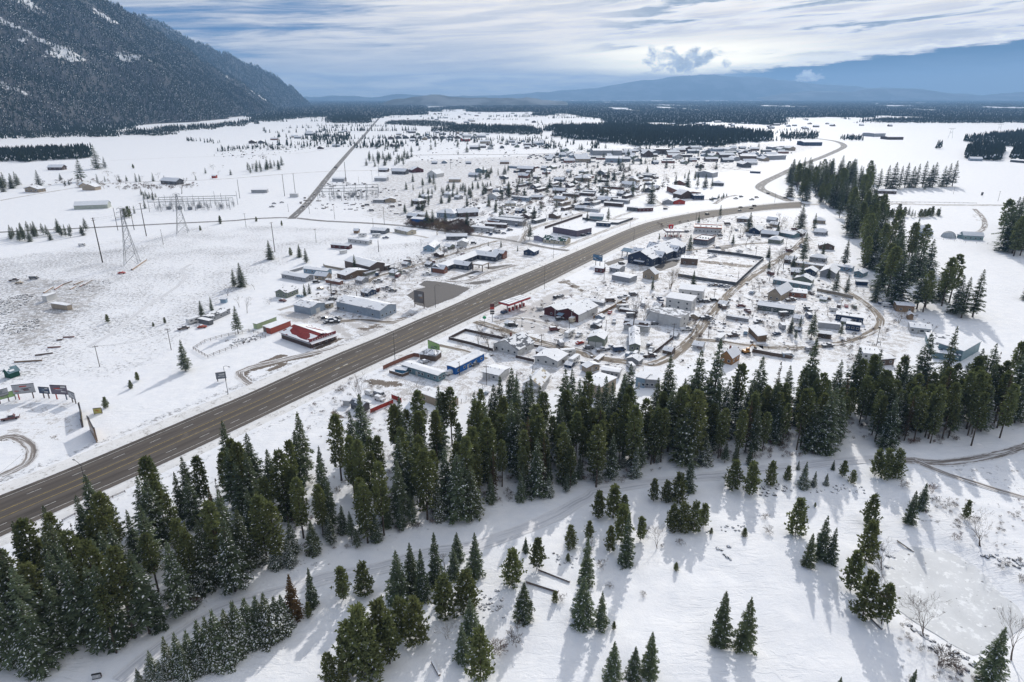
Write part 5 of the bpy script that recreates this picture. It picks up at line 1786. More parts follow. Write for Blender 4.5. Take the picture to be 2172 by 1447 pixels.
def snow_cover(fn,nu,nv,th,cover,seed):
 """lumpy snow over a roof plane; fn(u, v) gives a point of the roof; bare patches where it slid off"""
 v,f = [],[]
 U,V = np.meshgrid(np.linspace(0,1,nu + 1),np.linspace(0,1,nv + 1))
 lump = fbm(U * nu / 3.0,V * nv / 3.0,seed,3)
 for j in range(nv + 1):
  for i in range(nu + 1):
   p = fn(i / nu,j / nv)
   v.append((p[0],p[1],p[2] + th * (0.55 + 0.7 * lump[j,i])))
 base = len(v)
 for j in range(nv + 1):
  for i in range(nu + 1):
   p = fn(i / nu,j / nv)
   v.append((p[0],p[1],p[2] + 0.012))
 keep = np.ones((nv,nu),bool)
 if cover < 0.99:
  U2,V2 = np.meshgrid((np.arange(nu) + .5) / 2.4,(np.arange(nv) + .5) / 1.6)
  ln = fbm(U2,V2,seed + 5,3)
  keep = ln < np.quantile(ln,cover)
 w = nu + 1
 for j in range(nv):
  for i in range(nu):
   if not keep[j,i]:
    continue
   a,b,c,d = j * w + i,j * w + i + 1,(j + 1) * w + i + 1,(j + 1) * w + i
   f.append((a,b,c,d))
   for (di,dj,p,q) in ((0,-1,a,b),(1,0,b,c),(0,1,c,d),(-1,0,d,a)):
    ii_,jj_ = i + di,j + dj
    if ii_ < 0 or jj_ < 0 or ii_ >= nu or jj_ >= nv or not keep[jj_,ii_]:
     f.append((q,p,p + base,q + base))
 return v,f

wm = MB()
wm.box(-0.62,-0.05,-0.56,0.62,0.02,0.56,0)
wm.box(-0.50,-0.07,-0.45,0.50,-0.03,0.45,1)
WINDOW_ME = wm.mesh('window',[TRIM,GLASS])
dm_ = MB()
dm_.box(-0.5,-0.05,0,0.5,0.02,2.05,0)
dm_.box(-0.42,-0.07,0.08,0.42,-0.03,1.0,1)
dm_.box(-0.42,-0.07,1.1,0.42,-0.03,1.95,1)
DOOR_ME = dm_.mesh('door',[TRIM,plain('door_panel',(0.42,0.40,0.37),0.6,0.1)])
gm_ = MB()
gm_.box(-1.5,-0.05,0,1.5,0.02,2.6,0)
for k in range(4):
 gm_.box(-1.42,-0.08,0.06 + k * 0.64,1.42,-0.04,0.60 + k * 0.64,1)
GARAGE_ME = gm_.mesh('garage_door',[TRIM,plain('garage_panel',(0.58,0.57,0.54),0.6,0.08)])
_bseed = [1000]

def seg_pts(tile,A,B):
 a,b = Vector(W(tile,*A)),Vector(W(tile,*B))
 n = Vector((-(b - a).y,(b - a).x))
 if n.dot((a + b) / 2) < 0:
  a,b = b,a
 return a,b

def block(parent,x0,y0,L,D,wh,rise,ridge,wall,roof,snow=1.0,win=(2,1),door=None,mat=None,chimney=False,over=0.4,base=0.0,name='wall',snow_th=0.16):
 """walls, roof, snow, openings of one volume in the parent's frame"""
 _bseed[0] += 1
 sd = _bseed[0]
 wallc = HUE.get(wall,wall)
 roofc = HUE.get(roof,roof)
 m = MB()
 x1,y1 = x0 + L,y0 + D
 zb = base - 0.4
 if ridge in ('f','h') or rise < 0.05:
  m.box(x0,y0,zb,x1,y1,wh)
 elif ridge == 's':
  m.slab([(x0,y0,zb),(x1,y0,zb),(x1,y1,zb),(x0,y1,zb)],wh - zb)
  m.poly([(x0,y0,wh),(x0,y1,wh),(x0,y1,wh + rise)])
  m.poly([(x1,y0,wh),(x1,y1,wh + rise),(x1,y1,wh)])
  m.poly([(x0,y1,wh),(x1,y1,wh),(x1,y1,wh + rise),(x0,y1,wh + rise)])
 else:
  m.box(x0,y0,zb,x1,y1,wh)
  if ridge == 'l':
   for x in (x0,x1):
    m.poly([(x,y0,wh),(x,y1,wh),(x,(y0 + y1) / 2,wh + rise)])
  else:
   for y in (y0,y1):
    m.poly([(x0,y,wh),(x1,y,wh),((x0 + x1) / 2,y,wh + rise)])
 wo = m.build(name,mat or SIDING,parent,wallc)
 r = MB()
 th = 0.14
 o = over
 planes = []
 if ridge == 'f' or rise < 0.05:
  o = min(o,0.2)
  planes = [((x0 - o,y0 - o,wh + .004),(x1 + o,y0 - o,wh + .004),(x1 + o,y1 + o,wh + .004),(x0 - o,y1 + o,wh + .004))]
 elif ridge == 's':
  s = rise / D
  planes = [((x0 - o,y0 - o,wh - o * s + .01),(x1 + o,y0 - o,wh - o * s + .01),(x1 + o,y1 + o,wh + rise + o * s + .01),(x0 - o,y1 + o,wh + rise + o * s + .01))]
 elif ridge == 'l':
  s = rise / (D / 2)
  yc = (y0 + y1) / 2
  e,t_ = wh - o * s + .01,wh + rise + .01
  planes = [((x0 - o,y0 - o,e),(x1 + o,y0 - o,e),(x1 + o,yc,t_),(x0 - o,yc,t_)),((x1 + o,y1 + o,e),(x0 - o,y1 + o,e),(x0 - o,yc,t_),(x1 + o,yc,t_))]
 elif ridge == 'd':
  s = rise / (L / 2)
  xc = (x0 + x1) / 2
  e,t_ = wh - o * s + .01,wh + rise + .01
  planes = [((x0 - o,y1 + o,e),(x0 - o,y0 - o,e),(xc,y0 - o,t_),(xc,y1 + o,t_)),((x1 + o,y0 - o,e),(x1 + o,y1 + o,e),(xc,y1 + o,t_),(xc,y0 - o,t_))]
 elif ridge == 'h':
  k = min(L,D) * 0.42
  e,t_ = wh + .004,wh + rise
  if L >= D:
   ra,rb = (x0 + k,(y0 + y1) / 2,t_),(x1 - k,(y0 + y1) / 2,t_)
  else:
   ra,rb = ((x0 + x1) / 2,y0 + k,t_),((x0 + x1) / 2,y1 - k,t_)
  c = [(x0 - o,y0 - o,e),(x1 + o,y0 - o,e),(x1 + o,y1 + o,e),(x0 - o,y1 + o,e)]
  if L >= D:
   planes = [(c[0],c[1],rb,ra),(c[2],c[3],ra,rb),(c[1],c[2],rb,rb),(c[3],c[0],ra,ra)]
  else:
   planes = [(c[1],c[2],rb,ra),(c[3],c[0],ra,rb),(c[0],c[1],ra,ra),(c[2],c[3],rb,rb)]
 for p in planes:
  pts = list(dict.fromkeys(p))
  r.slab(pts,th)
 ro = r.build('roof',ROOFING,parent,roofc)
 if snow > 0:
  sv,sf = [],[]
  for q,p in enumerate(planes):
   P = [Vector(a) for a in p]

   def fn(u,v,P=P):
    c = P[0].lerp(P[1],u).lerp(P[3].lerp(P[2],u),v)
    return (c.x,c.y,c.z + th)
   nu = max(3,min(26,int((P[1] - P[0]).length / 0.9)))
   nv = max(3,min(16,int((P[3] - P[0]).length / 0.7)))
   v,f = snow_cover(fn,nu,nv,snow_th,snow,sd * 7 + q)
   n = len(sv)
   sv += v
   sf += [tuple(i + n for i in ff) for ff in f]
  so = link('roof_snow',mesh_np('roof_snow',sv,sf,[SNOW]),ro)
 # openings: front (y0) and the two ends
 zc = base + min(1.55,wh * 0.55)
 nf,ns = win
 gx_ = 0.0
 if door == 'garage':
  link('garage_door',GARAGE_ME,parent,(x0 + L * 0.5,y0 - 0.02,base))
 elif door == 'garage2':
  for fx in (0.28,0.72):
   link('garage_door',GARAGE_ME,parent,(x0 + L * fx,y0 - 0.02,base))
 elif door == 'door':
  link('door',DOOR_ME,parent,(x0 + L * 0.42,y0 - 0.02,base))
 floors = [zc] if wh < 5.2 else [zc,zc + 2.7]
 for z in floors:
  for k in range(nf):
   fx = (k + 0.5) / nf
   if door == 'garage' and abs(fx - 0.5) * L < 2.2 and z == floors[0]:
    continue
   if door == 'door' and abs(fx - 0.42) * L < 1.2:
    fx += 1.5 / L
   link('window',WINDOW_ME,parent,(x0 + L * fx,y0 - 0.02,z))
  for k in range(ns):
   fy = (k + 0.5) / ns
   w1 = link('window',WINDOW_ME,parent,(x1 + 0.02,y0 + D * fy,z),math.pi / 2)
   w2 = link('window',WINDOW_ME,parent,(x0 - 0.02,y0 + D * fy,z),-math.pi / 2)
 if L * D > 40 and mat is None:
  vm = MB()
  for k in range(1 + sd % 3):
   vx,vy = x0 + L * (.2 + .27 * k),y0 + D * (.3 + .07 * (sd % 4))
   vm.bar((vx,vy,wh),(vx,vy,wh + (rise * .6 if ridge in 'ld' else .2) + .75),.13,0,None,6)
  vm.build('vent_pipe',DARK,ro)
 if chimney:
  c = MB()
  c.box(x0 + L * .3,y0 + D * .55,wh,x0 + L * .3 + .7,y0 + D * .55 + .7,wh + rise + 0.9)
  co = c.build('chimney',SIDING,ro,HUE['brick'])
 return wo,ro

def building(name,label,tile,A,B,C,wh,rise,ridge,wall,roof='slate',cat='house',group=None,**kw):
 a,b = seg_pts(tile,A,B)
 L = (b - a).length
 if isinstance(C,tuple):
  c = Vector(W(tile,*C))
  n = Vector((-(b - a).y,(b - a).x)).normalized()
  D = max(2.0,abs((c - a).dot(n)))
 else:
  D = C
 o = empty(name,(a.x,a.y,gz1(a.x,a.y)),math.atan2((b - a).y,(b - a).x),label,cat,group)
 block(o,0,0,L,D,wh,rise,ridge,wall,roof,**kw)
 o['size'] = (L,D)
 return o,L,D

BL_ = [
 ('metal_garage','grey metal garage with white roll door beside the parked cars','b',(1495,620),(1640,565),(1340,580),4.0,1.3,'d','bgrey','silver','garage',dict(win=(0,0),door='garage',mat=PANEL,snow=.85)),
 ('cream_shed','small cream shed behind the grey metal garage','b',(1650,552),(1725,538),3.0,2.6,.5,'l','cream','slate','shed',dict(win=(1,0))),
 ('shipping_container','pale green container behind the red roofed restaurant','b',(945,765),(1145,690),2.6,2.7,0,'f','lime','lime','container',dict(win=(0,0),mat=PANEL)),
 ('box_trailer','brown sided white box trailer beside the pale green container','b',(1045,797),(1250,722),2.6,2.8,0,'f','brown','white','trailer',dict(win=(0,0),mat=PANEL)),
 ('red_annex','orange red flat roofed shed attached behind the restaurant','b',(1085,815),(1290,735),3.0,2.9,0,'f','orange','red','shed',dict(win=(0,0),mat=PANEL)),
 ('green_house','sage green house with dark spruces at its door','b',(1135,432),(1245,447),(1390,402),3.0,1.9,'d','sage','slate','house',dict(win=(2,3),snow=.9)),
 ('mobile_home','long blue grey mobile home behind the wooden fence','b',(1420,187),(1660,215),5.0,3.0,.7,'l','sky','silver','mobile home',dict(win=(4,1))),
 ('low_house','grey low house below the blue grey mobile home','b',(1195,240),(1440,283),7.0,2.7,1.1,'l','grey','slate','house',dict(win=(3,1))),
 ('tan_cottage','small tan cottage between grey houses','b',(1530,255),(1650,268),6.0,2.8,1.7,'l','tan','slate','house',dict(win=(2,1))),
 ('brown_house','brown house with wide snowy gable behind the bare tree','b',(1850,262),(2080,205),9.0,3.0,1.6,'d','brown','umber','house',dict(win=(2,1))),
 ('workshop','large brown workshop with cream door beside the alley','c',(410,490),(565,452),(165,422),5.0,2.0,'d','umber','umber','workshop',dict(win=(0,0),door='garage',mat=PANEL)),
 ('workshop_annex','dark annex with lit window beside the brown workshop','c',(567,455),(618,440),8.0,3.0,.6,'s','umber','umber','shed',dict(win=(1,0),mat=PANEL)),
 ('low_mobile_home','low grey mobile home with patched roof beside dark spruces','b',(480,690),(670,605),6.0,2.5,.5,'l','grey','dgrey','mobile home',dict(win=(3,1),snow=.7)),
 ('dark_container','dark steel container beside the white travel trailer','b',(345,702),(455,727),2.5,2.4,0,'f','dgrey','black','container',dict(win=(0,0),mat=PANEL)),
 ('pump_shed','tiny steel blue shed above the low mobile home','b',(568,498),(625,498),2.4,2.3,.3,'l','sky','slate','shed',dict(win=(0,0))),
 ('metal_shed','long grey metal shed with shop windows beside the highway','c',(515,948),(680,882),(105,838),4.6,1.7,'d','bgrey','silver','shed',dict(win=(4,3),mat=PANEL,snow=.92)),
 ('blue_cottage','dark blue cottage with snowy gable beside the motel','c',(1980,292),(2085,304),9.0,2.9,1.8,'d','navy','slate','house',dict(win=(2,1))),
 ('pale_blue_house','pale blue house with steep gable above the motel alley','c',(955,258),(1065,262),(1215,215),3.0,2.2,'d','sky','slate','house',dict(win=(2,2))),
 ('white_house','white house with arched garage above the motel','c',(1300,205),(1400,207),9.0,3.0,1.5,'d','white','slate','house',dict(win=(1,1),door='garage')),
 ('teal_roof_house','dark walled house behind the white arched garage','c',(1190,142),(1400,140),8.0,3.0,1.5,'l','dgrey','teal','house',dict(win=(3,1))),
 ('white_mobile_home','white mobile home standing alone above the red one','c',(185,165),(395,192),4.4,3.0,.5,'l','white','silver','mobile home',dict(win=(4,1))),
 ('red_mobile_home','dark red mobile home with porch','c',(10,222),(190,238),5.0,2.7,.7,'l','maroon','slate','mobile home',dict(win=(3,1))),
 ('cargo_trailer','white cargo trailer below the dark red mobile home','c',(112,285),(176,275),2.3,2.2,0,'f','white','white','trailer',dict(win=(0,0),mat=PANEL)),
 ('cream_house','cream bungalow beside the county road','c',(660,60),(795,92),9.0,2.8,1.3,'l','cream','slate','house',dict(win=(3,1))),
 ('grey_house','grey house next to the cream bungalow','c',(415,72),(560,82),9.0,2.8,1.5,'l','slate','slate','house',dict(win=(3,1))),
 ('outhouse','tiny brown hut alone at the edge of the stubble field','c',(243,74),(290,76),3.0,2.6,1.3,'l','wood','umber','hut',dict(win=(0,0))),
 ('white_gabled_house','white house with steep grey roof beside the fenced triangle','d',(468,880),(715,945),(790,835),3.0,3.4,'d','white','slate','house',dict(win=(4,1),snow=.55,chimney=True)),
 ('wide_white_house','wide white house with low snowy gable roof','d',(887,1010),(1118,1062),(1245,990),3.0,1.3,'d','white','slate','house',dict(win=(3,1))),
 ('garden_shed','small brown gabled shed below the gravel road','d',(1420,1118),(1550,1085),3.5,2.5,.9,'d','tan','slate','shed',dict(win=(1,0),door='door')),
 ('white_trailer_home','white trailer home with roof vents below the gravel road','d',(1565,1145),(1745,1172),4.0,2.8,.2,'l','silver','white','mobile home',dict(win=(4,1))),
 ('two_storey_house','tan two storey box house behind the bushy firs','d',(1385,1335),(1560,1392),(1650,1275),5.6,.3,'l','tan','white','house',dict(win=(3,2))),
 ('carport_house','white house with snowy carport in front','d',(770,1300),(945,1328),12.0,3.3,2.4,'d','white','cream','house',dict(win=(0,2),snow=.8)),
 ('blue_building','long bright blue flat roofed building','d',(80,1135),(372,985),(-10,1110),3.3,.2,'l','blue','white','building',dict(win=(5,1),door='door')),
 ('small_garage','small flat white garage beside the blue building','d',(355,1165),(520,1203),(618,1120),2.7,.6,'l','white','slate','garage',dict(win=(1,0),door='door')),
 ('green_garage','sage green double garage behind parked pickups','d',(1430,842),(1590,862),(1665,800),4.4,1.5,'d','sage','slate','garage',dict(win=(0,1),door='garage2')),
 ('sage_mobile_home','long sage mobile home with white roof stripes','d',(1857,890),(1962,896),(2150,725),3.0,.9,'d','sage','slate','mobile home',dict(win=(2,5),snow=.93)),
 ('white_shop','white metal shop with ribbed grey roof','e',(700,705),(922,760),(988,708),5.6,.9,'s','white','silver','workshop',dict(win=(0,1),mat=PANEL,snow=.5)),
 ('white_shop_wing','lower white wing of the ribbed roof shop','e',(580,660),(698,700),7.0,5.2,.9,'s','white','silver','workshop',dict(win=(0,0),mat=PANEL,snow=.5)),
 ('white_tall_house','tall white box house with two roof vents, nearer of the twins','e',(778,545),(1038,588),8.0,6.0,.9,'s','white','white','house',dict(win=(3,1),mat=PANEL)),
 ('white_tall_house','tall white box house with two roof vents, farther of the twins','e',(910,455),(1150,483),8.0,6.0,.9,'s','white','white','house',dict(win=(3,1),mat=PANEL)),
 ('old_barn','old white barn with patchy dark roof behind the poplars','e',(350,770),(602,800),7.0,3.0,1.5,'l','white','umber','barn',dict(win=(0,0),snow=.7)),
 ('tan_gabled_house','tan house with steep white roof between the lodge and the lot','e',(545,240),(668,262),(750,252),3.8,3.2,'d','tan','slate','house',dict(win=(2,1))),
 ('grey_warehouse','low grey plank warehouse below the lodge','e',(228,255),(410,292),9.0,3.0,.4,'l','grey','slate','warehouse',dict(win=(0,0))),
 ('brick_office','small dark red office behind the blue billboard','e',(55,180),(140,190),5.0,3.0,.3,'l','maroon','slate','office',dict(win=(2,0))),
 ('grey_shop','grey gabled shop next to the small red office','e',(205,178),(300,194),9.0,3.0,1.0,'l','grey','slate','shop',dict(win=(2,1))),
 ('bar_building','dark flat topped building with brown base beside the walled lot','D',(822,1025),(972,1036),9.0,4.4,0,'f','brown','black','building',dict(win=(2,1))),
 ('pale_teal_mobile_home','pale teal mobile home beside the gravel road trees','f',(428,590),(800,655),5.0,2.9,.5,'l','teal','white','mobile home',dict(win=(6,1))),
 ('tan_cabin','tan brown cabin with steep roof beside the gravel road','f',(377,752),(500,776),(570,695),4.2,3.2,'d','tan','slate','house',dict(win=(2,1))),
 ('brick_garage','wide low brick garage with flat snowy roof','f',(590,720),(770,738),9.0,2.8,.5,'l','brick','white','garage',dict(win=(2,1))),
 ('green_bungalow','long grey green bungalow with small porch gable','f',(270,855),(632,906),7.5,2.8,1.2,'l',(.13,.155,.145),'slate','house',dict(win=(5,1),door='door')),
 ('navy_cottage','dark blue cottage among conifers on the upper lane','f',(742,495),(860,511),8.0,2.8,1.8,'d','navy','slate','house',dict(win=(3,1))),
 ('tan_mobile_home','long tan mobile home on the upper lane','f',(612,405),(938,448),4.6,2.8,.5,'l','tan','white','mobile home',dict(win=(6,1))),
 ('snowy_hip_house','house with thick snowy hip roof on the upper lane','f',(800,352),(960,372),9.0,2.7,1.9,'h','grey','slate','house',dict(win=(3,1))),
 ('lane_house','brown gabled house at the top of the upper lane','f',(905,235),(1055,244),9.0,2.9,2.0,'d','brown','slate','house',dict(win=(2,1))),
 ('lane_house','small grey house below the junction grove','f',(852,90),(965,98),8.0,2.8,1.8,'l','grey','slate','house',dict(win=(2,1))),
 ('blue_shed','small navy shed on open snow below the shelterbelt','f',(1285,603),(1398,610),4.0,2.4,.3,'l','navy','white','shed',dict(win=(0,0))),
 ('teal_house','pale teal house close below the shelterbelt','f',(1255,512),(1340,528),9.0,2.9,1.2,'d','teal','slate','house',dict(win=(2,2))),
 ('pale_long_house','long pale house above the navy shed','f',(1040,440),(1230,470),6.0,2.8,.6,'l','sky','white','house',dict(win=(4,1))),
 ('plank_shed','brown plank shed with single pitch snowy roof in the junk yard','f',(178,1080),(275,1182),4.0,2.8,.7,'s','wood','umber','shed',dict(win=(0,0))),
 ('navy_trailer','navy trailer home with white trim inside the loop road, upper one','f',(1066,962),(1348,1003),4.0,3.2,0,'f','navy','white','mobile home',dict(win=(5,0),door='door')),
 ('navy_trailer','navy trailer home with white trim inside the loop road, lower one','f',(1170,1058),(1316,1080),4.0,3.2,0,'f','navy','white','mobile home',dict(win=(3,0))),
 ('white_container','long white ribbed container inside the loop road','f',(890,1040),(1112,1062),2.6,2.8,0,'f','silver','white','container',dict(win=(0,0),mat=PANEL)),
 ('brown_hut','brown hut with thick roof snow inside the loop road','f',(892,1142),(1022,1158),4.0,2.4,.5,'l','brown','umber','hut',dict(win=(1,0))),
 ('white_cottage','white cottage with blue door beyond the loop road','f',(1828,1088),(2035,1112),8.0,2.9,.9,'l','white','sky','house',dict(win=(4,1),door='door')),
 ('log_house','orange brown log house behind the yellow bare tree','f',(1690,872),(1868,886),7.0,3.6,.5,'l','wood','brick','house',dict(win=(2,1))),
 ('small_log_hut','small orange log hut above the white cottage','f',(1808,955),(1862,960),4.0,2.6,.8,'d','wood','umber','hut',dict(win=(0,0))),
 ('flat_white_house','white flat roofed two storey house above the belt','u',(838,440),(962,452),(1020,408),5.4,0,'f','white','white','house',dict(win=(3,1))),
 ('brown_annex','brown annex beside the flat white house','u',(965,448),(1062,440),7.0,3.0,.3,'l','brown','slate','house',dict(win=(2,0))),
 ('teal_shed','teal metal shed with snowy roof beside the field','u',(1530,418),(1655,345),(1440,330),5.0,.8,'s','teal','silver','shed',dict(win=(0,0),mat=PANEL)),
 ('striped_shed','long low teal shed with ribbed snow stripes on its roof','u',(1330,395),(1515,420),(1310,270),3.0,.6,'s','teal','slate','shed',dict(win=(0,0),mat=PANEL,snow=.72)),
 ('orange_house','orange brown gabled house with crossing snowy roofs','e',(1335,1100),(1452,1132),(1575,1090),3.4,2.6,'d',(.32,.17,.07),'umber','house',dict(win=(2,2),chimney=True)),
 ('grey_box_house','grey box house with low annex behind narrow firs','e',(565,1362),(715,1372),11.0,3.8,.7,'s','grey','white','house',dict(win=(3,1))),
 ('grey_box_annex','small pale blue box beside the grey box house','e',(470,1345),(558,1368),5.0,4.2,.3,'s','sky','white','house',dict(win=(1,0),door='door')),
 ('teal_trailer','long teal trailer home with white roof beside the highway','g',(735,325),(1105,437),(1180,398),3.0,.35,'l','teal','white','mobile home',dict(win=(6,2),door='door')),
 ('tan_flat_building','tan flat roofed building with snow filled roof','g',(890,612),(1205,727),(1295,662),3.2,0,'f','tan','white','building',dict(win=(2,1))),
 ('small_white_cottage','small white cottage half hidden by the broad fir','g',(895,845),(1008,795),7.0,2.8,1.9,'d','white','teal','house',dict(win=(2,1),door='door')),
 ('arched_shed','dark grey shed beside the red fenced yard','g',(215,705),(322,752),4.0,2.4,1.0,'l','dgrey','slate','shed',dict(win=(0,0),snow=.5)),
 ('white_hut','small white hut next to the dark grey shed','g',(135,680),(205,685),3.0,2.2,.3,'s','white','white','hut',dict(win=(0,0))),
 ('blue_playhouse','little blue hut inside the curved wooden fence','g',(665,348),(775,362),3.0,2.0,.4,'l',(.10,.3,.5),'sky','hut',dict(win=(0,0))),
 ('pavilion','open pavilion with grey hip roof inside the curved fence','g',(920,205),(1080,228),6.0,2.6,1.6,'h','brown','grey','pavilion',dict(win=(0,0),snow=.6)),
 ('purple_hall','purple grey flat roofed hall beside the highway','C',(1372,738),(1590,778),(1645,735),5.0,0,'f','purple','purple','building',dict(win=(0,2))),
 ('green_roof_shop','low shop with dark green roof beside the highway','C',(1285,832),(1488,852),11.0,3.0,2.4,'l','cream','green','shop',dict(win=(5,1),snow=.42)),
 ('lilac_shed','small lilac shed next to the green roofed shop','C',(1200,806),(1278,822),7.0,3.2,1.0,'d',(.33,.31,.38),'slate','shed',dict(win=(0,0))),
 ('bright_blue_shed','bright blue metal shed beside the county road','C',(95,664),(200,672),10.0,5.2,1.0,'l','blue','silver','shed',dict(win=(0,0),mat=PANEL)),
 ('white_annex_house','pale house behind the bright blue shed','C',(118,600),(210,605),9.0,3.0,1.2,'l','white','slate','house',dict(win=(2,1))),
 ('fenced_blue_house','blue roofed house inside the dark fence','C',(1702,620),(1822,625),9.0,3.2,1.5,'l','teal','sky','house',dict(win=(3,1))),
 ('navy_box','navy box building on the fence line','C',(1762,680),(1885,688),5.0,3.2,.2,'l','navy','slate','building',dict(win=(3,0))),
 ('brick_hall','long brick hall with white roof in the old town','K',(630,482),(770,540),20.0,6.0,1.2,'l','brick','silver','hall',dict(win=(4,1))),
 ('brick_hall_gable','brick gable front of the long hall','K',(745,548),(845,540),14.0,5.0,4.0,'d','umber','slate','hall',dict(win=(2,1))),
 ('glass_porch','dark glazed shop front beside the brick hall','K',(850,552),(935,552),12.0,4.5,.5,'s','navy','sky','shop',dict(win=(4,1),snow=.7)),
 ('red_door_house','grey house with red front beside the frontage road','K',(685,590),(780,588),10.0,3.2,2.2,'d','red','slate','house',dict(win=(1,1))),
 ('grey_gable_house','grey gabled house left of the red fronted one','K',(598,590),(680,592),10.0,3.2,2.2,'d','grey','slate','house',dict(win=(2,1))),
 ('red_trailer','red trailer home beside the frontage road','K',(398,650),(520,645),5.0,3.4,.4,'l','maroon','white','mobile home',dict(win=(4,0))),
 ('dark_trailer','dark grey trailer home beside the red one','K',(305,640),(395,648),5.0,3.6,.4,'l','dgrey','white','mobile home',dict(win=(3,0))),
 ('brown_gable_house','brown house with crossing gables behind the brick hall','K',(690,430),(775,438),12.0,3.5,2.6,'d','brick','slate','house',dict(win=(2,1))),
 ('grey_depot','grey depot with gabled front beside the firs','K',(865,362),(1000,372),22.0,6.0,2.4,'d','grey','slate','warehouse',dict(win=(0,0),mat=PANEL)),
 ('hip_house','dark house with snowy hip roof right of the firs','K',(1000,438),(1090,442),16.0,3.6,2.6,'h','dgrey','slate','house',dict(win=(3,1))),
 ('tan_barn','tan barn with two snowy gables in the left fields','A',(745,526),(863,528),(912,518),4.2,3.4,'d','tan','silver','barn',dict(win=(0,0),mat=PANEL)),
 ('tan_barn_wing','smaller tan wing of the left field barn','A',(722,505),(790,500),9.0,3.4,2.6,'d','tan','silver','barn',dict(win=(0,0),mat=PANEL)),
 ('long_barn','long pale green barn alone in the snow field','A',(672,702),(975,690),13.0,4.0,3.2,'l',(.40,.43,.38),'silver','barn',dict(win=(0,0),mat=PANEL)),
 ('farm_house','pale teal farm house with high snowy roof in the right field','E',(1155,760),(1302,764),11.0,3.0,4.2,'h','bgrey','sky','house',dict(win=(4,1))),
 ('farm_shed','long pale teal shed beside the muddy drive','E',(1575,800),(1757,810),9.0,3.4,2.2,'l',(.30,.42,.42),'sky','shed',dict(win=(4,0),mat=PANEL)),
 ('farm_lean_to','small teal lean-to beside the long farm shed','E',(1520,785),(1572,792),7.0,2.8,.8,'s',(.30,.42,.42),'sky','shed',dict(win=(0,0),mat=PANEL)),
 ('road_house','dark long house behind the firs on the east road','E',(790,385),(975,390),9.0,3.2,1.4,'l','umber','slate','house',dict(win=(5,1))),
 ('lane_cottage','snowy roofed cottage at the foot of the shelterbelt','E',(222,655),(332,662),10.0,2.9,2.2,'h','tan','slate','house',dict(win=(2,1))),
 ('lane_cottage','low snowy cottage below the first shelterbelt cottage','E',(235,752),(352,760),9.0,2.8,1.8,'h','grey','slate','house',dict(win=(2,1))),
 ('teal_house','low teal house beyond the open lot','D',(1675,760),(1842,790),9.0,2.9,1.2,'l','teal','white','house',dict(win=(3,1))),
 ('brown_bungalow','brown bungalow behind conifers near the highway bend','D',(1330,640),(1440,648),11.0,3.0,1.8,'h','brown','slate','house',dict(win=(3,1))),
 ('substation_shed','pale long shed above the far substation, left one','B',(1085,448),(1190,450),10.0,4.0,1.4,'l','silver','silver','shed',dict(win=(0,0),mat=PANEL)),
 ('substation_shed','pale long shed above the far substation, right one','B',(1465,443),(1573,445),10.0,4.0,1.4,'l','silver','silver','shed',dict(win=(0,0),mat=PANEL)),
 ('semi_trailer','white semi trailer parked beside the straight road','B',(702,590),(775,590),3.0,4.0,0,'f','white','white','trailer',dict(win=(0,0),mat=PANEL)),
 ('equipment_shed','long open equipment shed left of the straight road','B',(355,552),(495,550),8.0,3.6,.8,'s','grey','silver','shed',dict(win=(0,0),mat=PANEL)),
 ('control_house','tan control house beside the far substation','B',(1562,640),(1660,636),9.0,3.6,1.6,'d','tan','slate','house',dict(win=(1,1))),
 ('control_annex','low grey annex of the tan control house','B',(1450,638),(1550,640),8.0,3.2,.5,'l','grey','white','house',dict(win=(2,0))),
 ('maroon_house','maroon gabled farm house beside the cross road','I',(862,525),(955,520),16.0,4.0,4.0,'d','maroon','slate','house',dict(win=(2,1))),
 ('white_barn','white barn with steep roof behind tall firs','I',(985,560),(1060,565),20.0,5.0,5.0,'d','white','white','barn',dict(win=(0,0))),
 ('cream_long_shed','long cream shed beside the conifer rows','I',(1160,603),(1255,603),14.0,4.0,1.6,'l','tan','silver','shed',dict(win=(0,0),mat=PANEL)),
 ('red_barn','small red barn far beyond the house row','I',(1278,270),(1335,268),16.0,5.5,3.0,'l','red','slate','barn',dict(win=(0,0))),
 ('box_car','tan wheeled box trailer in the stubble field','a',(530,455),(695,480),2.8,2.9,0,'f','tan','white','trailer',dict(win=(0,0),mat=PANEL,base=.6)),
 ('white_box_truck','white box body with blue side in the stubble field','a',(440,385),(485,388),7.0,3.2,0,'f','white','white','trailer',dict(win=(0,0),mat=PANEL)),
 ('green_hut','small dark green hut with pitched roof above the billboards','a',(52,1160),(108,1175),(172,1130),2.6,1.6,'d','green','teal','hut',dict(win=(0,0),snow=.25)),
 ('field_hut','tiny orange hut in the upper snow field','A',(1912,418),(1948,418),6.0,3.2,1.2,'l','orange','slate','hut',dict(win=(0,0))),
 ('warehouse','dark long warehouse with many doors at the far road bend','L',(785,305),(935,305),40.0,8.0,2.0,'l','navy','slate','warehouse',dict(win=(8,0))),
 ('warehouse','white roofed warehouse beyond the right snow field','R',(15,252),(115,250),45.0,9.0,1.0,'l','silver','white','warehouse',dict(win=(0,0))),
 ('warehouse','low dark warehouse next to the white roofed one','R',(140,278),(275,278),40.0,7.0,1.0,'l','umber','white','warehouse',dict(win=(0,0))),
 ('knoll_house','white roofed house below the dark knoll wood','R',(865,465),(975,468),14.0,4.0,2.8,'l','bgrey','white','house',dict(win=(3,1))),
 ('knoll_barn','low snowy barn at the right edge below the knoll','R',(1220,475),(1345,485),14.0,3.6,1.4,'l','dgrey','white','barn',dict(win=(0,0))),
 ('big_store','large flat store with grey roof at the far side of town','K',(30,190),(265,190),50.0,9.0,2.0,'l','grey','silver','store',dict(win=(0,0))),
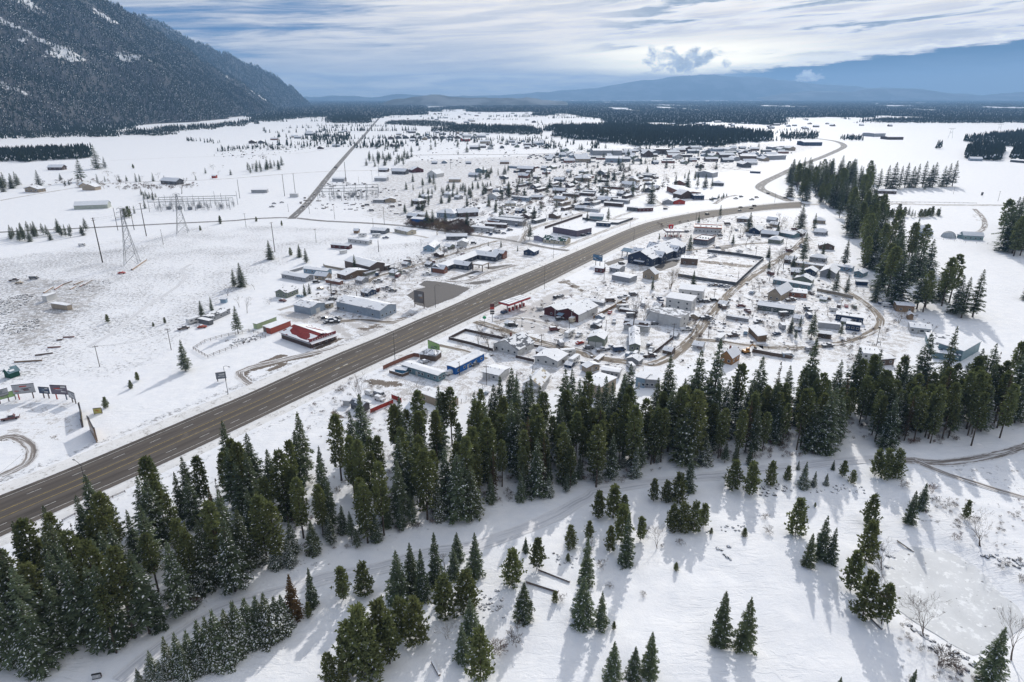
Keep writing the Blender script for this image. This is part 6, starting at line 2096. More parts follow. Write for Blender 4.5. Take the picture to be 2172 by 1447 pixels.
 ('church_hall','dark hall with steep gable at the far side of town','K',(440,205),(520,205),30.0,6.0,7.0,'d','umber','slate','hall',dict(win=(2,0))),
 ('motel_block','dark flat block with white roof below the pine wood','K',(520,180),(655,182),30.0,10.0,0,'f','umber','white','building',dict(win=(5,0))),
 ('white_clinic','pale building with two gables at the far side of town','K',(130,248),(265,250),30.0,7.0,3.0,'l','bgrey','white','building',dict(win=(5,0))),
 ('grey_mill','grey long mill shed beside the curving road','L',(490,420),(640,415),28.0,7.0,2.0,'l','grey','white','warehouse',dict(win=(0,0))),
 ('brown_mill','brown shed beside the grey long mill','L',(270,420),(400,422),22.0,7.0,2.0,'l','brown','white','warehouse',dict(win=(0,0))),
 ('hall_shed','pale hall with many snowy bays below the road bend','L',(530,340),(660,338),26.0,6.0,2.0,'d','grey','white','warehouse',dict(win=(2,0))),
]
for row in BL_:
 nm,lb,tl,A_,B_,C_,wh_,ri_,rd_,wc_,rc_,ct_,kw_ = row
 building(nm,lb,tl,A_,B_,C_,wh_,ri_,rd_,wc_,rc_,ct_,**kw_)

# carport, porch and chimney details that set single houses apart
def slab_on_posts(name,label,cat,tile,A,B,depth,h,color,edge,posts=2,snow=True,th=0.35,side='away'):
 a,b = seg_pts(tile,A,B)
 L = (b - a).length
 o = empty(name,(a.x,a.y,gz1(a.x,a.y)),math.atan2((b - a).y,(b - a).x),label,cat)
 m = MB().box(0,0,h,L,depth,h + th)
 r = m.build('roof',PANEL,o,HUE.get(edge,edge))
 if snow:
  v,f = snow_cover(lambda u,w: (0.25 + u * (L - .5),0.25 + w * (depth - .5),h + th),10,6,0.14,0.9,77)
  link('roof_snow',mesh_np('roof_snow',v,f,[SNOW]),r)
 for i in range(posts):
  for y in (0.15 * depth,0.85 * depth):
   x = (i + 0.5) / posts * L
   MB().box(x - .17,y - .17,-.3,x + .17,y + .17,h).build('post',PANEL,o,HUE.get(color,color))
 return o,L

slab_on_posts('carport','snow covered carport in front of the white house','carport','d',(755,1325),(905,1345),6.0,2.4,'white','white',2)

# --- red roofed restaurant
a,b = seg_pts('b',(1490,962),(1750,872))
L = (b - a).length
D = abs((Vector(W('b',1150,872)) - a).dot(Vector((-(b - a).y,(b - a).x)).normalized()))
rest = empty('restaurant',(a.x,a.y,0),math.atan2((b - a).y,(b - a).x),'restaurant with red and snowy hip roof and lettered front board','restaurant')
MB().box(0,0,-.4,L,D,3.0).build('wall',SIDING,rest,HUE['umber'])
MB().box(-.05,.2,2.0,-.02,D - .2,3.0).build('fascia',PANEL,rest,HUE['silver'])
m = MB()
e,tz = 3.0,5.6
m.slab([(-.6,.6,e),(L * .5,.8,tz - .6),(L * .45,D * .93,tz),(-.6,D + .5,e)],.15)
m.slab([(L + .6,.6,e),(L + .6,D + .5,e),(L * .45,D * .93,tz),(L * .5,.8,tz - .6)],.15)
m.slab([(-.6,D + .5,e),(L * .45,D * .93,tz),(L + .6,D + .5,e)],.15)
rr_ = m.build('roof',ROOFING,rest,(.25,.035,.035))
v,f = [],[]
P = [Vector(p) for p in ((-.6,.6,e),(L * .5,.8,tz - .6),(L * .45,D * .93,tz),(-.6,D + .5,e))]
v1,f1 = snow_cover(lambda u,w: tuple(P[0].lerp(P[1],u * .72).lerp(P[3].lerp(P[2],u * .72),w) + Vector((0,0,.15))),10,18,.08,.94,801)
P2 = [Vector(p) for p in ((L + .6,.6,e),(L + .6,D + .5,e),(L * .45,D * .93,tz),(L * .5,.8,tz - .6))]
v2,f2 = snow_cover(lambda u,w: tuple(P2[0].lerp(P2[1],u).lerp(P2[3].lerp(P2[2],u),w) + Vector((0,0,.15))),18,10,.09,.95,803)
link('roof_snow',mesh_np('roof_snow',v1,f1,[SNOW]),rr_)
link('roof_snow',mesh_np('roof_snow',v2,f2,[SNOW]),rr_)
sb = MB().box(-.3,-.1,3.0,L + .3,.25,4.5).build('sign_board',PANEL,rest,(.20,.03,.035))
rs = random.Random(3)
for k in range(9):
 x = 1.2 + k * (L - 2.4) / 9
 q = MB()
 hh = rs.uniform(.5,.85)
 q.bar((x,-.14,3.35),(x + .35,-.14,3.35 + hh),.09).bar((x + .35,-.14,3.35 + hh),(x + .62,-.14,3.4),.08).bar((x + .1,-.14,3.65),(x + .6,-.14,3.75),.07)
 q.build('letter',TRIM,sb)
aw = MB().slab([(-.3,-1.7,2.3),(L + .3,-1.7,2.3),(L + .3,-.12,2.95),(-.3,-.12,2.95)],.12).build('awning',ROOFING,rest,(.25,.035,.035))
v,f = snow_cover(lambda u,w: (-.3 + u * (L + .6),-1.7 + 1.55 * w,2.43 + .65 * w),16,3,.12,1,809)
link('awning_snow',mesh_np('awning_snow',v,f,[SNOW]),aw)
for k in range(4):
 link('window',WINDOW_ME,rest,((k + .5) * L / 4,-.02,1.4))
for k in range(4):
 x = (k + .05) * L / 3.2
 MB().box(min(x,L) - .08,-1.6,-.2,min(x,L) + .08,-1.45,2.35).build('post',PANEL,rest,HUE['maroon'])

# --- motel
mo_a,mo_b = seg_pts('c',(1135,482),(1470,352))
ang = math.atan2((mo_b - mo_a).y,(mo_b - mo_a).x)
motel = empty('motel',(mo_a.x,mo_a.y,0),ang,'long dark blue motel with brick gables and entrance canopy','motel')

def loc_in(o,tile,x,y):
 wx,wy = W(tile,x,y)
 d = Vector((wx,wy)) - Vector((o.location.x,o.location.y))
 c,s = math.cos(-o.rotation_euler[2]),math.sin(-o.rotation_euler[2])
 return d.x * c - d.y * s,d.x * s + d.y * c

L1 = (mo_b - mo_a).length
NV = (.055,.065,.09)
block(motel,0,0,L1 * 1.62,8.0,3.3,1.9,'l',NV,'slate',win=(11,1),over=.6,name='long_wing')
block(motel,-.3,-2.4,4.6,9.0,3.3,1.9,'d','brick','slate',win=(1,0),over=.5,name='brick_gable')
x2,y2 = loc_in(motel,'c',1440,440)
block(motel,x2 - 3.5,y2,7.0,-y2 + 1.0,3.2,1.7,'d',NV,'slate',win=(2,3),over=.5,name='entrance_wing')
x3,y3 = loc_in(motel,'c',1725,350)
block(motel,x3 - 4.5,y3,9.0,5.0 - y3,3.4,2.0,'d',NV,'slate',win=(2,4),over=.5,name='end_wing')
x4,y4 = loc_in(motel,'c',1890,345)
block(motel,x3 + 4.6,y3 - 1.0,max(6.0,x4 - x3 - 4.6),8.5,4.3,1.5,'d','brick','slate',win=(2,2),over=.4,name='brick_wing')
x5,y5 = loc_in(motel,'c',1560,462)
cn = MB().box(x5 - 1.5,y5 - 1,4.2,x5 + 7.5,y5 + 7.5,4.8).build('entrance_canopy',PANEL,motel,HUE['tan'])
v,f = snow_cover(lambda u,w: (x5 - 1.3 + u * 8.6,y5 - .8 + w * 8.1,4.8),9,8,.16,1,811)
link('canopy_snow',mesh_np('canopy_snow',v,f,[SNOW]),cn)
for px_o,py_o in ((-1,-.5),(7,-.5),(-1,7),(7,7)):
 MB().box(x5 + px_o - .25,y5 + py_o - .25,-.3,x5 + px_o + .25,y5 + py_o + .25,4.2).build('canopy_post',PANEL,motel,HUE['umber'])

# --- lodge with many gables
la,lb_ = seg_pts('D',(345,1012),(560,1048))
LL = (lb_ - la).length
lodge = empty('lodge',(la.x,la.y,0),math.atan2((lb_ - la).y,(lb_ - la).x),'dark blue gabled lodge with many crossing snowy roofs','hotel')
DL = abs((Vector(W('D',760,905)) - la).dot(Vector((-(lb_ - la).y,(lb_ - la).x)).normalized()))
block(lodge,0,0,LL,DL,5.6,4.2,'d',(.045,.06,.10),'navy',win=(3,6),over=.7,name='main_wing',snow=.95)
for fy in (.18,.62):
 block(lodge,LL * .5,DL * fy,LL * .62,7.5,5.3,3.0,'l',(.045,.06,.10),'navy',win=(1,2),over=.6,name='gable_wing',snow=.9)
 block(lodge,-LL * .14,DL * fy,LL * .6,7.5,5.3,3.0,'l',(.045,.06,.10),'navy',win=(1,1),over=.6,name='gable_wing',snow=.9)
xa,ya = loc_in(lodge,'D',292,955)
pr = MB().slab([(xa - 1,ya,4.0),(xa + 8,ya,4.0),(xa + 8,ya + 4.5,5.6),(xa - 1,ya + 4.5,5.6)],.3).slab([(xa - 1,ya + 9,4.0),(xa - 1,ya + 4.5,5.6),(xa + 8,ya + 4.5,5.6),(xa + 8,ya + 9,4.0)],.3).build('porch_roof',ROOFING,lodge,HUE['sky'])
for q in ((xa,ya + .5),(xa,ya + 8.5),(xa + 4,ya + .5)):
 MB().box(q[0] - .2,q[1] - .2,-.3,q[0] + .2,q[1] + .2,4.1).build('porch_post',PANEL,lodge,HUE['navy'])
v,f = snow_cover(lambda u,w: (LL * .3 + u * LL * .42,-2.2 + 2.1 * w,2.75 + .5 * w),8,4,.12,1,813)
ah = MB().slab([(LL * .3,-2.2,2.6),(LL * .72,-2.2,2.6),(LL * .72,-.03,3.1),(LL * .3,-.03,3.1)],.14).build('entry_roof',ROOFING,lodge,HUE['navy'])
link('roof_snow',mesh_np('roof_snow',v,f,[SNOW]),ah)

# --- maroon store with two gables and pale sides
sa,sb_ = seg_pts('d',(985,517),(1338,598))
LS = (sb_ - sa).length
DS = abs((Vector(W('d',1490,492)) - sa).dot(Vector((-(sb_ - sa).y,(sb_ - sa).x)).normalized()))
store = empty('store',(sa.x,sa.y,0),math.atan2((sb_ - sa).y,(sb_ - sa).x),'maroon store with two snowy gables and a pale side wall','store')
block(store,0,0,LS * .42,DS * .95,3.6,1.9,'d','maroon','slate',win=(1,0),name='small_gable',snow=.93)
block(store,LS * .42 + .05,-.5,LS * .58,DS,4.2,2.3,'d','white','slate',win=(0,0),name='main_gable',snow=.97)
xc = LS * .42 + .05
MB().poly([(xc,-.53,-.3),(xc + LS * .58,-.53,-.3),(xc + LS * .58,-.53,4.15),(xc + LS * .29,-.53,6.4),(xc,-.53,4.15)]).build('front_cladding',SIDING,store,HUE['maroon'])
ent = MB().slab([(xc + .5,-3.0,2.5),(xc + 4,-3.0,2.5),(xc + 4,-.6,3.2),(xc + .5,-.6,3.2)],.18).build('entry_roof',ROOFING,store,HUE['sky'])
for x in (xc + .7,xc + 3.8):
 MB().box(x - .1,-2.9,-.3,x + .1,-2.7,2.6).build('entry_post',PANEL,store,HUE['maroon'])
for x in (xc - 1.6,xc + LS * .40):
 MB().bar((x,-.9,-.2),(x,-.9,5.0),.16,0,None,8).build('flue',PANEL,store,HUE['white'])

# --- flat shops near the second gas station
def band_shop(name,label,cat,tile,A,B,C,wh,wall,band,nwin):
 o,L,D = building(name,label,tile,A,B,C,wh - .9,0,'f',wall,'white',cat,win=(nwin,2),over=.0)
 m = MB()
 for q in ((-.25,-.25,L + .25,.05),(-.25,D - .05,L + .25,D + .25),(-.25,.05,.05,D - .05),(L - .05,.05,L + .25,D - .05)):
  m.box(q[0],q[1],wh - .9,q[2],q[3],wh)
 m.build('parapet',PANEL,o,HUE.get(band,band))
 for k in range(4):
  x = L * (.2 + .2 * k)
  MB().box(x,D * .4,wh - .75,x + 1.1,D * .4 + 1.0,wh + .2).build('roof_unit',PANEL,o,HUE['grey'])
 return o

band_shop('burger_shop','white burger shop with orange roof band beside the highway','shop','D',(945,735),(1190,748),(1222,722),5.0,'white',(.48,.12,.05),7)
band_shop('flat_shop','grey flat shop with red roof edge behind the thin fir','shop','D',(935,842),(1058,857),(1118,815),4.6,'slate','maroon',3)

# --- gas stations
def pump_mesh():
 m = MB()
 m.box(-.6,-1.2,-.1,.6,1.2,.15,0).box(-.4,-.5,.15,.4,.5,1.9,1).box(-.42,-.4,1.2,.42,.4,1.7,2)
 return m.mesh('fuel_pump',[CONCRETE,plain('pump_red',(.35,.03,.03),.5),GLASS])

PUMP_ME = pump_mesh()

def gas_canopy(label,tile,A,B,depth,h,edge,top,nposts,seams=True):
 a,b = seg_pts(tile,A,B)
 L = (b - a).length
 o = empty('gas_canopy',(a.x,a.y,0),math.atan2((b - a).y,(b - a).x),label,'gas station')
 MB().box(0,0,h,L,depth,h + .9).build('fascia',PANEL,o,HUE.get(edge,edge))
 MB().box(.15,.15,h + .9,L - .15,depth - .15,h + .95).build('deck',PANEL,o,HUE['dgrey'])
 nx,ny = 2,3
 for i in range(nx):
  for j in range(ny):
   x0,x1 = .3 + i * (L - .3) / nx,(i + 1) * (L - .3) / nx - .25
   y0,y1 = .3 + j * (depth - .3) / ny,(j + 1) * (depth - .3) / ny - .2
   v,f = snow_cover(lambda u,w: (x0 + u * (x1 - x0),y0 + w * (y1 - y0),h + .95),6,4,.14,1,820 + i * 5 + j)
   link('deck_snow',mesh_np('deck_snow',v,f,[SNOW]),o)
 for i in range(nposts):
  x = (i + .5) / nposts * L
  MB().box(x - .3,depth * .5 - .3,-.3,x + .3,depth * .5 + .3,h).build('column',PANEL,o,HUE['white'])
  link('fuel_pump',PUMP_ME,o,(x + 1.6,depth * .5,0))
  link('fuel_pump',PUMP_ME,o,(x - 1.6,depth * .5,0))
 return o

gas_canopy('red edged gas station canopy with snowy roof panels','d',(625,520),(845,440),7.5,4.8,(.42,.03,.035),'white',3)
gas_canopy('dark edged gas station canopy behind the lodge','D',(690,790),(850,790),12.0,4.8,(.09,.03,.04),'white',3)

# --- greenhouse dome on the farm
dx_,dy_ = W('E',1445,780)
dome = empty('greenhouse_dome',(dx_,dy_,gz1(dx_,dy_)),0,'pale domed greenhouse between the farm buildings','greenhouse')
MB().lathe((0,0,-.2),[(5.5 * math.cos(t),5.2 * math.sin(t)) for t in np.linspace(0,1.5,8)],18).build('shell',PANEL,dome,(.50,.54,.56))
for k in range(9):
 a0 = k * math.pi / 9
 q = MB()
 pts = [(5.56 * math.cos(t) * math.cos(a0),5.56 * math.cos(t) * math.sin(a0),5.26 * math.sin(t) - .2) for t in np.linspace(0,math.pi,12)]
 for i in range(11):
  q.bar(pts[i],pts[i + 1],.06)
 q.build('rib',STEEL,dome)

# ------------------------------------------------------------------ smaller far houses: a few kinds, copied
def house_kind(L,D,wh,rise,ridge):
 holder = bpy.data.objects.new('house_kind',None)
 before = set(bpy.data.objects)
 w,r = block(holder,-L / 2,-D / 2,L,D,wh,rise,ridge,'white','slate',win=(3,1),over=.5)
 parts = []
 for o in bpy.data.objects:
  if o not in before and o is not holder:
   parts.append((o.name.split('.')[0],o.data,o.parent is r,tuple(o.location),o.rotation_euler[2]))
 for o in [o for o in bpy.data.objects if o not in before]:
  bpy.data.objects.remove(o)
 bpy.data.objects.remove(holder)
 return parts

KINDS_H = [house_kind(14,8,3.0,2.2,'l'),house_kind(11,9,3.0,2.6,'d'),house_kind(18,5,3.0,.6,'l'),house_kind(12,9,2.9,2.0,'h'),house_kind(20,11,4.2,2.4,'l'),house_kind(9,7,2.8,1.8,'d')]

def far_house(k,x,y,rot,color,roofc,label,group,s=1.0):
 o = empty('house',(x,y,gz1(x,y)),rot,label,'house',group)
 o.scale = (s,s,s)
 roof = None
 for nm,me,on_roof,lc,rz in KINDS_H[k]:
  c = link(nm,me,roof if on_roof and roof else o,lc,rz)
  if nm == 'wall':
   c.color = (*color,1)
  if nm == 'roof':
   roof = c
   c.color = (*roofc,1)
 return o

hr_ = random.Random(77)
WALLC = [HUE[k] for k in ('white','grey','tan','brown','umber','bgrey','sage','slate','dgrey','brick','navy','umber','dgrey')]
street = math.atan2(HDIR.y,HDIR.x)
ALLH = []

def house_field(poly_px,n,dmin,label,group,kinds,base_rot=None,smin=.85,smax=1.15):
 poly = [G(*p) for p in poly_px]
 pts = poisson(poly,n,dmin,hr_,None,80)
 for x,y in pts:
  if any((x - a) ** 2 + (y - b) ** 2 < (dmin * .8) ** 2 for a,b in ALLH):
   continue
  ALLH.append((x,y))
  rot = (base_rot if base_rot is not None else street) + hr_.choice((0,math.pi / 2,0)) + hr_.uniform(-.08,.08)
  far_house(hr_.choice(kinds),x,y,rot,hr_.choice(WALLC),HUE[hr_.choice(('slate','umber','dgrey','brown'))],label,group,hr_.uniform(smin,smax))

# trailer rows and houses of the old town that can be read one by one
for row in (
 ('C',640,720,830,740,2,'white','lowest white trailer home beside the county road'),('C',760,690,950,700,2,'umber','brown trailer home in the second row by the county road'),('C',820,655,1090,685,2,'grey','long grey trailer home in the third row by the county road'),
 ('C',900,625,1090,640,2,'white','white trailer home in the fourth row by the county road'),('C',525,600,700,590,0,'umber','dark house with snowy roof beside the bare thicket'),('C',325,600,480,610,3,'bgrey','pale hip roofed house beside the dark firs'),
 ('C',940,500,1040,500,3,'cream','cream hip roofed house in the old town'),('C',1000,440,1150,455,2,'bgrey','pale blue trailer home in the old town'),('C',1180,440,1280,440,0,'brown','brown house above the bare trees'),('C',1590,490,1710,490,2,'navy','blue trailer home beside the golden tree'),
 ('C',1760,445,1940,450,2,'tan','long tan trailer home above the side street'),('C',1570,535,1670,540,0,'dgrey','dark house beside the side street'),('C',1370,380,1480,385,0,'umber','umber house at the top of the old town'),('C',1560,275,1700,280,3,'tan','wide tan house in the upper town'),
 ('C',1460,410,1600,420,2,'brown','brown trailer in the upper town'),('C',1640,380,1760,385,2,'grey','grey trailer in the upper town'),('C',2060,280,2128,285,1,'cream','cream gabled house near the old town firs'),('C',2000,325,2110,330,0,'white','white house near the old town firs'),
 ('C',1800,340,1900,345,2,'wood','tan trailer below the round firs'),('C',1320,330,1420,335,2,'slate','slate trailer in the upper town'),('C',610,235,690,240,0,'grey','grey house beyond the empty street'),('C',1050,190,1190,195,4,'umber','dark gabled shop at the cross road'),
 ('C',970,155,1060,160,2,'bgrey','pale blue flat shop at the cross road'),('C',670,195,740,200,5,'teal','tiny teal hut beyond the firs'),('D',290,320,400,325,0,'white','white bungalow near the brick hall'),('D',350,285,430,290,1,'tan','tan gabled house near the brick hall'),
 ('D',170,440,240,445,2,'grey','grey trailer beside the side street corner'),('D',70,430,170,440,2,'tan','tan trailer beside the side street corner'),('D',1450,200,1540,205,2,'navy','blue trailer at the curving road'),('D',1600,640,1680,650,0,'grey','grey house near the highway bend'),
 ('B',1620,380,1740,385,0,'dgrey','dark house beside the maroon farm house'),('B',1500,360,1580,362,0,'umber','low house beside the farmstead grove'),('A',430,345,560,345,0,'umber','dark farm house behind the left field'),('A',1440,470,1580,480,0,'dgrey','dark farm house beside the cross road'),
 ('A',210,545,330,550,5,'tan','low shed beside the left grove'),('B',330,105,390,105,1,'umber','dark gabled farm house in the upper fields, left one'),('B',415,105,470,105,1,'dgrey','dark gabled farm house in the upper fields, right one'),('B',950,155,1000,155,1,'umber','dark gabled house beside the straight road'),
 ('B',1085,135,1150,135,0,'bgrey','pale house beside the straight road'),('B',1980,290,2030,290,0,'slate','slate house above the cross road, left one'),('B',2070,285,2120,285,1,'bgrey','pale gabled house above the cross road, right one'),('B',1700,130,1640,135,4,'umber','farm house beside the fir row'),
 ('J',425,262,500,262,4,'wood','wooden long house above the cross road'),('J',145,262,190,262,0,'slate','slate bungalow above the cross road'),('J',600,325,690,322,4,'umber','dark wide gabled shop below the parking rows'),
):
 tl,x0,y0,x1,y1,kd,cl,lb = row
 a,b = seg_pts(tl,(x0,y0),(x1,y1))
 w0 = {0: 14,1: 11,2: 18,3: 12,4: 20,5: 9}[kd]
 d0 = {0: 8,1: 9,2: 5,3: 9,4: 11,5: 7}[kd]
 s_ = (b - a).length / w0
 n = Vector((-(b - a).y,(b - a).x)).normalized()
 c = (a + b) / 2 + n * d0 / 2 * s_
 ALLH.append((c.x,c.y))
 o = far_house(kd,c.x,c.y,math.atan2((b - a).y,(b - a).x),HUE[cl],HUE['slate'],lb,None,1.0)
 o.scale = (s_,min(1.5,max(.8,s_)),min(1.5,max(.85,s_)))
for i in range(10):                                   # the even row of new houses beyond the fields
 x,y = W('I',690 + i * 60,247 if i != 0 else 252)
 far_house(1,x,y,.1,HUE[('umber','dgrey','slate')[i % 3]],HUE['slate'],'dark house in the even row of new houses beyond the fields','even row of new houses',1.5)
 ALLH.append((x,y))

house_field([(860,470),(960,440),(1050,415),(1030,400),(900,420),(850,450)],6,20,'small snow roofed house beside the planted fir rows','houses beside the planted rows',[0,5,3])
house_field([(1000,500),(1180,470),(1300,440),(1440,400),(1300,400),(1100,440)],26,14,'low trailer home squeezed into the old town rows','trailer homes of the old town rows',[2,2,0,5])
house_field([(640,640),(700,600),(800,570),(960,520),(1000,535),(880,590),(720,650)],9,15,'small shed or cottage in the yards above the highway','small sheds above the highway',[5,5,2],None,.55,.8)
house_field([(1000,700),(1250,620),(1560,640),(1700,600),(1860,680),(1560,730),(1250,800)],26,13,'small shed in the crowded yards below the highway','small sheds below the highway',[5,5,2],None,.4,.65)
FH = 'small snow roofed house among the crowded far roofs of town'
house_field([(1000,440),(1250,400),(1330,370),(1200,350),(1090,360),(1030,400)],34,17,'snow roofed house in the crowded old town between bare trees','houses of the old town',[0,1,2,3,5,2])
house_field([(1180,440),(1330,400),(1440,385),(1400,370),(1280,385)],12,17,'snow roofed house above the side street','houses above the side street',[0,2,2,3])
house_field([(1150,345),(1300,345),(1300,322),(1180,318)],26,22,FH,'far roofs of town',[0,1,2,4],0.1,.9,1.35)
house_field([(1300,345),(1560,360),(1660,330),(1700,312),(1560,316),(1300,318)],72,22,FH,'far roofs of town',[0,1,2,4,4],0.1,.9,1.45)
house_field([(1000,320),(1180,315),(1150,300),(1010,303)],24,30,'small house in the far snowy fields beyond town','far field houses',[0,1,4,5],0.1,.9,1.35)
house_field([(830,300),(1000,300),(1050,285),(840,280)],20,34,'small house in the far snowy fields beyond town','far field houses',[0,1,4],0.1,.9,1.35)
house_field([(560,300),(760,292),(750,278),(570,285)],10,40,'small farm house beside the far straight road','farm houses by the straight road',[0,1,4],0.1,.9,1.35)
house_field([(1560,470),(1690,480),(1720,520),(1640,540),(1560,500)],5,18,'small house near the highway bend among bare trees','houses near the highway bend',[0,3,5])
house_field([(1640,540),(1760,560),(1780,610),(1700,640),(1650,600)],4,16,'small house hidden among the upper lane yards','upper lane yards',[0,5])
house_field([(1400,285),(1900,268),(1800,262),(1300,258)],30,70,'tiny far house beyond the pine wood','tiny far houses',[0,1,4],0.1,1.0,1.5)
house_field([(860,262),(1160,262),(1160,240),(860,240)],26,80,'tiny far house in the fields below the horizon','tiny far houses',[0,1,4],0.1,1.0,1.5)

# ------------------------------------------------------------------ vehicles
def profile_car(name,prof,glass,width,wheels,bed=None):
 """body from a side outline (x forward), cabin glass slightly proud, four wheels, snow on the flat tops"""
 hw = width / 2
 b = MB()
 n = len(prof)
 k = len(b.v)
 for sgn in (-1,1):
  for x,z in prof:
   inset = 0.12 if z > 1.05 else (0.03 if z > .8 else 0)
   b.v.append((x,sgn * (hw - inset),z))
 b.f.append(tuple(range(k,k + n)))
 b.f.append(tuple(range(k + 2 * n - 1,k + n - 1,-1)))
 b.m += [0,0]
 for i in range(n):
  j = (i + 1) % n
  b.f.append((k + i,k + n + i,k + n + j,k + j))
  b.m.append(0)
 g = MB()
 for sgn in (-1,1):
  g.poly([(x,sgn * (hw - .09 if z < 1.1 else hw - .105),z) for x,z in glass])
 gx0 = [p for p in glass]
 f0,f1 = max(glass,key=lambda p: p[0] - p[1] * .01),max(glass,key=lambda p: p[1] * 10 + p[0])
 r0,r1 = min(glass,key=lambda p: p[0] + p[1] * .01),max(glass,key=lambda p: p[1] * 10 - p[0])
 for (p,q,e) in ((f0,f1,.08),(r0,r1,-.08)):
  g.poly([(p[0] + e,-(hw - .2),p[1]),(p[0] + e,hw - .2,p[1]),(q[0] + e,hw - .25,q[1]),(q[0] + e,-(hw - .25),q[1])])
 w = MB()
 w.lathe((0,0,0),[(0.0,-.11),(.30,-.11),(.33,-.08),(.33,.08),(.30,.11),(.17,.11),(.15,.07)],12)
 tops = [(prof[i],prof[(i + 1) % n]) for i in range(n) if abs(prof[i][1] - prof[(i + 1) % n][1]) < .16 and min(prof[i][1],prof[(i + 1) % n][1]) > .6 and abs(prof[i][0] - prof[(i + 1) % n][0]) > .6]
 s = MB()
 for p,q in tops:
  ins = .2 if p[1] > 1.05 else .08
  x0,x1 = sorted((p[0],q[0]))
  z = max(p[1],q[1])
  s.box(x0 + .08,-(hw - ins),min(p[1],q[1]) + .004,x1 - .08,hw - ins,z + .11)
 return dict(body=b.mesh(name + '_body',[PAINT]),glass=g.mesh(name + '_glass',[GLASS]),wheel=w.mesh(name + '_wheel',[RUBBER]),snow=s.mesh(name + '_snow',[SNOW]),wheels=wheels,hw=hw)

CARS = {
 'sedan': profile_car('sedan',[(2.25,.35),(2.25,.72),(1.15,.92),(.45,1.42),(-.95,1.44),(-1.65,.98),(-2.25,.92),(-2.25,.35)],[(1.0,.93),(.42,1.36),(-.93,1.38),(-1.5,.98)],1.8,(1.4,-1.4)),
 'suv': profile_car('suv',[(2.3,.4),(2.3,.9),(1.2,1.05),(.6,1.72),(-2.1,1.74),(-2.3,1.05),(-2.3,.4)],[(1.1,1.06),(.58,1.64),(-2.0,1.66),(-2.15,1.06)],1.95,(1.45,-1.45)),
 'pickup': profile_car('pickup',[(2.8,.45),(2.8,1.0),(1.6,1.12),(1.05,1.78),(-.35,1.8),(-.6,1.12),(-2.75,1.1),(-2.75,.45)],[(1.5,1.13),(1.0,1.7),(-.3,1.72),(-.5,1.13)],2.0,(1.75,-1.75)),
 'van': profile_car('van',[(2.6,.4),(2.6,.95),(2.0,1.15),(1.5,2.0),(-2.6,2.05),(-2.6,.4)],[(1.95,1.2),(1.48,1.9),(.4,1.92),(.4,1.2)],2.0,(1.7,-1.7)),
}
TT = MB()
TT.box(-3.4,-1.2,.5,3.4,1.2,2.75)
TRAVEL_ME = dict(body=TT.mesh('travel_trailer_body',[PAINT]),glass=MB().box(-2.4,-1.22,1.5,-1.2,1.22,2.1).box(.2,-1.22,1.5,1.6,1.22,2.1).box(3.3,-.7,1.5,3.43,.7,2.1).mesh('travel_trailer_glass',[GLASS]),wheel=CARS['sedan']['wheel'],
     snow=MB().box(-3.3,-1.1,2.754,3.3,1.1,2.9).mesh('travel_trailer_snow',[SNOW]),wheels=(.5,-.4),hw=1.2)
CARS['camper'] = TRAVEL_ME
VNAME = {'sedan': 'parked_car','suv': 'parked_suv','pickup': 'pickup_truck','van': 'parked_van','camper': 'travel_trailer'}
VCAT = {'sedan': 'car','suv': 'car','pickup': 'pickup','van': 'van','camper': 'trailer'}

def vehicle(kind,x,y,rot,color,label,group=None,snow=True,z=0.0,s=1.0):
 d = CARS[kind]
 o = empty(VNAME[kind],(x,y,gz1(x,y) + .02 + z),rot,label,VCAT[kind],group)
 o.scale = (s,s,s)
 b = link('body',d['body'],o)
 b.color = (*HUE.get(color,color),1)
 link('windows',d['glass'],o)
 if snow:
  link('snow_cap',d['snow'],o)
 for wx in d['wheels']:
  for sgn in (-1,1):
   w = link('wheel',d['wheel'],o,(wx,sgn * (d['hw'] - .1),.33))
   w.rotation_euler = (math.pi / 2,0,0)
 return o

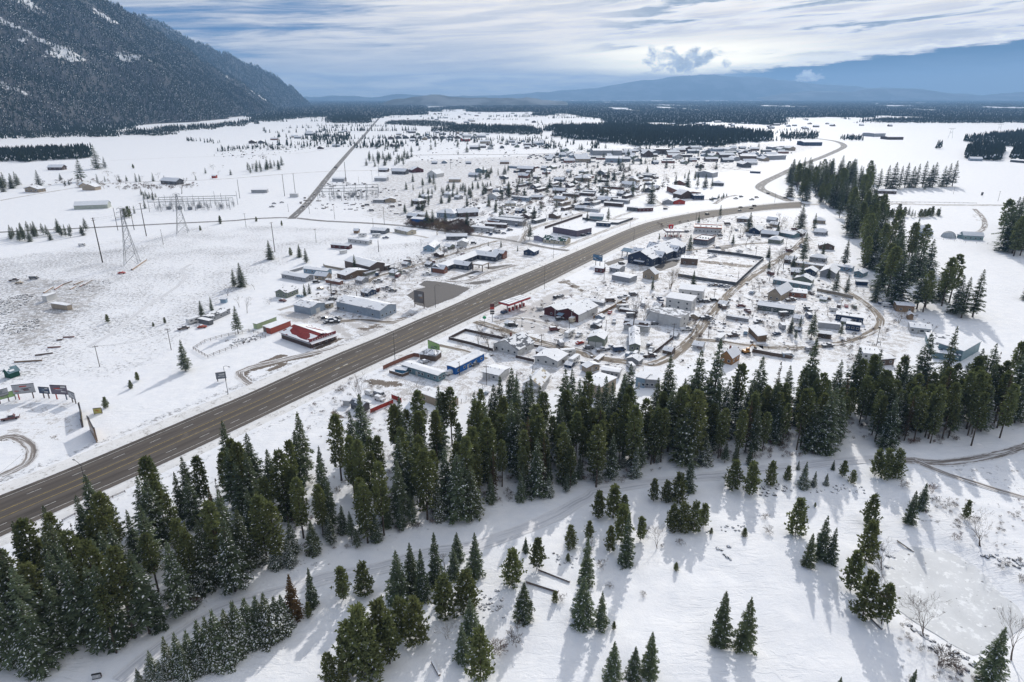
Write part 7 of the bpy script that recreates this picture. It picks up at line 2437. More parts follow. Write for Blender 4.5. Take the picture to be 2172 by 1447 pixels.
HA = street
VEH = [
 ('suv','d',950,470,.3,'white','white car parked beside the maroon store',False),('suv','d',575,505,HA,'navy','dark blue car at the red edged gas canopy',False),('suv','d',1105,350,HA,'black','dark car parked above the maroon store, left one',True),('sedan','d',1160,335,HA,'dgrey','dark car parked above the maroon store, right one',True),
 ('sedan','d',1657,505,1.2,'red','red car on open snow beside the camper',True),('camper','d',1785,465,.1,'white','white travel trailer parked below the gable fence',True),('pickup','d',1700,600,1.4,'white','white pickup on open snow beside the old barn',True),
 ('sedan','d',1350,818,.6,'red','red car in front of the green garage',True),('pickup','d',1570,890,.5,'silver','silver pickup before the green garage, left one',True),('pickup','d',1660,868,.7,'silver','silver pickup before the green garage, middle one',True),('sedan','d',1720,885,.7,'dgrey','dark car before the green garage, right one',True),
 ('camper','d',1240,740,HA,'white','camper beside the gas station drive',True),('pickup','d',1340,740,HA,'white','white truck beside the camper on the gas station drive',True),('camper','d',1285,590,HA,'cream','cream camper beside the maroon store',True),('camper','d',1530,640,HA,'silver','silver camper behind the green garage',True),
 ('camper','d',1290,1010,HA,'white','long white camper beside the wide white house',True),('camper','d',1225,930,.2,'white','small white camper behind the wide white house',True),('suv','d',1845,940,1.1,'bgrey','blue grey car at the road corner',True),('van','d',1920,940,1.1,'grey','grey van at the road corner',True),
 ('pickup','d',1985,950,1.1,'white','white pickup at the road corner',True),('pickup','d',2080,890,1.1,'white','white pickup along the long sage mobile home',True),('suv','d',2060,840,1.1,'silver','silver car along the long sage mobile home',True),('sedan','d',2110,620,.1,'dgrey','dark car in front of the white metal shop',True),
 ('suv','d',1145,575,.4,'black','black car below the maroon store',True),('sedan','d',365,1340,.7,'bgrey','snowy car on open ground beside the wire fence',True),('sedan','d',15,1130,.8,'silver','car at the end of the blue building',True),('suv','d',815,1325,.1,'umber','dark car under the carport',True),
 ('suv','g',510,625,-.6,'white','white off-roader in the red fenced yard',True),('suv','g',410,570,-.6,'white','snow buried car in the red fenced yard',True),('van','g',510,585,-.6,'silver','silver van in the red fenced yard',True),('sedan','g',970,240,.8,'silver','snowy car inside the curved wooden fence',True),
 ('sedan','g',1480,265,.8,'dgrey','dark car beside the blue building porch',True),('suv','g',1230,355,.8,'white','white car between the teal trailer and the blue building',True),
 ('sedan','e',1245,320,.1,'grey','first car below the walled lot',True),('sedan','e',1295,322,.1,'umber','second car below the walled lot',True),('sedan','e',1350,328,.1,'navy','third car below the walled lot',True),('sedan','e',1405,333,.1,'silver','fourth car below the walled lot',True),
 ('sedan','e',1140,490,.2,'black','black car beside the tall white twins, first',True),('suv','e',1195,490,.2,'dgrey','dark car beside the tall white twins, second',True),('suv','e',1275,478,.2,'black','black car beside the tall white twins, third',True),('suv','e',1665,400,1.0,'bgrey','blue grey car beside the gravel road',True),
 ('suv','e',330,100,.3,'black','black car in the lodge parking',True),('suv','D',810,925,.5,'black','black car beside the lodge',True),('sedan','D',765,960,HA,'navy','dark car along the lodge wall',False),
 ('sedan','D',1160,880,.2,'slate','slate car on the open lot track',True),('suv','D',880,735,.6,'dgrey','dark car between the shops',True),('suv','D',1180,770,.2,'black','black car beside the flat shop',True),('sedan','D',1125,770,.2,'silver','silver car beside the flat shop',True),
 ('suv','D',1065,578,.25,'black','black car driving on the highway bend, first',False),('sedan','D',1365,515,.12,'black','dark car driving on the highway bend, second',False),('suv','D',1490,502,.10,'umber','dark car driving on the highway bend, third',False),('sedan','D',1460,525,.10,'black','dark car driving on the highway bend, fourth',False),('sedan','D',1355,545,.12,'dgrey','grey car driving on the highway bend, fifth',False),
 ('suv','D',1100,445,.3,'dgrey','dark car at the frontage road, left one',True),('suv','D',1135,438,.3,'navy','dark car at the frontage road, right one',True),('pickup','D',1320,435,.2,'dgrey','dark pickup in the open sales lot, first',True),('suv','D',1370,418,.2,'black','dark car in the open sales lot, second',True),('pickup','D',1465,445,.2,'black','dark pickup in the open sales lot, third',True),('suv','D',1510,425,.2,'umber','dark car in the open sales lot, fourth',True),
 ('suv','D',1615,388,.6,'black','dark car on the curving road',False),('suv','D',1770,430,-.5,'black','dark car at the road junction',False),
 ('pickup','f',1560,800,-.3,'navy','snow covered blue truck beyond the loop road',True),('van','f',1600,825,-.3,'white','snow covered van beyond the loop road',True),('suv','f',1105,830,1.0,'umber','snowy car above the navy trailer, left one',True),('sedan','f',1180,825,1.2,'red','snowy car above the navy trailer, middle one',True),('suv','f',1260,835,1.3,'sage','snowy car above the navy trailer, right one',True),
 ('sedan','f',215,690,.6,'grey','grey car beside the gravel road cabin',True),('pickup','f',990,1235,.1,'dgrey','dark pickup below the loop road',True),('suv','f',810,1275,.1,'silver','silver car below the loop road',True),('van','f',580,1340,.1,'bgrey','blue grey van below the loop road',True),('sedan','f',905,720,.3,'white','white car along the wooden fence',True),
 ('sedan','f',470,1110,.4,'navy','wrecked blue car in the junk yard, right one',True),('suv','f',150,1100,1.2,'sky','wrecked blue car in the junk yard, middle one',True),('sedan','f',40,1100,1.4,'black','wrecked dark car in the junk yard, left one',True),('pickup','f',275,990,.6,'dgrey','wrecked dark truck in the junk yard',True),
 ('sedan','b',1205,480,-.4,'maroon','maroon car in front of the sage green house',True),('sedan','b',1380,435,-.3,'sky','pale car in front of the sage green house',True),('camper','b',295,700,HA,'white','white travel trailer at the left end of the yard',True),('camper','b',1560,720,HA * .3,'white','hidden trailer',True),
 ('pickup','b',190,765,.6,'umber','rusty flatbed at the left end of the yard',True),('sedan','b',380,750,.3,'orange','orange wreck in the snowy yard',True),('suv','b',1550,290,.2,'black','dark car beside the tan cottage',True),('sedan','b',1590,355,-.2,'tan','tan car behind the dark spruce',True),
 ('sedan','b',1640,660,-.2,'black','black wreck in the car yard beside the long shed, first',True),('suv','b',1700,680,.5,'navy','dark wreck in the car yard beside the long shed, second',True),('sedan','b',1770,660,-.5,'dgrey','dark wreck in the car yard beside the long shed, third',True),('pickup','b',1740,700,.2,'black','dark wreck in the car yard beside the long shed, fourth',True),('sedan','b',1660,700,1.0,'dgrey','dark wreck in the car yard beside the long shed, fifth',True),
 ('camper','c',475,112,.1,'white','white motor home beside the grey house',True),('camper','c',335,105,.1,'white','small white trailer beside the motor home',True),('pickup','c',570,125,.1,'navy','dark blue pickup beside the motor home',True),('suv','c',640,445,.3,'black','black car beside the workshop annex',True),('suv','c',1470,180,.0,'black','black car beside the arched garage',True),
 ('sedan','a',100,0,0,'black','',True),('pickup','h',110,530,.5,'maroon','dark red vehicle below the billboards',True),('suv','C',1650,770,.6,'black','dark car beside the purple hall, first',True),('suv','C',1700,755,.6,'navy','dark car beside the purple hall, second',True),
 ('sedan','C',930,750,.0,'navy','blue car beside the trailer rows',True),('suv','C',880,745,.0,'dgrey','grey car beside the trailer rows',True),('sedan','C',790,745,.0,'black','black car beside the trailer rows',True),('suv','C',990,720,.4,'black','black car under the street corner trees',True),
 ('suv','K',620,632,.2,'black','dark car beside the red trailer home',True),('van','B',1440,715,.2,'dgrey','dark truck near the control house, first',True),('van','B',1630,680,.1,'umber','dark truck near the control house, second',True),('van','B',1400,665,.1,'dgrey','dark truck near the control house, third',True),('pickup','B',540,680,.2,'dgrey','dark truck left of the road fork',True),
 ('sedan','B',560,650,.2,'dgrey','dark car left of the road fork, first',True),('sedan','B',630,640,.2,'dgrey','dark car left of the road fork, second',True),('van','I',238,485,1.1,'black','dark truck driving on the straight road, nearer one',False),('van','I',473,230,1.1,'black','dark truck driving on the straight road, farther one',False),
 ('pickup','A',130,1345,.4,'umber','brown truck parked in the stubble yard',True),('van','A',310,1330,.1,'dgrey','grey machine parked in the stubble yard',True),('sedan','A',175,1370,.2,'tan','tan car parked in the stubble yard',True),('van','A',745,1030,.1,'white','white truck below the county road',True),('sedan','A',1100,1280,.2,'red','red wreck beside the plank pile',True),
]
for kd,tl,x,y,rot,cl,lb,sn in VEH:
 if lb and lb != 'hidden trailer':
  wx,wy = W(tl,x,y)
  vehicle(kd,wx,wy,rot,cl,lb,None,sn,.2 if 'highway bend' in lb else .08)
# parking rows at the far side of town
vr = random.Random(9)
for poly,n,lb,gp in (([(1120,338),(1185,336),(1190,329),(1125,330)],34,'dark car parked in the far sales rows','cars in the far sales rows'),([(1140,362),(1300,352),(1300,340),(1150,342)],46,'car in the far storage yard','cars in the far storage yard'),
       ([(1420,345),(1600,345),(1640,325),(1440,322)],44,'vehicle parked among the far warehouses','vehicles among the far warehouses'),([(1060,430),(1200,420),(1290,400),(1250,385),(1080,405)],30,'snowy car in an old town yard','cars in old town yards'),([(1010,700),(1250,620),(1560,640),(1700,600),(1860,680),(1560,740),(1250,800)],44,'snow covered vehicle in the crowded yards below the highway','vehicles in yards below the highway'),([(640,640),(800,570),(960,520),(1000,535),(780,670)],16,'snow covered vehicle in the yards above the highway','vehicles in yards above the highway'),([(1480,470),(1690,475),(1760,580),(1640,590)],14,'snow covered vehicle near the highway bend','vehicles near the highway bend'),([(1020,500),(1080,495),(1120,470),(1040,480)],8,'snowy car among the trailer rows','cars among the trailer rows')):
 for x,y in poisson([G(*p) for p in poly],n,4.5,vr):
  vehicle(vr.choice(('sedan','suv','pickup','van')),x,y,vr.choice((.1,1.6)) + vr.uniform(-.2,.2),vr.choice(('black','dgrey','navy','maroon','silver','umber','white')),lb,gp,True,.05,1.15)

# ------------------------------------------------------------------ fences
def fence(name,label,pts,h,color,kind='board',spacing=2.4,mat=None,cat='fence'):
 """board: solid panels with posts; rail: posts with two rails; wire: thin posts with wires"""
 P = [Vector(p) for p in pts]
 o = empty(name,(P[0].x,P[0].y,0),0,label,cat)
 c = HUE.get(color,color)
 pm = MB().box(-.07,-.07,-.3,.07,.07,h + .1).mesh('post',[mat or PANEL])
 prev = None
 for i in range(len(P) - 1):
  d = P[i + 1] - P[i]
  n = max(1,round(d.length / spacing))
  rot = math.atan2(d.y,d.x)
  w = d.length / n
  if kind == 'board':
   me = MB().box(0,-.03,.05,w - .06,.03,h).mesh('panel',[mat or SIDING])
   cap = MB().box(0,-.09,h,w - .06,.09,h + .09).mesh('panel_snow',[SNOW])
  elif kind == 'rail':
   me = MB().box(0,-.04,h * .45,w,.04,h * .45 + .12).box(0,-.04,h * .85,w,.04,h * .85 + .12).mesh('rail',[mat or SIDING])
  else:
   me = MB().bar((0,0,h * .4),(w,0,h * .4),.015).bar((0,0,h * .7),(w,0,h * .7),.015).bar((0,0,h),(w,0,h),.015).mesh('wire',[STEEL])
  for k in range(n + (i == len(P) - 2)):
   q = P[i] + d * (k / n)
   z = gz1(q.x,q.y)
   po = link('post',pm,o,(q.x - P[0].x,q.y - P[0].y,z),rot)
   po.color = (*c,1)
   if k < n:
    e = link({'board': 'panel','rail': 'rail','wire': 'wire'}[kind],me,o,(q.x - P[0].x,q.y - P[0].y,z),rot)
    e.color = (*c,1)
    if kind == 'board':
     link('panel_snow',cap,e,(0,0,0))
 return o

fence('lot_wall','dark board fence around the snowy empty lot',tp('D',[(1065,915),(1320,945),(1572,985),(1450,1095),(1320,1218),(1060,1180),(800,1138)]),2.2,'dgrey','board',4)
fence('curved_fence','curved red brown board fence beside the highway',tp('g',[(545,310),(620,275),(700,240),(780,205),(860,178),(915,185)]),1.9,'brick','board',2.4)
fence('deck_fence','low brown fence around the blue hut',tp('g',[(608,345),(740,385),(805,360)]),1.3,'brown','board',2)
fence('red_fence','red board fence beside the snowed in cars, upper piece',tp('g',[(632,605),(730,645)]),1.9,'red','board',2)
fence('red_fence','red board fence beside the snowed in cars, lower piece',tp('g',[(415,755),(530,705),(645,655)]),1.7,'red','board',2)
fence('triangle_fence','dark board fence around the bare tree triangle',tp('d',[(860,830),(590,780),(180,690),(10,775),(240,830),(460,895)]),1.5,'umber','board',2.6)
fence('yard_fence','dark fence in front of the wide white house',tp('d',[(695,960),(880,1005)]),1.4,'umber','board',2.4)
fence('yard_fence','dark fence behind the white gabled house',tp('d',[(830,840),(960,860),(1090,890)]),1.2,'umber','board',2.4)
fence('pasture_fence','dark post and rail pen beside the red roofed restaurant',tp('b',[(1030,850),(870,900),(740,945),(560,1010),(440,1060),(290,975),(410,900),(580,850),(860,790),(1000,830)]),1.5,'umber','rail',3.2)
fence('wire_fence','thin wire fence beside the snowy lawn',tp('g',[(1295,680),(1440,590),(1600,470)]),1.6,'silver','wire',3)
fence('lane_fence','grey brown board fence below the broad dark spruce',tp('f',[(880,665),(1080,705),(1250,745)]),1.8,'tan','board',2.4)
fence('old_fence','dark fence along the county road houses',tp('C',[(360,680),(440,655),(530,625)]),1.8,'umber','board',4)
fence('street_fence','long dark fence beside the side street',tp('C',[(1300,705),(1450,655),(1640,590)]),2.2,'umber','board',5)
fence('blue_house_fence','dark fence around the blue roofed house',tp('C',[(1640,620),(1900,665),(1960,668),(2095,620)]),2.0,'dgrey','board',5)
fence('grey_fence','grey fence behind the blue grey mobile home',tp('b',[(1280,190),(1420,150)]),1.8,'grey','board',3)
fence('garden_fence','weathered fence left of the brown workshop',tp('b',[(1620,115),(1640,130),(1850,170)]),1.6,'tan','board',3)
fence('gable_fence','pale wooden fence above the red car',tp('e',[(40,660),(230,560),(395,460)]),1.9,'wood','board',2.4)
fence('corner_fence','dark fence beside the pickups at the road corner',tp('e',[(610,1060),(740,960),(850,870)]),1.7,'umber','board',2.4)
fence('junk_fence','brown fence below the loop road',tp('f',[(220,1290),(420,1330),(620,1360)]),1.8,'brown','board',2.6)
fence('field_fence','thin farm fence in the right snow field',tp('E',[(960,775),(1200,790),(1400,805),(1600,830),(1900,850)]),1.3,'umber','wire',7)
fence('guard_rail','long guard rail along the east road',tp('E',[(780,462),(1100,466),(1500,472),(1700,476)]),.9,'umber','rail',5)
fence('wood_fence','low log rail beside the highway below the lamp post',tp('p',[(110,515),(240,440),(330,380)]),.7,'umber','rail',4)
fence('wood_fence','low log rail behind the roadside pines',tp('p',[(430,345),(600,260),(860,145)]),.7,'umber','rail',4)

# ------------------------------------------------------------------ poles, wires, lamps
def utility_pole(tile,bx,by,ty,label,arms=1,group=None,color=None):
 px,py = TP(tile,bx,by)
 h = height_from(px,py,TP(tile,bx,ty)[1])
 x,y = G(px,py)
 s = max(.16,h * .013)
 o = empty('utility_pole',(x,y,gz1(x,y)),hr_.uniform(-.4,.8),label,'utility pole',group)
 MB().bar((0,0,-.5),(0,0,h),s,0,s * .7,8).build('pole',color or WOODPOLE,o)
 for k in range(arms):
  z = h - .6 - k * 1.3
  am = MB().box(-1.2,-.08,z,1.2,.08,z + .16).build('crossarm',WOODPOLE,o)
  q = MB()
  for xx_ in (-1.05,-.5,.5,1.05):
   q.lathe((xx_,0,z + .16),[(.06,0),(.09,.1),(.05,.22)],6)
  q.build('insulators',CONCRETE,am)
 return o,(x,y,gz1(x,y) + h)

tops = {}
for key,tl,bx,by,ty,arms,lb in (
 ('u1','A',927,1180,775,2,'tall dark transmission pole left of the lattice pylon'),('u2','A',1322,940,640,1,'tall dark pole between the two lattice pylons'),('u3','A',1475,1018,880,0,'thin pole right of the lattice pylon'),('u4','A',1065,890,685,0,'pale thin pole beside the lattice pylon'),('u5','A',1212,885,670,0,'pale thin pole above the lattice pylon'),
 ('u6','B',940,1000,875,1,'dark utility pole in the stubble field'),('u7','B',567,1085,815,1,'tall bare pole beside the narrow pine'),('u8','B',307,860,735,1,'utility pole beside the county road'),('u9','B',1555,840,680,1,'tall dark pole beside the county road bend'),('u10','B',1505,1085,970,0,'thin pole beside the white mobile home'),
 ('u11','B',1455,870,780,0,'thin pole beside the grey house'),('u12','a',1020,1050,835,1,'utility pole alone on the lower stubble slope'),('u13','a',1752,880,660,1,'utility pole above the solitary pine'),('u14','b',1710,445,275,1,'utility pole beside the sage green house'),('u15','c',15,735,590,1,'utility pole beside the bare tree'),
 ('u16','c',667,560,380,1,'utility pole beside the motel alley'),('u17','c',497,262,150,0,'thin utility pole below the motor home'),('u18','d',955,855,720,1,'utility pole beside the gravel road'),('u19','d',1240,700,570,0,'pole beside the store camper'),('u20','d',395,1240,1040,1,'utility pole beside the small white garage'),
 ('u21','d',868,1135,1040,0,'short pole before the wide white house'),('u22','d',1615,700,570,0,'pole behind the green garage'),('u23','e',855,880,705,1,'utility pole at the pickups fence'),('u24','e',1275,460,350,1,'utility pole beside the tall white twins'),('u25','e',1215,850,700,1,'utility pole beside the gravel road junk yard'),
 ('u26','e',1520,260,170,0,'lamp pole inside the walled lot'),('u27','e',150,265,60,1,'utility pole below the blue billboard office'),('u28','D',1503,945,860,0,'thin pole behind the walled lot'),('u29','D',1770,900,780,0,'thin tall pole beside the open lot'),('u30','D',962,640,560,0,'dark pole at the highway bend, left one'),('u31','D',988,620,550,0,'dark pole at the highway bend, right one'),
 ('u32','D',1820,425,285,2,'tall steel pole in front of the junction grove'),('u33','D',1672,470,375,0,'dark pole at the road junction'),('u34','C',1427,760,665,0,'white flagpole beside the purple hall'),('u35','C',1452,640,565,1,'utility pole beside the side street'),('u36','C',632,510,435,0,'pole beside the planted fir rows'),('u37','C',450,165,75,1,'tall pole beside the cross road'),
 ('u38','B',655,580,380,0,'tall thin pole left of the straight road, left one'),('u39','B',750,550,375,0,'tall thin pole left of the straight road, right one'),('u40','B',250,600,430,0,'tall thin pole beside the near substation'),('u41','B',880,740,640,0,'pole at the road fork'),('u42','B',1107,790,670,0,'pole below the far substation'),('u43','B',690,725,650,0,'pole left of the road fork'),
 ('u44','B',1212,490,270,0,'tall thin pole above the far substation, first'),('u45','B',1325,480,400,0,'tall thin pole above the far substation, second'),('u46','B',1445,430,350,0,'tall thin pole above the far substation, third'),('u47','B',1505,400,300,0,'tall thin pole above the far substation, fourth'),('u48','E',1490,390,320,0,'leaning pole beside the east road, left one'),('u49','E',1892,455,365,1,'leaning pole beside the east road, right one'),
 ('u50','g',1598,465,270,1,''),('u51','g',1325,360,225,0,'pole at the corner of the blue building'),('u52','g',1265,745,605,0,'pole beside the tan flat building'),('u53','C',2070,690,640,0,'short pole beside the highway above the fence'),('u54','f',560,240,120,0,'thin tall pole beyond the walled lot'),('u55','f',1490,1220,1040,0,'wooden pole at the loop road bend'),
):
 if lb:
  o_,tpz = utility_pole(tl,bx,by,ty,lb,arms)
  tops[key] = tpz

def wire(pairs,label,sag=1.5,r=.035):
 m = MB()
 for A_,B_ in pairs:
  A_,B_ = Vector(A_),Vector(B_)
  prev = A_
  for k in range(1,9):
   f = k / 8
   p = A_.lerp(B_,f) - Vector((0,0,sag * 4 * f * (1 - f)))
   m.bar(prev,p,r,0,None,3)
   prev = p
 o = m.build('power_line',DARK)
 add_props(o,label,'power line')
 return o

def off(p,dx,dz):
 return (p[0] + dx,p[1],p[2] + dz)

wire([(tops['u12'],tops['u13']),(off(tops['u12'],.9,-.3),off(tops['u13'],.9,-.3))],'thin power line between the two slope poles',2,.03)
wire([(tops['u20'],tops['u18']),(tops['u18'],tops['u23'])],'thin power line over the white houses',1.5,.025)
wire([(tops['u14'],tops['u16']),(tops['u16'],tops['u15'])],'thin power line along the motel alley',1.5,.03)
wire([(tops['u1'],tops['u2']),(off(tops['u1'],1,-1),off(tops['u2'],1,-1))],'thin power line between the tall dark poles',3,.04)
x_,y_ = G(-60,1200)
wire([((x_,y_,16),(G(90,1090)[0],G(90,1090)[1] ,17.0)),((x_ - 2,y_ + 2,16),(G(80,1080)[0],G(80,1080)[1],17.6))],'thin power line crossing the highway at the left edge',.6,.03)

def lamp_post(tile,bx,by,ty,label,side):
 px,py = TP(tile,bx,by)
 h = height_from(px,py,TP(tile,bx,ty)[1])
 x,y = G(px,py)
 d = -HNRM * side
 o = empty('lamp_post',(x,y,gz1(x,y)),math.atan2(d.y,d.x),label,'street lamp','highway lamp posts')
 MB().bar((0,0,-.3),(0,0,.5),.24,0,None,8).build('base',CONCRETE,o)
 q = MB()
 q.bar((0,0,.4),(0,0,h),.12,0,.07,8)
 q.build('pole',DARK,o)
 q = MB()
 pts = [(0,0,h - .1),(.9,0,h + .45),(2.0,0,h + .75),(3.4,0,h + .8)]
 for i in range(3):
  q.bar(pts[i],pts[i + 1],.06,0,None,6)
 ar = q.build('arm',DARK,o)
 MB().box(3.2,-.18,h + .66,4.1,.18,h + .84).build('lamp_head',STEEL,ar)
 return o

for tl,bx,by,ty,sd,lb in (('Z',193,1068,988,1,'lamp post beside the highway at the lower left'),('Z',838,763,706,1,'lamp post beside the highway above the curved fence'),('Z',1155,613,567,1,'lamp post beside the highway near the maroon store'),('Z',484,838,778,-1,'lamp post beside the highway near the dark sign board'),
        ('Z',924,655,606,-1,'lamp post in front of the bare brown lot'),('Z',1174,549,517,-1,'lamp post beside the highway near the blue cottage'),('Z',1344,513,486,1,'lamp post beside the highway near the lodge'),('Z',1107,693,675,1,'short lamp post beside the gas station drive')):
 lamp_post(tl,bx,by,ty,lb,sd)

# ------------------------------------------------------------------ lattice pylons and substations
def pylon(tile,bx,by,ty,label,base):
 px,py = TP(tile,bx,by)
 h = height_from(px,py,TP(tile,bx,ty)[1])
 x,y = G(px,py)
 o = empty('lattice_pylon',(x,y,gz1(x,y)),.35,label,'pylon','lattice pylons')
 lv = [0,.2,.38,.54,.68,.8,.9,1.0]
 wd = [base,base * .78,base * .58,base * .42,base * .30,base * .22,base * .17,base * .12]
 cor = lambda i,k: ((wd[i] / 2) * (1 if k in (0,3) else -1),(wd[i] / 2) * (1 if k in (0,1) else -1),h * lv[i])
 for k in range(4):
  q = MB()
  for i in range(7):
   q.bar(cor(i,k),cor(i + 1,k),.13)
  q.build('leg',STEEL,o)
 for k in range(4):
  q = MB()
  for i in range(7):
   j = (k + 1) % 4
   q.bar(cor(i,k),cor(i + 1,j),.075).bar(cor(i,j),cor(i + 1,k),.075).bar(cor(i + 1,k),cor(i + 1,j),.075)
  q.build('bracing',STEEL,o)
 for z,r_ in ((.84,4.2),(.93,3.4),(1.0,2.6)):
  q = MB()
  q.bar((-r_,0,h * z),(r_,0,h * z),.1).bar((-r_,0,h * z),(0,0,h * z + 1.2),.07).bar((r_,0,h * z),(0,0,h * z + 1.2),.07)
  ca = q.build('crossarm',STEEL,o)
  for s_ in (-1,1):
   MB().lathe((s_ * r_,0,h * z - 1.3),[(.05,0),(.14,.2),(.06,.4),(.14,.6),(.06,.8),(.14,1.0),(.05,1.3)],6).build('insulator',CONCRETE,ca)
 return (x,y,gz1(x,y) + h)

py1 = pylon('A',1195,1190,690,'nearer lattice pylon in the stubble field',9.0)
py2 = pylon('A',1650,910,560,'farther lattice pylon in front of the near substation',9.0)
wire([(off(py1,s_,0),off(py2,s_,0)) for s_ in (-3,0,3)],'power line between the two lattice pylons',5,.05)

def substation(label,tile,cx,cy,wx,wy,hmast,nx,ny,seed):
 """steel gantries, bus bars, breakers and insulators on a fenced pad"""
 x,y = W(tile,cx,cy)
 r = random.Random(seed)
 o = empty('substation',(x,y,gz1(x,y)),.18,label,'substation')
 for j in range(ny):
  yy_ = -wy / 2 + wy * j / max(1,ny - 1)
  zb = hmast * .66
  prev = None
  for i in range(nx):
   xx_ = -wx / 2 + wx * i / (nx - 1) + r.uniform(-.5,.5)
   hh = hmast * r.choice((.68,.8,1.0))
   MB().bar((xx_,yy_,-.3),(xx_,yy_,hh),.26,0,.16).build('mast',STEEL,o)
  q = MB().bar((-wx / 2,yy_,zb),(wx / 2,yy_,zb),.24)
  for k in range(int(wx / 2)):
   q.bar((-wx / 2 + k * 2,yy_ - .3,zb - .5),(-wx / 2 + k * 2 + 1,yy_ + .3,zb + .5),.08)
  q.build('gantry_beam',STEEL,o)
 n = 0
 for k in range(nx * ny * 2):
  xx_,yy_ = r.uniform(-wx / 2,wx / 2),r.uniform(-wy / 2,wy / 2)
  b = MB()
  b.box(xx_ - 1.1,yy_ - .2,2.4,xx_ + 1.1,yy_ + .2,2.7)
  for s_ in (-.9,0,.9):
   b.bar((xx_ + s_,yy_,-.2),(xx_ + s_,yy_,2.4),.12)
   b.lathe((xx_ + s_,yy_,2.7),[(.08,0),(.2,.3),(.1,.5),(.2,.8),(.1,1.0),(.2,1.3),(.06,1.9)],6)
  b.bar((xx_ - .9,yy_,4.5),(xx_ + .9,yy_ + r.uniform(-1,1),4.7 + r.uniform(0,.8)),.06)
  b.build('switch_gear',STEEL,o)
 for k in range(max(2,nx // 2)):
  xx_,yy_ = r.uniform(-wx / 2.4,wx / 2.4),r.uniform(-wy / 2.4,wy / 2.4)
  b = MB().box(xx_ - 1.6,yy_ - 1.2,-.2,xx_ + 1.6,yy_ + 1.2,3.0).box(xx_ - 2.2,yy_ - .9,.5,xx_ - 1.65,yy_ + .9,2.6).box(xx_ + 1.65,yy_ - .9,.5,xx_ + 2.2,yy_ + .9,2.6)
  for s_ in (-.9,0,.9):
   b.lathe((xx_ + s_,yy_,3.0),[(.1,0),(.24,.3),(.12,.5),(.22,.8),(.1,1.3)],6)
  b.build('transformer',plain('transformer_grey',(.22,.23,.24),.6,.12),o)
 bus = MB()
 for k in range(6):
  yy_ = -wy / 2 + wy * (k + .5) / 6
  bus.bar((-wx / 2,yy_,hmast * .45),(wx / 2,yy_,hmast * .45),.05)
 bus.build('bus_bar',STEEL,o)

substation('near substation with dark steel gantries beside the cross road','A',1760,690,78,34,15,8,3,5)
substation('far substation of grey steel gantries beside the road fork','B',1240,590,66,55,16,6,3,6)

# ------------------------------------------------------------------ signs and billboards
def print_marks(o,w,h,z0,y,seed,cols,n=7):
 """flat printed blocks and lines of unreadable lettering"""
 r = random.Random(seed)
 for k in range(n):
  x0 = r.uniform(-w / 2 + .2,w / 2 - w * .3)
  x1 = min(w / 2 - .15,x0 + r.uniform(.15,.5) * w)
  zz = z0 + r.uniform(.1,.8) * h
  MB().poly([(x0,y - .012 - k * .004,zz),(x1,y - .012 - k * .004,zz),(x1 - .1,y - .012 - k * .004,min(z0 + h * .96,zz + r.uniform(.06,.22) * h)),(x0 + r.uniform(-.3,.3),y - .012 - k * .004,min(z0 + h * .96,zz + r.uniform(.06,.2) * h))]).build('print',PANEL,o,r.choice(cols))

def billboard(label,tile,posts,board,color,prints,leg='umber',seed=1,thick=.25,face=None,legs=None,cat='billboard',name='billboard'):
 """posts: two base points; board: (top y, bottom y) measured at the first post; faces along the post line"""
 a,b = seg_pts(tile,*posts)
 mid = (a + b) / 2
 L = (b - a).length
 px,py = TP(tile,*posts[0])
 ztop = height_from(px,py,TP(tile,0,board[0])[1])
 zbot = height_from(px,py,TP(tile,0,board[1])[1])
 o = empty(name,(mid.x,mid.y,gz1(mid.x,mid.y)),math.atan2((b - a).y,(b - a).x),label,cat)
 w = board[2] * L if len(board) > 2 else L * 1.5
 MB().box(-w / 2,-thick / 2,zbot,w / 2,thick / 2,ztop).build('board',PANEL,o,HUE.get(color,color))
 MB().box(-w / 2 - .08,-thick / 2 - .05,zbot - .1,w / 2 + .08,thick / 2 + .05,zbot - .004).box(-w / 2 - .08,-thick / 2 - .05,ztop + .004,w / 2 + .08,thick / 2 + .05,ztop + .12).build('frame',DARK,o)
 fo = MB().poly([(-w / 2 + .1,-thick / 2 - .01,zbot + .1),(w / 2 - .1,-thick / 2 - .01,zbot + .1),(w / 2 - .1,-thick / 2 - .01,ztop - .1),(-w / 2 + .1,-thick / 2 - .01,ztop - .1)]).build('face',PANEL,o,HUE.get(color,color))
 print_marks(fo,w - .3,ztop - zbot - .2,zbot + .1,-thick / 2 - .01,seed,[HUE.get(c,c) for c in prints])
 for i,x in enumerate((-L / 2,L / 2)):
  MB().box(x - .16,.14,-.4,x + .16,.44,ztop - .2).build('post',PANEL,o,HUE[(legs or (leg,leg))[i]])
 return o

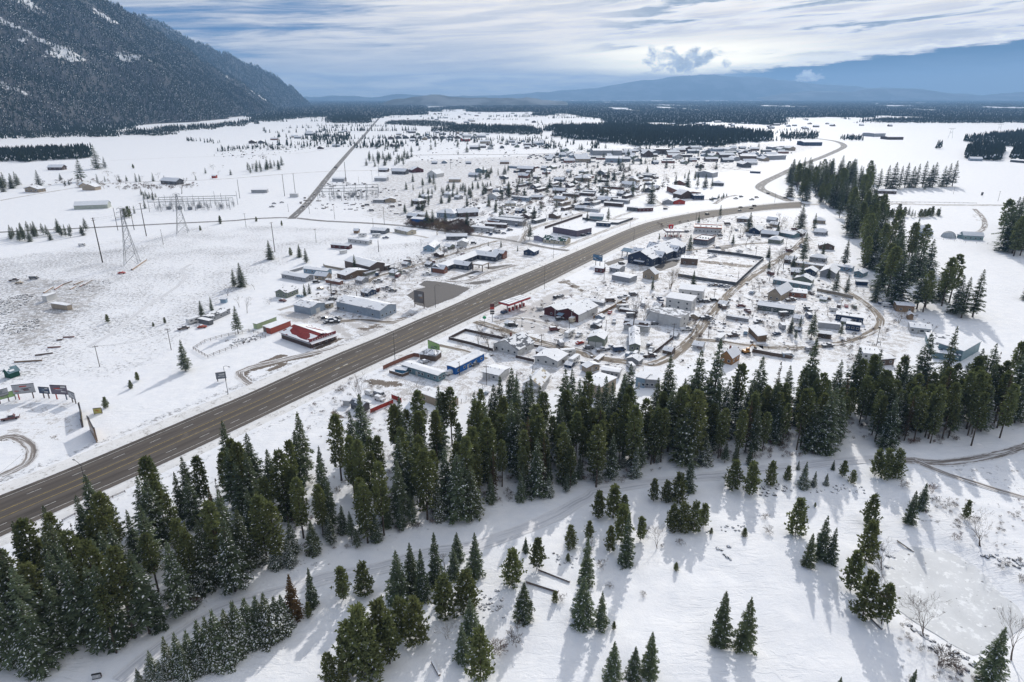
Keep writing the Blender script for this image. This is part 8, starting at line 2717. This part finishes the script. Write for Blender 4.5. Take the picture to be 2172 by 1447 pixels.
billboard('grey billboard with lettered top line and red patch, widest of the row','k',((250,295),(435,275)),(105,215,1.55),'silver',('dgrey','red','white','maroon'),seed=11,legs=('red','umber'))
billboard('small dark blue billboard with white stripe','k',((568,275),(632,280)),(130,205,2.1),'navy',('white','slate','sky'),seed=12)
billboard('dark framed billboard with white and red print','k',((735,292),(862,298)),(105,215,1.65),'purple',('white','red','silver','dgrey'),seed=13,legs=('red','navy'))
billboard('narrow grey billboard at the right of the row','k',((935,330),(975,348)),(185,260,2.0),'grey',('white','dgrey'),seed=14)
billboard('grey billboard over a lime green board at the left edge','k',((10,350),(122,318)),(178,255,1.35),'grey',('silver','slate'),seed=15)
billboard('lime green lower board at the left edge','k',((-20,352),(208,292)),(235,300,1.0),(.30,.46,.18),((.30,.46,.18),'sage'),seed=16)
billboard('tall edge-on black billboard frame with yellow edge','k',((1050,440),(1080,650)),(330,470,1.0),'black',('yellow','black'),seed=17)
billboard('large brown weathered billboard leaning beside the highway','k',((1180,700),(1250,835)),(520,700,1.25),'wood',('silver','white','brick'),seed=18)
billboard('fallen yellow and green painted board in the snow','h',((965,478),(1042,470)),(420,470,1.0),(.45,.42,.14),((.12,.42,.3),'yellow','orange'),seed=19)
billboard('dark sign board with white lettering beside the restaurant drive','b',((540,1300),(622,1290)),(1212,1272,1.25),'slate',('white','silver'),seed=20)
billboard('tall brown timber sign in front of the bare lot','c',((865,825),(960,843)),(655,770,1.0),(.13,.12,.12),('silver','dgrey','navy','wood'),seed=21)
billboard('blue billboard on two posts above the store','e',((62,110),(105,118)),(0,60,2.2),(.09,.19,.30),('navy','sky','white'),seed=22)
billboard('lime green curved sign on thin posts beside the driveway','c',((1010,1255),(1115,1300)),(1165,1250,1.1),(.30,.48,.16),('sage','green',(.30,.48,.16)),seed=23)
billboard('small brown sign on two posts beside the forest path','p',((640,1425),(690,1415)),(1395,1420,1.1),'silver',('white','grey'),seed=24)
billboard('diamond warning sign seen from behind beside the east road','E',((1742,405),(1752,405)),(375,400,2.0),'dgrey',('dgrey',),seed=25)
# price sign of the gas station
gx0_,gy0_ = W('d',455,595)
ps = empty('price_sign',(gx0_,gy0_,0),.1,'tall stacked red and black gas price sign','sign')
MB().bar((0,0,-.3),(0,0,5.0),.18,0,None,8).build('pole',PANEL,ps,HUE['silver'])
for z0,z1,cl in ((8.4,10.0,'maroon'),(7.0,8.3,'red'),(6.2,6.9,'white'),(5.3,6.1,'black'),(4.3,5.0,'black')):
 MB().box(-1.1,-.2,z0,1.1,.2,z1).build('panel',PANEL,ps,HUE[cl])
gx0_,gy0_ = W('D',728,800)
ps = empty('red_price_sign',(gx0_,gy0_,0),.1,'square red sign above the dark gas canopy','sign')
MB().bar((0,0,-.3),(0,0,9.0),.2,0,None,8).build('pole',PANEL,ps,HUE['silver'])
pn = MB().box(-1.9,-.2,8.8,1.9,.2,12.4).build('panel',PANEL,ps,(.55,.03,.04))
MB().poly([(-.8,-.22,9.6),(.9,-.22,9.6),(.5,-.22,11.2),(-.9,-.22,10.8)]).build('emblem',PANEL,pn,HUE['white'])
gx0_,gy0_ = W('d',375,600)
gs = empty('green_sign',(gx0_,gy0_,0),.1,'small green sign beside the gas station','sign')
MB().bar((0,0,-.3),(0,0,2.2),.1,0,None,6).build('pole',PANEL,gs,HUE['silver'])
MB().lathe((0,0,2.0),[(.1,0),(.9,.3),(1.0,1.0),(.6,1.5),(.1,1.7)],8).build('panel',PANEL,gs,(.03,.38,.16))
# transmission frames in the far field
for bx,by,ty,lb in ((690,265,180,'thin lattice pylon in the far right field, left one'),(1120,215,155,'thin lattice pylon in the far right field, right one')):
 x,y = W('R',bx,by)
 o = empty('far_pylon',(x,y,0),.2,lb,'pylon')
 for s_ in (-1,1):
  MB().bar((s_ * 7,0,-.5),(s_ * 2.5,0,26),.3).build('leg',STEEL,o)
 MB().bar((-11,0,26),(11,0,26),.35).bar((-4,0,13),(4,0,18),.2).bar((4,0,13),(-4,0,18),.2).build('crossarm',STEEL,o)

# ------------------------------------------------------------------ loose things on the snow
def rock_mesh(name,seed,squash=.6):
 r = random.Random(seed)
 b = MB()
 nu,nv = 8,5
 for j in range(nv + 1):
  ph = math.pi * j / nv
  for i in range(nu):
   th = 6.283 * i / nu
   k = r.uniform(.75,1.2)
   b.v.append((math.sin(ph) * math.cos(th) * k,math.sin(ph) * math.sin(th) * k * .8,math.cos(ph) * squash * k))
 for j in range(nv):
  for i in range(nu):
   a0,a1 = j * nu + i,j * nu + (i + 1) % nu
   b.f.append((a0,a0 + nu,a1 + nu,a1))
   b.m.append(0)
 return b

m_,t_,out_ = new_mat('rock_snow')
nz_ = t_.add('ShaderNodeSeparateXYZ')
t_.l.new(t_.add('ShaderNodeNewGeometry').outputs['Normal'],nz_.inputs[0])
nn_ = t_.noise(geo_pos(t_),2.5,4.0,.6)
sn_ = t_.smooth(t_.math('ADD',nz_.outputs[2],t_.math('MULTIPLY',t_.math('SUBTRACT',nn_,.5),.6)),.55,.75)
principled(t_,out_,t_.mix(sn_,t_.mix(nn_,(.05,.05,.052),(.14,.135,.13)),(.78,.79,.81)),.85,.2)
ROCKM = m_
rb = MB()
rk = random.Random(21)

def add_rocks(tile,poly,n,lo,hi):
 for x,y in poisson(tp(tile,poly),n,.6,rk,None,30):
  q = rock_mesh('r',rk.randrange(9999))
  s = rk.uniform(lo,hi)
  a = rk.uniform(0,6.28)
  z = gz1(x,y) + s * .12
  n0 = len(rb.v)
  rb.v += [(x + s * (vx * math.cos(a) - vy * math.sin(a)),y + s * (vx * math.sin(a) + vy * math.cos(a)),z + s * vz) for vx,vy,vz in q.v]
  rb.f += [tuple(i + n0 for i in f) for f in q.f]
  rb.m += q.m

add_rocks('s',[(100,60),(300,90),(360,130),(200,170),(80,150)],26,.3,.8)
add_rocks('s',[(400,110),(750,90),(1050,130),(900,150),(500,150)],30,.15,.5)
add_rocks('s',[(1080,1020),(1300,1080),(1450,1160),(1700,1300),(1500,1420),(1300,1250)],30,.3,.8)
add_rocks('s',[(1600,540),(1760,640),(1960,700),(1960,620),(1750,560)],18,.3,.9)
add_rocks('s',[(930,500),(1060,520),(1050,690),(950,690)],10,.3,.8)
add_rocks('r',[(1670,510),(1800,510),(1790,610),(1690,620)],7,.4,.7)
add_rocks('r',[(60,830),(240,820),(220,1030),(60,1040)],14,.2,.5)
add_rocks('r',[(560,570),(760,600),(740,680),(580,700)],14,.2,.5)
add_rocks('r',[(1600,390),(1900,360),(1890,400),(1620,430)],14,.25,.5)
add_rocks('q',[(1660,890),(1850,880),(1820,970),(1680,990)],14,.2,.5)
add_rocks('c',[(1050,505),(1500,600),(1430,635),(1000,540)],34,.2,.5)
add_rocks('c',[(1430,640),(1900,400),(1920,420),(1450,660)],26,.2,.5)
add_rocks('D',[(1050,930),(1130,920),(1150,960),(1070,980)],12,.5,1.4)
add_rocks('D',[(1080,1090),(1300,1130),(1310,1140),(1080,1105)],12,.3,.6)
add_rocks('e',[(1200,640),(1420,700),(1380,830),(1260,800)],26,.3,.9)
add_rocks('a',[(0,350),(370,300),(250,420),(120,500),(0,530)],150,.25,.8)
add_rocks('a',[(0,600),(400,560),(420,660),(150,720),(0,720)],110,.25,.8)
add_rocks('a',[(700,200),(960,170),(1160,190),(980,290),(760,270)],50,.2,.7)
add_rocks('b',[(600,880),(950,830),(960,870),(680,940)],46,.3,.8)
o = rb.build('boulders',[ROCKM])
add_props(o,'snow capped dark boulders and lumps scattered over the open ground','boulders',None,'stuff')

# planks, logs, crates and other clutter: each one a thing
def plank(tile,A,B,label,w=.5,h=.35,color='tan',group=None,name='log'):
 a,b = Vector(W(tile,*A)),Vector(W(tile,*B))
 z0,z1 = gz1(a.x,a.y),gz1(b.x,b.y)
 m = MB().bar((a.x,a.y,z0 + h * .5),(b.x,b.y,z1 + h * .5),w / 2,0,w / 2.4,7)
 o = m.build(name,PANEL,None,HUE.get(color,color))
 d = (b - a).normalized()
 n = Vector((-d.y,d.x)) * w * .35
 s = MB().slab([(a.x - n.x,a.y - n.y,z0 + h * .5 + w * .40),(b.x - n.x,b.y - n.y,z1 + h * .5 + w * .36),(b.x + n.x,b.y + n.y,z1 + h * .5 + w * .36),(a.x + n.x,a.y + n.y,z0 + h * .5 + w * .40)],.08)
 s.build('snow',SNOW,o)
 add_props(o,label,'log',group)

plank('r',(380,775),(595,855),'snowy log below the round pine, lower of the two',.8,.8,'brown')
plank('r',(460,690),(675,775),'snowy log below the round pine, upper of the two',.6,.6,'brown')
plank('q',(1350,1330),(1400,1425),'fallen log at the bottom of the clearing',.6,.6,'brown')
plank('s',(1075,465),(1190,530),'fallen dead trunk beside the pond',.5,.6,'tan')
plank('s',(885,1020),(965,1095),'short fallen trunk below the pond pines',.5,.5,'brown')
plank('A',(1190,1250),(1320,1160),'long wooden beam at the foot of the lattice pylon',1.3,1.0,'wood')
for i,(A_,B_) in enumerate((((450,300),(545,240)),((560,265),(640,215)),((640,215),(740,180)),((760,215),(850,180)),((820,235),(890,190)),((860,220),(940,170)),((720,265),(770,235)),((490,860),(620,852)),((360,940),(540,915)),((150,1008),(430,990)),((650,755),(760,750)),((580,785),(640,778)))):
 plank('a',A_,B_,'snow dusted timber lying in the stubble field',.9,.7,('wood','brick','brown')[i % 3],'timbers in the stubble field')
# playground-like digger behind the orange house
ex,ey = W('e',1600,1010)
dg = empty('excavator',(ex,ey,gz1(ex,ey)),.3,'orange excavator beside the orange gabled house','excavator')
for s_ in (-1,1):
 MB().box(-1.7,s_ * 1.0 - .28,0,1.7,s_ * 1.0 + .28,.8).build('track',RUBBER,dg)
MB().box(-1.5,-1.1,.8,1.2,1.1,1.7).build('body',PANEL,dg,(.5,.22,.03))
cb_ = MB().box(-.2,-1.05,1.7,1.15,.05,2.8).build('cab',PANEL,dg,(.5,.22,.03))
MB().box(-.1,-1.09,2.0,1.0,.09,2.6).box(1.1,-.9,2.0,1.19,-.1,2.6).build('glass',GLASS,cb_)
bm = MB().bar((1.1,.5,1.6),(3.4,.5,4.0),.25).bar((3.4,.5,4.0),(5.2,.5,2.2),.2).build('boom',PANEL,dg,(.5,.22,.03))
MB().box(4.8,.05,1.3,5.7,.95,2.3).build('bucket',DARK,bm)

# low brush poking out of the snow under the belt and along the verges
brush_me = [p[1] for p in PROTO['shrub']]
def brush(name,polys,n,slo,shi,label,seed):
 rg_ = np.random.default_rng(seed)
 P_ = []
 for poly in polys:
  P_.append(fill_poly([G(*p) for p in poly],n // len(polys),rg_))
 p = np.concatenate(P_)
 scatter(name,np.stack([p[:,0],p[:,1],gz(p[:,0],p[:,1])],1),rg_.uniform(slo,shi,len(p)),brush_me,label,'undergrowth')

brush('undergrowth',[BELT],900,.35,1.0,'frosty leafless undergrowth beneath the conifer belt',201)
brush('undergrowth',[[(680,840),(760,800),(900,880),(760,960),(640,930)]],60,.4,.9,'brown brush between the highway and the belt',202)
brush('undergrowth',[[(1900,1050),(2172,1060),(2172,1240),(2070,1180)],[(1900,1320),(2050,1440),(2172,1447),(2172,1490),(1920,1490)]],90,.2,.55,'low reddish brush around the frozen pond',203)
brush('undergrowth',[[(1430,690),(1500,640),(1560,640),(1480,740)],[(1600,640),(1690,660),(1680,700),(1600,690)],[(1800,560),(1990,700),(1960,720),(1780,600)],[(1800,740),(1960,760),(1900,800),(1780,780)]],130,.3,.9,'brown leafless brush in the yards along the loop road',204)

# junk, stumps, woodpiles and plow lumps that litter the yards
def litter(name,polys,n,slo,shi,label,seed,protos):
 rg_ = np.random.default_rng(seed)
 p = np.concatenate([fill_poly([G(*q) for q in poly],n // len(polys),rg_) for poly in polys])
 scatter(name,np.stack([p[:,0],p[:,1],gz(p[:,0],p[:,1]) + .05],1),rg_.uniform(slo,shi,len(p)) ** 1.0,protos,label,'debris')

JUNK = [rock_mesh('j',900 + i,.5).mesh('junk_%d' % i,[ROCKM]) for i in range(3)]
jm = MB().box(-1.6,-.5,-.1,1.6,.5,.5,0).box(-1.5,-.45,.504,1.4,.45,.6,1)
JUNK.append(jm.mesh('junk_board',[GREYWOOD,SNOW]))
jm = MB().box(-.9,-.8,-.1,.9,.8,1.1,0).box(-.85,-.75,1.104,.85,.75,1.25,1)
JUNK.append(jm.mesh('junk_crate',[GREYWOOD,SNOW]))
TOWN_P = [[(1000,700),(1250,600),(1330,600),(1600,620),(1560,760),(1250,830),(1100,830)],[(1560,600),(1700,580),(1900,680),(1860,740),(1560,760)],[(640,640),(800,560),(980,520),(1000,540),(880,610),(760,690),(660,690)],[(1350,480),(1560,455),(1700,480),(1790,600),(1620,600),(1450,540)]]
litter('yard_debris',TOWN_P,900,.25,.75,'dark scraps and lumps littering the snowy yards',301,JUNK)
litter('yard_debris',[[(1000,500),(1180,465),(1440,390),(1330,360),(1100,380),(960,450)],[(1300,345),(1560,362),(1680,325),(1560,314),(1180,316),(1150,348)]],1700,.5,1.5,'dark clutter between the far roofs of town',302,JUNK)
litter('yard_debris',[[(760,400),(860,360),(1100,350),(1150,310),(900,300),(800,330)],[(620,440),(850,460),(850,400),(700,380)],[(420,330),(620,300),(720,300),(560,340)]],500,.6,1.7,'dark clutter in the far yards and fields',303,JUNK)
litter('plow_lumps',[[(590,800),(860,690),(1160,560),(1240,525),(1236,515),(1060,590),(850,685),(580,790)]],160,.2,.5,'lumps of plowed snow along the highway verge',304,JUNK[:3])
brush('yard_brush',TOWN_P,420,.4,1.3,'brown leafless bushes in the town yards',205)
brush('yard_brush',[[(1000,500),(1180,465),(1440,390),(1330,360),(1100,380),(960,450)],[(860,480),(1000,500),(1010,480),(880,465)]],700,.8,2.4,'brown leafless bushes and small trees in the old town',206)
brush('yard_brush',[[(60,395),(220,400),(330,400),(300,385),(120,380)],[(250,405),(420,400),(420,390),(260,395)]],160,.6,1.6,'grey scrub around the left farm',207)
